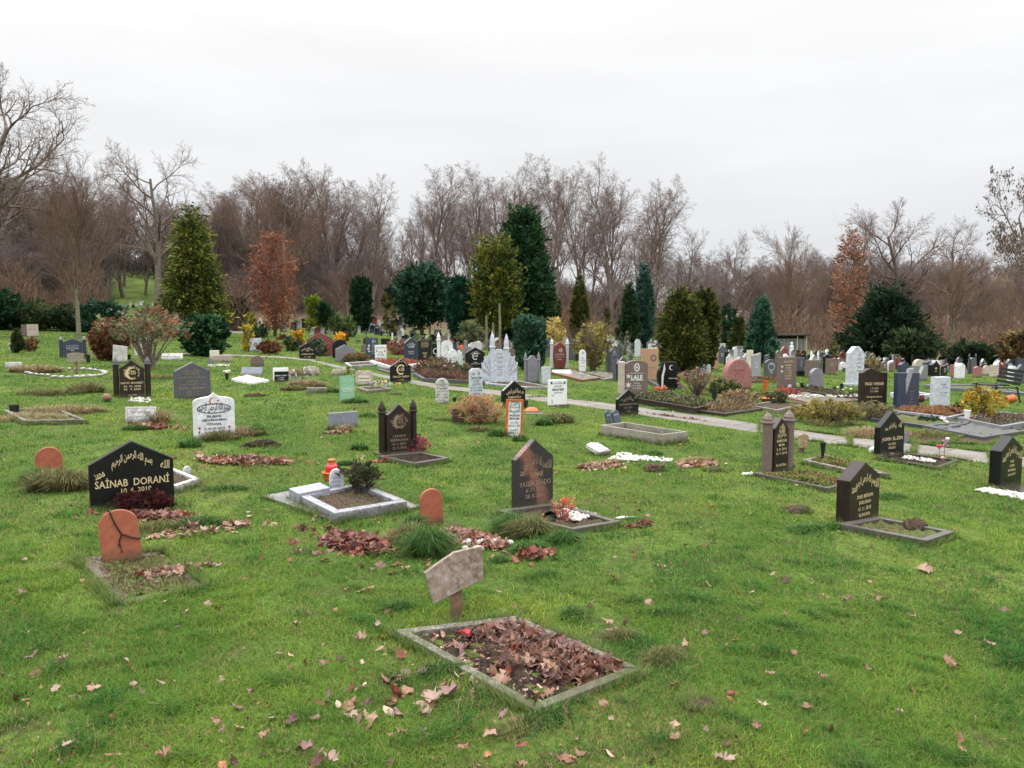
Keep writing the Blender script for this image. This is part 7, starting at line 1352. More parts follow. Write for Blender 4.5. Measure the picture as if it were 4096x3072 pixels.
plant(1880, 1400, 1290, 90, 'egg', 1500, [(0.06, 0.1, 0.04), (0.1, 0.14, 0.06), (0.15, 0.13, 0.07)], 'grey-green low shrubs right of the column cypress', name='shrub', cat='bush', size=.25, depth=46, stems=8)
plant(1680, 1405, 1345, 90, 'egg', 1000, [(0.06, 0.1, 0.04), (0.12, 0.12, 0.05)], 'small green bush under the holly behind the gravestones', name='shrub', cat='bush', size=.15)
plant(1835, 1400, 1382, 40, 'egg', 700, [(0.6, 0.12, 0.04), (0.5, 0.2, 0.1)], 'bunch of orange-red flowers left of the square red granite stone', name='flowers', cat='flowers', size=.08)
def bed(corners, n, size, h, cols, label, name='ground_cover', cat='ground cover', kerb_h=.05, spray=LEAFT, up=.8):
    C = [G(x, y, kerb_h) for x, y in corners]; cx, cy = np.mean([c[0] for c in C]), np.mean([c[1] for c in C]); P = quad_pts(C, n, .08); z = hh(P[:, 0], P[:, 1]) - hz(cx, cy) + kerb_h * .5
    hl = h * (.55 + .45 * np.sin(P[:, 0] * 7 + P[:, 1] * 4) * np.sin(P[:, 1] * 9)); P3 = np.c_[P[:, 0] - cx, P[:, 1] - cy, z + hl * rng.random(n) ** .6]; c = np.array(cols)[rng.integers(0, len(cols), n)] * 1.2 * rng.uniform(.7, 1.3, (n, 1))
    V, Fl, Cc = inst(spray[0], spray[1], P3, rotm(rng.uniform(0, 6.28, n), rng.normal(up, .5, n), rng.normal(0, .5, n)), size * rng.uniform(.6, 1.3, n), c); me = fast_mesh(name, V, Fl, Cc)
    o = link_mesh(name, me, FOL, loc=(cx, cy, hz(cx, cy))); return tag(o, label, cat, kind='stuff')
bed([(2535, 1586), (2780, 1626), (2885, 1608), (2640, 1567)], 6500, .06, .13, [(0.05, 0.085, 0.035), (0.09, 0.12, 0.05), (0.2, 0.19, 0.11), (0.12, 0.06, 0.04)], 'variegated ivy cover filling the black granite kerb', 'ivy_bed', kerb_h=.12)
bed([(2790, 1638), (2900, 1650), (3070, 1627), (2910, 1614)], 1500, .06, .12, [(0.3, 0.2, 0.13), (0.14, 0.08, 0.05), (0.09, 0.1, 0.04)], 'dead perennials and creepers in the low brown kerb strip', spray=SPRAY)
bed([(1480, 1441), (1560, 1465), (1700, 1452), (1620, 1435)], 2500, .07, .12, [(0.30, 0.10, 0.055), (0.22, 0.08, 0.05)], 'flat rusty plant cover inside the bright white kerb', kerb_h=.12, spray=SPRAY)
bed([(3570, 1640), (3800, 1664), (3870, 1650), (3700, 1626)], 3500, .06, .12, [(0.28, 0.15, 0.08), (0.22, 0.11, 0.06), (0.33, 0.2, 0.1)], 'rust-brown heather carpet in the granite kerb', kerb_h=.08, spray=SPRAY)
bed([(3160, 1549), (3340, 1578), (3430, 1586), (3290, 1548)], 1500, .05, .08, [(0.07, 0.1, 0.04), (0.12, 0.07, 0.05)], 'low creeping plants between the roses of the dark long kerb', kerb_h=.08)
bed([(1660, 1490), (1690, 1508), (1930, 1521), (1880, 1492)], 5000, .07, .22, [(0.17, 0.08, 0.06), (0.12, 0.07, 0.05), (0.24, 0.12, 0.09), (0.08, 0.10, 0.05)], 'matted withered red-brown perennials in the dark kerb', kerb_h=.1, spray=SPRAY)
bed([(3840, 1668), (4010, 1700), (4180, 1672), (4010, 1648)], 900, .06, .1, [(0.06, 0.1, 0.05), (0.2, 0.12, 0.1)], 'sparse low plants on the soil round the yellow shrub', kerb_h=.1)
bed([(3220, 1838), (3400, 1876), (3540, 1891), (3300, 1818)], 1100, .035, .05, [(0.09, 0.16, 0.04), (0.15, 0.19, 0.05), (0.2, 0.1, 0.06)], 'weeds and moss in the mossy concrete edging', name='weeds', cat='weeds')
bed([(3030, 1890), (3312, 1948), (3405, 1924), (3195, 1888)], 2200, .035, .06, [(0.09, 0.16, 0.04), (0.17, 0.21, 0.06), (0.12, 0.12, 0.05), (0.3, 0.15, 0.08)], 'weeds and moss in the dark edging of the two-pillared stone', name='weeds', cat='weeds')
bed([(330, 2234), (470, 2394), (800, 2340), (650, 2214)], 1900, .02, .012, [(0.13, 0.13, 0.05), (0.17, 0.14, 0.08), (0.09, 0.13, 0.04), (0.15, 0.09, 0.06)], 'moss, straw and low weeds in the sunken stone-edged grave', name='weeds', cat='weeds', kerb_h=.01)
# withered bushes mid
plant(1745, 1508, 1430, 170, 'egg', 2400, [(0.15, 0.07, 0.05), (0.1, 0.06, 0.04), (0.2, 0.1, 0.07), (0.07, 0.09, 0.04)], 'withered dark red bush bed before the white fan monument', name='withered_bush', cat='bush', size=.08, stems=60, sq=(1, .6), part='leaves')
plant(1840, 1515, 1450, 80, 'egg', 1300, [(0.15, 0.07, 0.05), (0.06, 0.1, 0.04)], 'small dark bush right end of the withered bed', name='withered_bush', cat='bush', size=.08, stems=20, part='leaves')
plant(1912, 1692, 1583, 195, 'egg', 9000, [(0.32, 0.21, 0.11), (0.38, 0.26, 0.14), (0.22, 0.13, 0.07), (0.33, 0.15, 0.08)], 'rounded orange-brown dead bush with dark vases before it', name='dead_bush', cat='bush', size=.03, csz=.05, lump=.2, inner=.5, stems=90, part='leaves')
plant(1660, 1815, 1745, 90, 'egg', 1500, [(0.30, 0.07, 0.09), (0.22, 0.06, 0.07), (0.36, 0.14, 0.12)], 'pink heather in the bed of the pillared black ogee stone', name='heather', cat='plant', size=.035, stems=50, trunk=False, part='flowers')
plant(575, 2045, 1968, 215, 'egg', 2800, [(0.045, 0.012, 0.014), (0.08, 0.022, 0.02), (0.03, 0.012, 0.01)], 'dark purple-brown dead plant right in front of the big black gabled stone', name='dead_bush', cat='bush', size=.035, stems=40, trunk=False, sq=(1, .4), part='leaves')
plant(1450, 1990, 1850, 130, 'egg', 2400, [(0.035, 0.03, 0.018), (0.06, 0.05, 0.03), (0.035, 0.06, 0.025)], 'dark nearly dead rose bush in the speckled granite grave', name='rose_bush', cat='bush', size=.028, stems=22, trunk=False, spray=LEAFT, part='leaves', zb=.3, lump=.35, inner=.6)
plant(2245, 2085, 1985, 90, 'egg', 420, [(0.42, 0.10, 0.05), (0.34, 0.08, 0.05), (0.4, 0.2, 0.12)], 'dead red-brown plant at the right foot of the rust-streaked stone', name='dead_plant', cat='plant', size=.035, stems=16, trunk=False, part='leaves')
# right mid
plant(2212, 1400, 1270, 85, 'egg', 3200, [(0.45, 0.34, 0.10), (0.55, 0.45, 0.18), (0.35, 0.28, 0.1)], 'pale yellow rounded bush above the red star stone', name='yellow_bush', cat='bush', size=.14, stems=12)
plant(2372, 1485, 1290, 150, 'egg', 2600, [(0.2, 0.17, 0.05), (0.15, 0.12, 0.05), (0.24, 0.22, 0.05)], 'bare fan-shaped shrub with olive twigs right of the slim white obelisk', name='twiggy_shrub', cat='bush', size=.12, stems=70, part='leaves', zb=.1)
plant(2395, 1420, 1295, 45, 'cone', 1500, [(0.2, 0.22, 0.02), (0.28, 0.28, 0.03)], 'lime-yellow small cone behind the fan-shaped shrub', name='cone_bush', cat='bush', size=.13)
plant(2500, 1420, 1330, 110, 'egg', 500, [(0.12, 0.12, 0.08), (0.1, 0.14, 0.09)], 'crooked bare dwarf tree left of the sandstone slab', name='dwarf_tree', cat='tree', size=.12, stems=10)
plant(2640, 1566, 1548, 60, 'egg', 500, [(0.4, 0.13, 0.09)], 'small coral heather tuft in the ivy bed', name='heather', cat='plant', size=.05, trunk=False)
plant(2790, 1575, 1470, 160, 'egg', 1500, [(0.27, 0.18, 0.12), (0.2, 0.13, 0.08)], 'dry pale brown stalks before the curly-topped pale stone', name='dry_shrub', cat='bush', size=.06, stems=80, trunk=False, part='leaves')
plant(2900, 1590, 1520, 110, 'egg', 2400, [(0.06, 0.1, 0.03), (0.13, 0.13, 0.05), (0.04, 0.06, 0.02)], 'green-yellow juniper mound before the pink boulder', name='juniper', cat='bush', size=.08, trunk=False)
plant(2955, 1620, 1560, 170, 'egg', 1500, [(0.3, 0.2, 0.13), (0.22, 0.14, 0.09), (0.14, 0.1, 0.05)], 'straw-coloured perennials left of the terracotta bowl', name='dry_plants', cat='plant', size=.06, stems=50, trunk=False, part='leaves')
plant(3105, 1620, 1565, 60, 'egg', 1300, [(0.1, 0.09, 0.04), (0.05, 0.06, 0.03)], 'dull green dwarf bush right of the terracotta bowl', name='shrub', cat='bush', size=.06, trunk=False)
plant(3145, 1585, 1550, 90, 'egg', 1700, [(0.33, 0.09, 0.07), (0.25, 0.07, 0.06)], 'brick-red heather cushion at the foot of the tall reddish stone', name='heather', cat='plant', size=.05, trunk=False)
plant(3075, 1530, 1508, 100, 'egg', 1100, [(0.36, 0.05, 0.07), (0.07, 0.09, 0.03)], 'low crimson plants in front of the blue-grey panel stone', name='flowers', cat='flowers', size=.06, trunk=False)
plant(3063, 1585, 1570, 60, 'egg', 500, BRF, 'dead brown heather growing in the terracotta bowl', name='heather', cat='plant', size=.05, trunk=False)
for i, (px, py) in enumerate(((3222, 1562), (3250, 1568), (3330, 1575), (3420, 1590))): plant(px, py, py - 28, 40, 'egg', 380, GD + [(0.15, 0.07, 0.05)], 'low dark rose bush on the long rose bed', name='rose_bush', cat='bush', size=.05, trunk=False, stems=8, group='rose bushes of the long rose bed', part='leaves')
plant(3300, 1690, 1598, 270, 'egg', 5500, [(0.2, 0.17, 0.06), (0.15, 0.14, 0.05), (0.26, 0.2, 0.09), (0.3, 0.25, 0.06)], 'large patch of olive-straw rough shrubs before the path', name='rough_shrub', cat='bush', size=.06, stems=90, trunk=False, sq=(1, .6), part='leaves')
plant(3480, 1680, 1610, 190, 'egg', 2600, [(0.14, 0.13, 0.06), (0.2, 0.16, 0.09)], 'thin grey-olive weeds at the foot of the wave-cut black stone', name='rough_shrub', cat='bush', size=.06, stems=50, trunk=False, sq=(1, .6), part='leaves')
plant(3800, 1668, 1625, 50, 'egg', 900, [(0.12, 0.1, 0.05), (0.25, 0.1, 0.07)], 'small brownish bush left of the dark dwarf cone', name='shrub', cat='bush', size=.06, trunk=False)
plant(3832, 1652, 1613, 24, 'cone', 700, GD, 'dark dwarf cone behind the white slender vase', name='cone_bush', cat='bush', size=.05)
plant(3925, 1682, 1550, 105, 'egg', 1200, [(0.28, 0.19, 0.03), (0.22, 0.16, 0.035), (0.10, 0.11, 0.03), (0.33, 0.22, 0.03)], 'yellow-orange azalea-like shrub beside the white slender vase', name='yellow_shrub', cat='bush', size=.08, stems=14, spray=LEAFT, lump=.3, zb=.15, part='leaves')
plant(3330, 1460, 1368, 28, 'cone', 900, GO, 'thin dark cypress post between the white spires and the towering stele', name='cypress', size=.14)
plant(3475, 1500, 1425, 70, 'egg', 900, [(0.1, 0.11, 0.04), (0.22, 0.16, 0.04)], 'loose flowering shrub right of the towering stele', name='shrub', cat='bush', size=.12, stems=14)
plant(3720, 1690, 1665, 60, 'egg', 300, GD, 'tuft of green rushes in the low blue-grey kerb', name='rush_tuft', cat='plant', size=.07, trunk=False)
plant(3660, 1610, 1578, 46, 'egg', 900, [(0.22, 0.1, 0.06), (0.14, 0.07, 0.05)], 'round rusty bush by the whitish kerb steps', name='round_bush', cat='bush', size=.07, trunk=False)
plant(3450, 1490, 1470, 160, 'egg', 900, [(0.16, 0.12, 0.06), (0.1, 0.1, 0.05)], 'thin weeds behind the wave-cut stone', name='weeds', cat='plant', size=.1, trunk=False)
plant(362, 1425, 1395, 30, 'egg', 300, [(0.5, 0.42, 0.25), (0.12, 0.16, 0.06)], 'pale flowering plant in the black pot by the reddish bush', name='potted_plant', cat='plant', size=.05, stems=6, trunk=False)
plant(1595, 1545, 1530, 10, 'egg', 60, [(0.5, 0.3, 0.1)], 'speck of orange flowers at the foot of the crescent headstone', name='flowers', cat='flowers', size=.03, trunk=False)
plant(1530, 1548, 1520, 80, 'egg', 500, [(0.55, 0.35, 0.05), (0.1, 0.25, 0.5), (0.6, 0.5, 0.45), (0.08, 0.12, 0.05)], 'gaudy artificial flowers at the right foot of the notched plaque stone', name='flowers', cat='flowers', size=.04, trunk=False)
plant(1415, 1510, 1465, 80, 'egg', 700, [(0.05, 0.13, 0.06), (0.5, 0.38, 0.04), (0.07, 0.15, 0.07)], 'green plant with yellow flowers behind the glass sheet', name='flowers', cat='flowers', size=.05, trunk=False)
plant(1205, 1530, 1460, 110, 'egg', 500, [(0.5, 0.48, 0.5), (0.36, 0.33, 0.4)], 'pale silvery dried flower stems between the black plaque stone and the arched stone', name='dried_flowers', cat='flowers', size=.04, trunk=False, stems=20)
# ================================================================= LAWN, LEAVES, TUSSOCKS
def inside(P, poly):
    c = np.zeros(len(P), bool); n = len(poly)
    for i in range(n):
        x1, y1 = poly[i][0], poly[i][1]; x2, y2 = poly[(i + 1) % n][0], poly[(i + 1) % n][1]
        if y1 == y2: continue
        m = ((y1 > P[:, 1]) != (y2 > P[:, 1])) & (P[:, 0] < (x2 - x1) * (P[:, 1] - y1) / (y2 - y1) + x1); c ^= m
    return c
def masked(P):
    k = np.zeros(len(P), bool)
    for poly in EXCL:
        a = np.array([q[:2] for q in poly]); lo, hi = a.min(0), a.max(0); s = np.where((P[:, 0] > lo[0]) & (P[:, 0] < hi[0]) & (P[:, 1] > lo[1]) & (P[:, 1] < hi[1]) & ~k)[0]
        if len(s): k[s] |= inside(P[s], a)
    return ~k
def vnoise(x, y, f, seed):
    r = np.random.default_rng(seed); z = 0
    for k in range(6): a = r.uniform(0, 6.28); g = f * r.uniform(.5, 2.1); z = z + np.sin((x * math.cos(a) + y * math.sin(a)) * g + r.uniform(0, 6.28) + 1.5 * np.sin((x * math.sin(a) - y * math.cos(a)) * g * .6))
    return z / 3.2
def lawn(N1=300000, N2=640000):
    d = np.concatenate([np.sqrt(rng.uniform(2.3 ** 2, 4.6 ** 2, N1)), np.exp(rng.uniform(math.log(4.6), math.log(62), N2))])
    u = rng.uniform(-.76, .76, len(d)); P = np.c_[u * d, d]; P = P + rng.normal(0, .01, P.shape); k = masked(P); P, d = P[k], d[k]; x, y = P.T
    tuf = vnoise(x, y, 5, 1); mot = vnoise(x, y, 1.1, 2); fine = vnoise(x, y, 13, 3); bare = vnoise(x, y, 3.1, 4)
    keep = rng.random(len(x)) < np.clip(1.15 - .85 * (bare > .62) - .45 * (fine < -.5), .1, 1); P, d, x, y, tuf, mot, fine = P[keep], d[keep], x[keep], y[keep], tuf[keep], mot[keep], fine[keep]; n = len(x)
    clump = np.clip(vnoise(x, y, 9, 41) + .7 * vnoise(x, y, 21, 42) - .35, 0, 1.3); h = (.011 + .010 * np.clip(tuf + .5 * fine + .3, 0, 1.6) + .02 * clump + rng.exponential(.005, n)) * np.clip(1 + (d - 8) * .012, 1, 1.5); w = np.clip(.0013 * (d / 3.3) ** .95, .0013, .03)
    az = rng.uniform(0, 6.28, n); bd = rng.uniform(.3, 2.1, n) * h; dx, dy = np.cos(az), np.sin(az); wx, wy = -dy * w, dx * w
    # face the blade roughly any way; root, middle, tip
    z = hh(x, y); V = np.empty((n, 5, 3)); V[:, 0] = np.c_[x - wx, y - wy, z - .004]; V[:, 1] = np.c_[x + wx, y + wy, z - .004]
    mx_, my_, mz = x + dx * bd * .35, y + dy * bd * .35, z + h * .62; V[:, 2] = np.c_[mx_ + wx * .75, my_ + wy * .75, mz]; V[:, 3] = np.c_[mx_ - wx * .75, my_ - wy * .75, mz]
    V[:, 4] = np.c_[x + dx * bd, y + dy * bd, z + h * rng.uniform(.8, 1.05, n)]
    c1 = np.array([.088, .215, .032]); c2 = np.array([.20, .29, .045]); c3 = np.array([.04, .125, .03]); c4 = np.array([.27, .21, .10]); c5 = np.array([.36, .38, .06])
    t = np.clip(.55 + .4 * mot + .3 * vnoise(x, y, 3.7, 44) - .55 * clump + rng.normal(0, .2, n), 0, 1)[:, None]; C = c3 * (1 - t) + c2 * t; C = np.where(rng.random((n, 1)) < .3, c1, C)
    C = np.where(rng.random((n, 1)) < (.08 + .08 * (tuf < -.3) + .45 * np.clip(vnoise(x, y, .8, 61) - .55, 0, .7))[:, None], c4, C); yel = np.clip((vnoise(x, y, 1.7, 8) - .6) * .8, 0, .25); C = np.where(rng.random((n, 1)) < yel[:, None], c5, C); C = C * rng.uniform(.7, 1.3, (n, 1))
    i = (np.arange(n) * 5)[:, None]; me = fast_mesh('lawn_grass', V.reshape(-1, 3), [np.concatenate([i, i + 1, i + 2, i + 3], 1), np.concatenate([i + 3, i + 2, i + 4], 1)], np.repeat(C, 5, 0))
    tag(link_mesh('lawn_grass', me, GRASS), 'short mossy lawn grass between the graves', 'grass', kind='stuff')
lawn()
def tussocks():
    """long coarse grass: px, py, radius m, height m, blades, colour set, lean az"""
    G1 = [(.07, .15, .04), (.11, .2, .055), (.045, .10, .03)]; G2 = [(.10, .13, .05), (.24, .19, .09), (.15, .16, .06)]; G3 = [(.30, .23, .12), (.22, .16, .09), (.36, .28, .16)]
    L = [(1705, 2215, .10, .20, 2200, G1, -.7), (1655, 2170, .12, .15, 800, G2, 2), (1655, 2120, .08, .13, 500, G1, 1), (2120, 2140, .16, .15, 1200, G2, 3.3), (2060, 2125, .14, .16, 900, G1, 3), (2250, 2170, .12, .09, 700, G1, 0),
         (2110, 2205, .12, .08, 600, G1, 0), (1990, 2250, .08, .05, 300, G1, 0), (1600, 2165, .15, .1, 500, G3, 1), (2650, 2640, .12, .07, 350, G2, 0), (2480, 2560, .1, .08, 260, G2, 2.5), (2290, 2470, .08, .07, 260, G1, 1), (1750, 2700, .1, .07, 300, G1, 0), (2190, 2885, .12, .05, 380, G1, 1), (2080, 2920, .12, .045, 300, G2, 3), (1600, 2440, .08, .07, 220, G1, 2),
         (230, 1960, .22, .2, 1300, G2, 1), (160, 1930, .15, .15, 600, G1, 2), (300, 1935, .15, .12, 500, G2, 1), (620, 2120, .2, .08, 400, G2, 1), (800, 2100, .18, .08, 500, G1, 0), (880, 1760, .22, .13, 800, G2, 2), (960, 1745, .2, .14, 700, G3, 1), (760, 1790, .12, .14, 400, G1, 2), (1010, 1740, .15, .16, 600, G1, 1),
         (1380, 1730, .1, .12, 500, G3, 1), (1330, 1720, .08, .08, 300, G2, 1), (1440, 1800, .1, .1, 450, G1, 2), (1380, 1860, .1, .06, 250, G1, 0), (1470, 1670, .15, .09, 300, G1, 0), (900, 1960, .2, .06, 300, G1, 0),
         (2230, 1690, .3, .18, 1100, G2, 1), (2180, 1700, .15, .15, 500, G1, 2), (1990, 1745, .15, .12, 600, G1, 0), (2080, 1765, .12, .1, 400, G1, 1), (1920, 1725, .2, .1, 500, G2, 2), (2780, 1850, .25, .07, 700, G3, 1), (2450, 1850, .15, .05, 300, G3, 2), (2620, 1820, .12, .07, 300, G1, 1), (2380, 1870, .2, .05, 400, G3, 0),
         (3230, 2120, .2, .05, 400, G1, 0), (3330, 2115, .1, .06, 200, G1, 1), (3560, 1990, .2, .05, 300, G1, 0), (3150, 1870, .12, .07, 250, G1, 1), (2640, 1640, .2, .06, 300, G1, 1), (2150, 1590, .3, .05, 300, G2, 1),
         (1230, 1545, .4, .16, 1400, G3, 1), (1330, 1570, .2, .12, 500, G1, 1), (1180, 1560, .3, .12, 700, G2, 2), (1420, 1610, .25, .1, 500, G1, 0), (1190, 1500, .4, .16, 900, G3, 1), (640, 1515, .5, .1, 600, G2, 1), (140, 1490, .5, .2, 1400, G3, 1), (200, 1580, .5, .14, 800, G2, 0), (340, 1570, .3, .22, 900, G2, 1), (260, 1655, .5, .14, 1400, G3, 1), (120, 1680, .4, .12, 600, G3, 1), (3500, 1740, .7, .15, 1000, G3, 1), (3700, 1745, .6, .12, 700, G2, 0), (3320, 1700, .6, .14, 800, G2, 0),
         (640, 1690, .12, .22, 350, G3, 1), (540, 1720, .15, .09, 400, G1, 0), (1790, 1545, .4, .06, 300, G2, 0)]
    Vs, Cs, Fs, off = [], [], [], 0
    for px, py, r, h0, n, cols, laz in L:
        X, Y, t = G(px, py); n = int(n * (1.3 if t < 9 else .8)); a = rng.uniform(0, 6.28, n); q = np.sqrt(rng.random(n)) * r * .6; ex, ey = q * np.cos(a) * 1.7, q * np.sin(a) * .75; x, y = X + ex * .8 - ey * .6, Y + ex * .6 + ey * .8
        h = h0 * rng.uniform(.3, 1.15, n) * (1 - .45 * (q / (r * .6)) ** 2); la = np.where(rng.random(n) < .55, laz, a); out = h0 * rng.uniform(.2, 1.0, n) + q * .3; dx, dy = np.cos(la) * .6 + np.cos(a) * .5, np.sin(la) * .6 + np.sin(a) * .5; w = np.clip(.0016 * t / 4, .0016, .008) * rng.uniform(.7, 1.3, n); wx, wy = -np.sin(a) * w, np.cos(a) * w; z = hh(x, y)
        V = np.empty((n, 7, 3))
        for j, (f, g, k) in enumerate(((0, 0, 1), (.33, .55, .9), (.7, .92, .6))): V[:, 2 * j] = np.c_[x + dx * out * f * f - wx * k, y + dy * out * f * f - wy * k, z + h * g]; V[:, 2 * j + 1] = np.c_[x + dx * out * f * f + wx * k, y + dy * out * f * f + wy * k, z + h * g]
        V[:, 6] = np.c_[x + dx * out, y + dy * out, z + h * rng.uniform(.55, .95, n)]
        i = (np.arange(n) * 7)[:, None] + off; Fs.append((np.concatenate([np.concatenate([i, i + 1, i + 3, i + 2], 1), np.concatenate([i + 2, i + 3, i + 5, i + 4], 1)]), np.concatenate([i + 4, i + 5, i + 6], 1))); off += n * 7
        Vs.append(V.reshape(-1, 3)); Cs.append(np.repeat(np.array(cols)[rng.integers(0, len(cols), n)] * rng.uniform(.7, 1.3, (n, 1)), 7, 0))
    me = fast_mesh('coarse_grass', np.concatenate(Vs), [np.concatenate([f[0] for f in Fs]), np.concatenate([f[1] for f in Fs])], np.concatenate(Cs)); tag(link_mesh('coarse_grass', me, GRASS), 'long coarse grass growing in clumps round the graves', 'grass', kind='stuff')
tussocks()
# grass creeping against the edgings of the near graves
Pr = []
for poly in EXCL:
    a = np.array([q[:2] for q in poly]); c = a.mean(0)
    if c[1] > 13 or len(a) > 8: continue
    for i in range(len(a)):
        p, e = a[i], a[(i + 1) % len(a)]; L_ = np.linalg.norm(e - p); m = int(L_ * (2400 if c[1] < 5 else 700)); f = rng.random(m); q = p + (e - p) * f[:, None]; o_ = (q - c) / np.linalg.norm(q - c, axis=1, keepdims=True)
        k = np.sin(f * L_ * 9 + i * 2 + c[0] * 5) + rng.normal(0, .5, m) > -.35; Pr.append((q + o_ * np.abs(rng.normal(0, .022, m))[:, None])[k])
P = np.concatenate(Pr); n = len(P); x, y = P.T; d = y; h = rng.uniform(.02, .075, n); w = np.clip(.0015 * d / 3.3, .0015, .006); az = rng.uniform(0, 6.28, n); bd = h * rng.uniform(.2, 1.4, n); dx, dy = np.cos(az), np.sin(az); z = hh(x, y)
V = np.empty((n, 3, 3)); V[:, 0] = np.c_[x + dy * w, y - dx * w, z]; V[:, 1] = np.c_[x - dy * w, y + dx * w, z]; V[:, 2] = np.c_[x + dx * bd, y + dy * bd, z + h]
Cg = np.array([(.10, .20, .04), (.17, .25, .06), (.07, .15, .04), (.27, .23, .11)])[rng.integers(0, 4, n)]
tag(link_mesh('edge_grass', fast_mesh('edge_grass', V.reshape(-1, 3), np.arange(n * 3).reshape(-1, 3), np.repeat(Cg, 3, 0)), GRASS), 'uncut grass creeping against the edgings of the near graves', 'grass', kind='stuff')
# clover and broad low weeds in the near lawn
n = 5200; d = np.sqrt(rng.uniform(2.5 ** 2, 9 ** 2, n)); x = rng.uniform(-.7, .7, n) * d; P = np.c_[x, d]; P = P[masked(P)]; P = P[vnoise(P[:, 0], P[:, 1], 3.3, 21) > .25]
c = np.array([(.06, .14, .04), (.09, .19, .06), (.05, .11, .05)])[rng.integers(0, 3, len(P))]
V, Fl, C = inst(*fan(BEECH, .4), on_ground(P, .022), rotm(rng.uniform(0, 6.28, len(P)), rng.normal(0, .4, len(P)), rng.normal(0, .4, len(P))), rng.uniform(.012, .03, len(P)), c); tag(link_mesh('clover', fast_mesh('clover', V, Fl, C), GRASS), 'low clover and broad-leaved weeds in the near lawn', 'weeds', kind='stuff')
# leaves heaped in the front bed
q = quad_pts(FC, 620, .14); cc = np.array([c_[:] for c_ in FC]); A = cc[0]; e1 = (cc[1] - cc[0]); e2 = (cc[3] - cc[0])
w_ = np.linalg.solve(np.stack([e1, e2], 1), (q - A).T).T; keepp = (w_[:, 1] + .12 * w_[:, 0] + rng.normal(0, .1, len(q)) + .22 * np.sin(q[:, 0] * 17) * np.sin(q[:, 1] * 14) > .52); q = q[keepp]
P = on_ground(q, 0); P[:, 2] += .016 + .02 * rng.random(len(P)) ** 1.5
tag(link_mesh('leaf_heap', leaves_mesh('leaf_heap', P, .072, tilt=.5, pal=LEAFC[[0, 1, 2, 3, 4, 4, 5, 5, 2]]), LEAF), 'red-brown maple and oak leaves heaped over the nearest grave', 'fallen leaves', kind='stuff')
P2 = on_ground(quad_pts(FC, 240, .12), .02); V_ = []
tag(link_mesh('leaf_litter', leaves_mesh('leaf_litter', P2, .03, shapes=(BEECH, OAK), tilt=.4), LEAF), 'small crumbled leaf bits on the soil of the nearest grave', 'fallen leaves', kind='stuff')
# dead stalks in the front bed
q = quad_pts(FC, 260, .25); w_ = np.linalg.solve(np.stack([e1, e2], 1), (q - A).T).T; q = q[(w_[:, 1] > .35)]; n = len(q); P0 = on_ground(q, .03); dr = rng.normal(0, 1, (n, 3)); dr[:, 2] = np.abs(dr[:, 2]) * .6 + .1; dr /= np.linalg.norm(dr, axis=1, keepdims=True)
V, Fq = tubes(P0, P0 + dr * rng.uniform(.04, .14, n)[:, None], np.full(n, .0018), np.full(n, .0008), 4); tag(link_mesh('dead_stalks', fast_mesh('dead_stalks', V, Fq), TWIGR), 'thin dead stalks sticking out of the leaf heap on the nearest grave', 'stalks', kind='stuff')
def heap(px, py, rx, ry, n, size, lift, label, pal=None, shapes=(MAPLE, OAK, BEECH), rot=YAW):
    X, Y, t = G(px, py); r = np.where(rng.random(n) < .72, np.sqrt(rng.random(n)) * .8, np.abs(rng.normal(0, .9, n))); r = np.minimum(r, 2.2); a = rng.uniform(0, 6.28, n); ex, ey = r * np.cos(a) * rx, r * np.sin(a) * ry; c_, s_ = math.cos(rot), math.sin(rot)
    q = np.c_[X + ex * c_ - ey * s_, Y + ex * s_ + ey * c_]; P = on_ground(q, .012); P[:, 2] += lift * np.clip(1 - r ** 2, 0, 1) * rng.random(n); tag(link_mesh('leaf_heap', leaves_mesh('leaf_heap', P, size, shapes, .45, pal), LEAF), label, 'fallen leaves', kind='stuff')
DK = LEAFC[[2, 3, 4, 5, 1, 3]]
heap(1425, 2185, .36, .17, 620, .07, .06, 'heap of purple-red dead leaves left of the dark tussock', DK, rot=R(-38))
heap(1885, 2165, .40, .17, 620, .06, .04, 'reddish leaf heap in front of the upright terracotta marker', LEAFC[[1, 2, 3, 0, 4]], rot=R(-42))
heap(600, 2075, .42, .12, 260, .07, .03, 'red-brown leaves at the foot of the big black gabled stone', DK, rot=0)
heap(605, 1712, .28, .2, 220, .08, .05, 'rusty leaf heap before the cracked white tablet', LEAFC[[1, 2, 3, 7]], rot=0)
heap(975, 1850, .6, .22, 380, .085, .03, 'scattered pinkish leaves behind coarse grass right of the tulip headstone', rot=0)
heap(2250, 2090, .12, .08, 130, .04, .03, 'red leaf bits at the back of the pebbled grave', DK)
heap(2560, 2105, .18, .05, 60, .05, .02, 'brown leaf bits at the outer corner of the pebbled grave', DK)
heap(1540, 1848, .18, .05, 60, .07, .02, 'rusty leaves along the dark wet edging', LEAFC[[1, 2, 3, 7]])
heap(2620, 1765, .5, .05, 90, .07, .02, 'brown leaves along the concrete trough', LEAFC[[1, 2, 3, 7]], rot=R(-20))
heap(2400, 1870, .4, .14, 160, .08, .02, 'straw and brown leaves before the pebble strip', LEAFC[[0, 1, 6, 2]])
heap(2800, 1865, .4, .14, 160, .08, .02, 'straw-coloured leaves right of the pebble strip', LEAFC[[0, 1, 6, 7]])
heap(1350, 1735, .2, .06, 70, .07, .03, 'pale dead leaves at the foot of the slate slab', LEAFC[[0, 6, 1]])
heap(2150, 2230, .16, .08, 40, .09, .02, 'few big brown leaves in the grass right of the white stones', LEAFC[[1, 2, 3]])
heap(1600, 2790, .5, .24, 46, .075, .01, 'maple leaves strewn left of the nearest grave’s front corner', LEAFC[[0, 1, 3, 4, 6]])
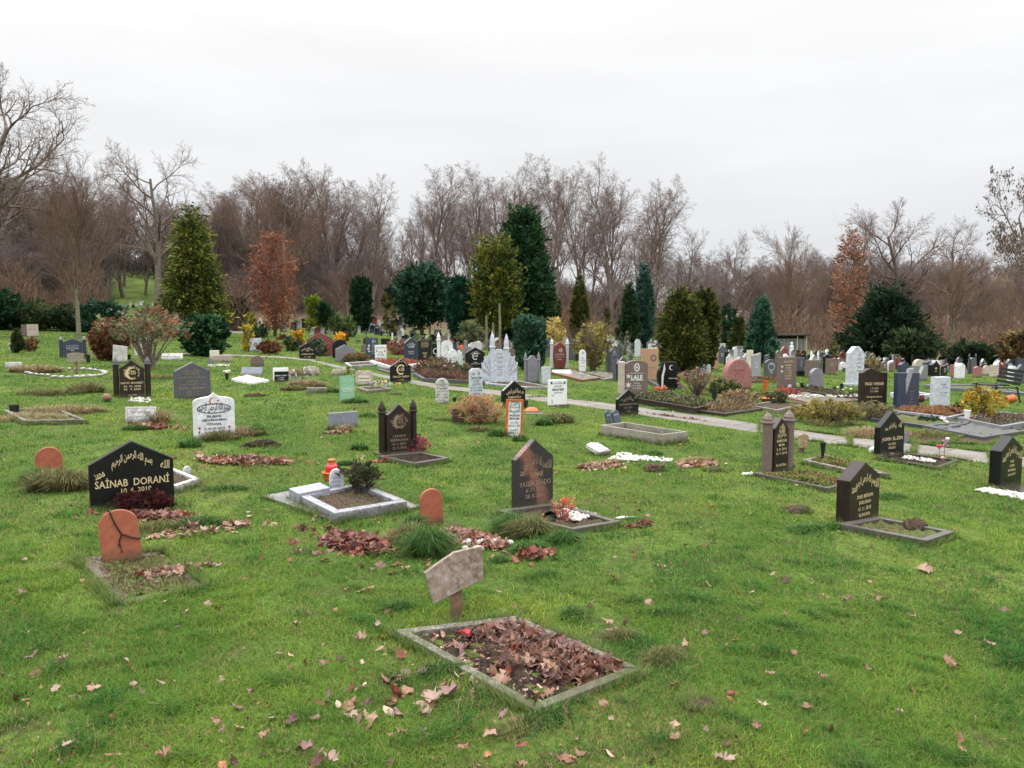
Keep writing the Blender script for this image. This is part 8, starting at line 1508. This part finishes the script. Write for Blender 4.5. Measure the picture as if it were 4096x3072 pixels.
heap(800, 2130, .45, .1, 60, .08, .02, 'few tan leaves right of the beaded marker’s bed', LEAFC[[0, 1, 6]])
heap(700, 2290, .12, .3, 60, .06, .02, 'reddish leaves along the sunken stone-edged grave', LEAFC[[0, 3, 4]], rot=R(-50))
heap(3600, 1745, .5, .1, 90, .1, .02, 'brown leaves gathered beyond the path', LEAFC[[1, 2, 7]], rot=0)
heap(2700, 1672, .9, .06, 90, .08, .01, 'brown leaves lying on the path edge', LEAFC[[1, 2]], rot=R(-50))
# leaves thinly over all the lawn
n = 1100; d = np.exp(rng.uniform(math.log(2.6), math.log(30), n)); x = rng.uniform(-.72, .72, n) * d; P = np.c_[x, d]; P = P[(vnoise(x, d, .9, 31) + rng.normal(0, .7, n)) > -.1]; 
tag(link_mesh('fallen_leaves', leaves_mesh('fallen_leaves', on_ground(P, .018), .046, shapes=(OAK, BEECH, OAK, MAPLE), tilt=.4), LEAF), 'small dead leaves strewn thinly over the lawn', 'fallen leaves', kind='stuff')
n = 5200; d = np.exp(rng.uniform(math.log(2.5), math.log(11), n)); x = rng.uniform(-.74, .74, n) * d; P = np.c_[x, d]; P = P[(vnoise(x, d, 1.6, 33) + rng.normal(0, .5, n)) > .15]
tag(link_mesh('leaf_crumbs', leaves_mesh('leaf_crumbs', on_ground(P, .012), .018, shapes=(BEECH, OAK), tilt=.5, pal=LEAFC[[1, 2, 5, 5, 7, 0]]), LEAF), 'small brown leaf crumbs and twigs between the blades of the near lawn', 'fallen leaves', kind='stuff')
# the larger single leaves that show
BIG = [(658, 3020, 0, 95), (375, 2745, 0, 70), (645, 2735, 1, 55), (860, 2880, 1, 55), (890, 2920, 1, 45), (1003, 2765, 1, 50), (1225, 2990, 0, 60), (1320, 3040, 0, 100), (1060, 2940, 0, 60), (270, 2980, 0, 55), (90, 2370, 1, 50), (130, 2625, 1, 60), (250, 2640, 0, 55),
       (2420, 2815, 1, 65), (2900, 3040, 1, 110), (3600, 2850, 1, 50), (3805, 2655, 1, 75), (3020, 2905, 1, 60), (3470, 2670, 1, 45), (2740, 2570, 1, 60), (3140, 2460, 1, 45), (3090, 2300, 1, 45), (3700, 2270, 0, 70), (3390, 2395, 1, 45), (3290, 2700, 1, 45), (3080, 2690, 1, 45), (2430, 2480, 0, 60), (2445, 2520, 1, 50),
       (1440, 2560, 0, 80), (1510, 2500, 1, 45), (1620, 2270, 1, 55), (1480, 2350, 1, 50), (1735, 2790, 0, 90), (1800, 2770, 0, 100), (1690, 2850, 0, 60), (1960, 2930, 0, 90), (2260, 3050, 0, 80), (2080, 3060, 0, 70), (1860, 2990, 1, 60), (1560, 2940, 1, 50), (1300, 2650, 1, 50), (1340, 2440, 1, 45), (770, 2105, 0, 60), (2650, 2270, 1, 45), (3640, 2460, 1, 45), (3960, 2570, 1, 50), (3850, 3000, 1, 55), (2440, 2880, 1, 55), (2700, 2950, 0, 60), (1445, 1840, 0, 40)]
tm = []
for k, sh in enumerate((MAPLE, OAK)):
    for c_ in range(4):
        Vt, Ft = fan(sh, .25 + .12 * c_, (-.2, .1, .25, -.05)[c_]); Vt = Vt + rng.normal(size=Vt.shape) * np.array([.02, .02, .06]); me = fast_mesh('fallen_leaf', Vt, Ft, LEAFC[[0, 1, 6, 4][c_]] * (.9, .85, .8, 1)[c_]); me.materials.append(LEAF); tm.append(me)
for px, py, k, w in BIG:
    p, s = at(px, py, .035); o = bpy.data.objects.new('fallen_leaf', tm[k * 4 + rnd.randrange(4)]); COL.objects.link(o); o.location = p; k_ = w / s * .8; o.scale = (k_ * rnd.uniform(.7, 1.1), k_ * rnd.uniform(.8, 1.1), k_ * rnd.uniform(1, 2)); o.rotation_euler = (rnd.uniform(-.35, .35), rnd.uniform(-.35, .35), rnd.uniform(0, 6.28)); tag(o, 'single dry curled leaf lying on the near lawn', 'leaf', 'single dry leaves lying on the lawn')
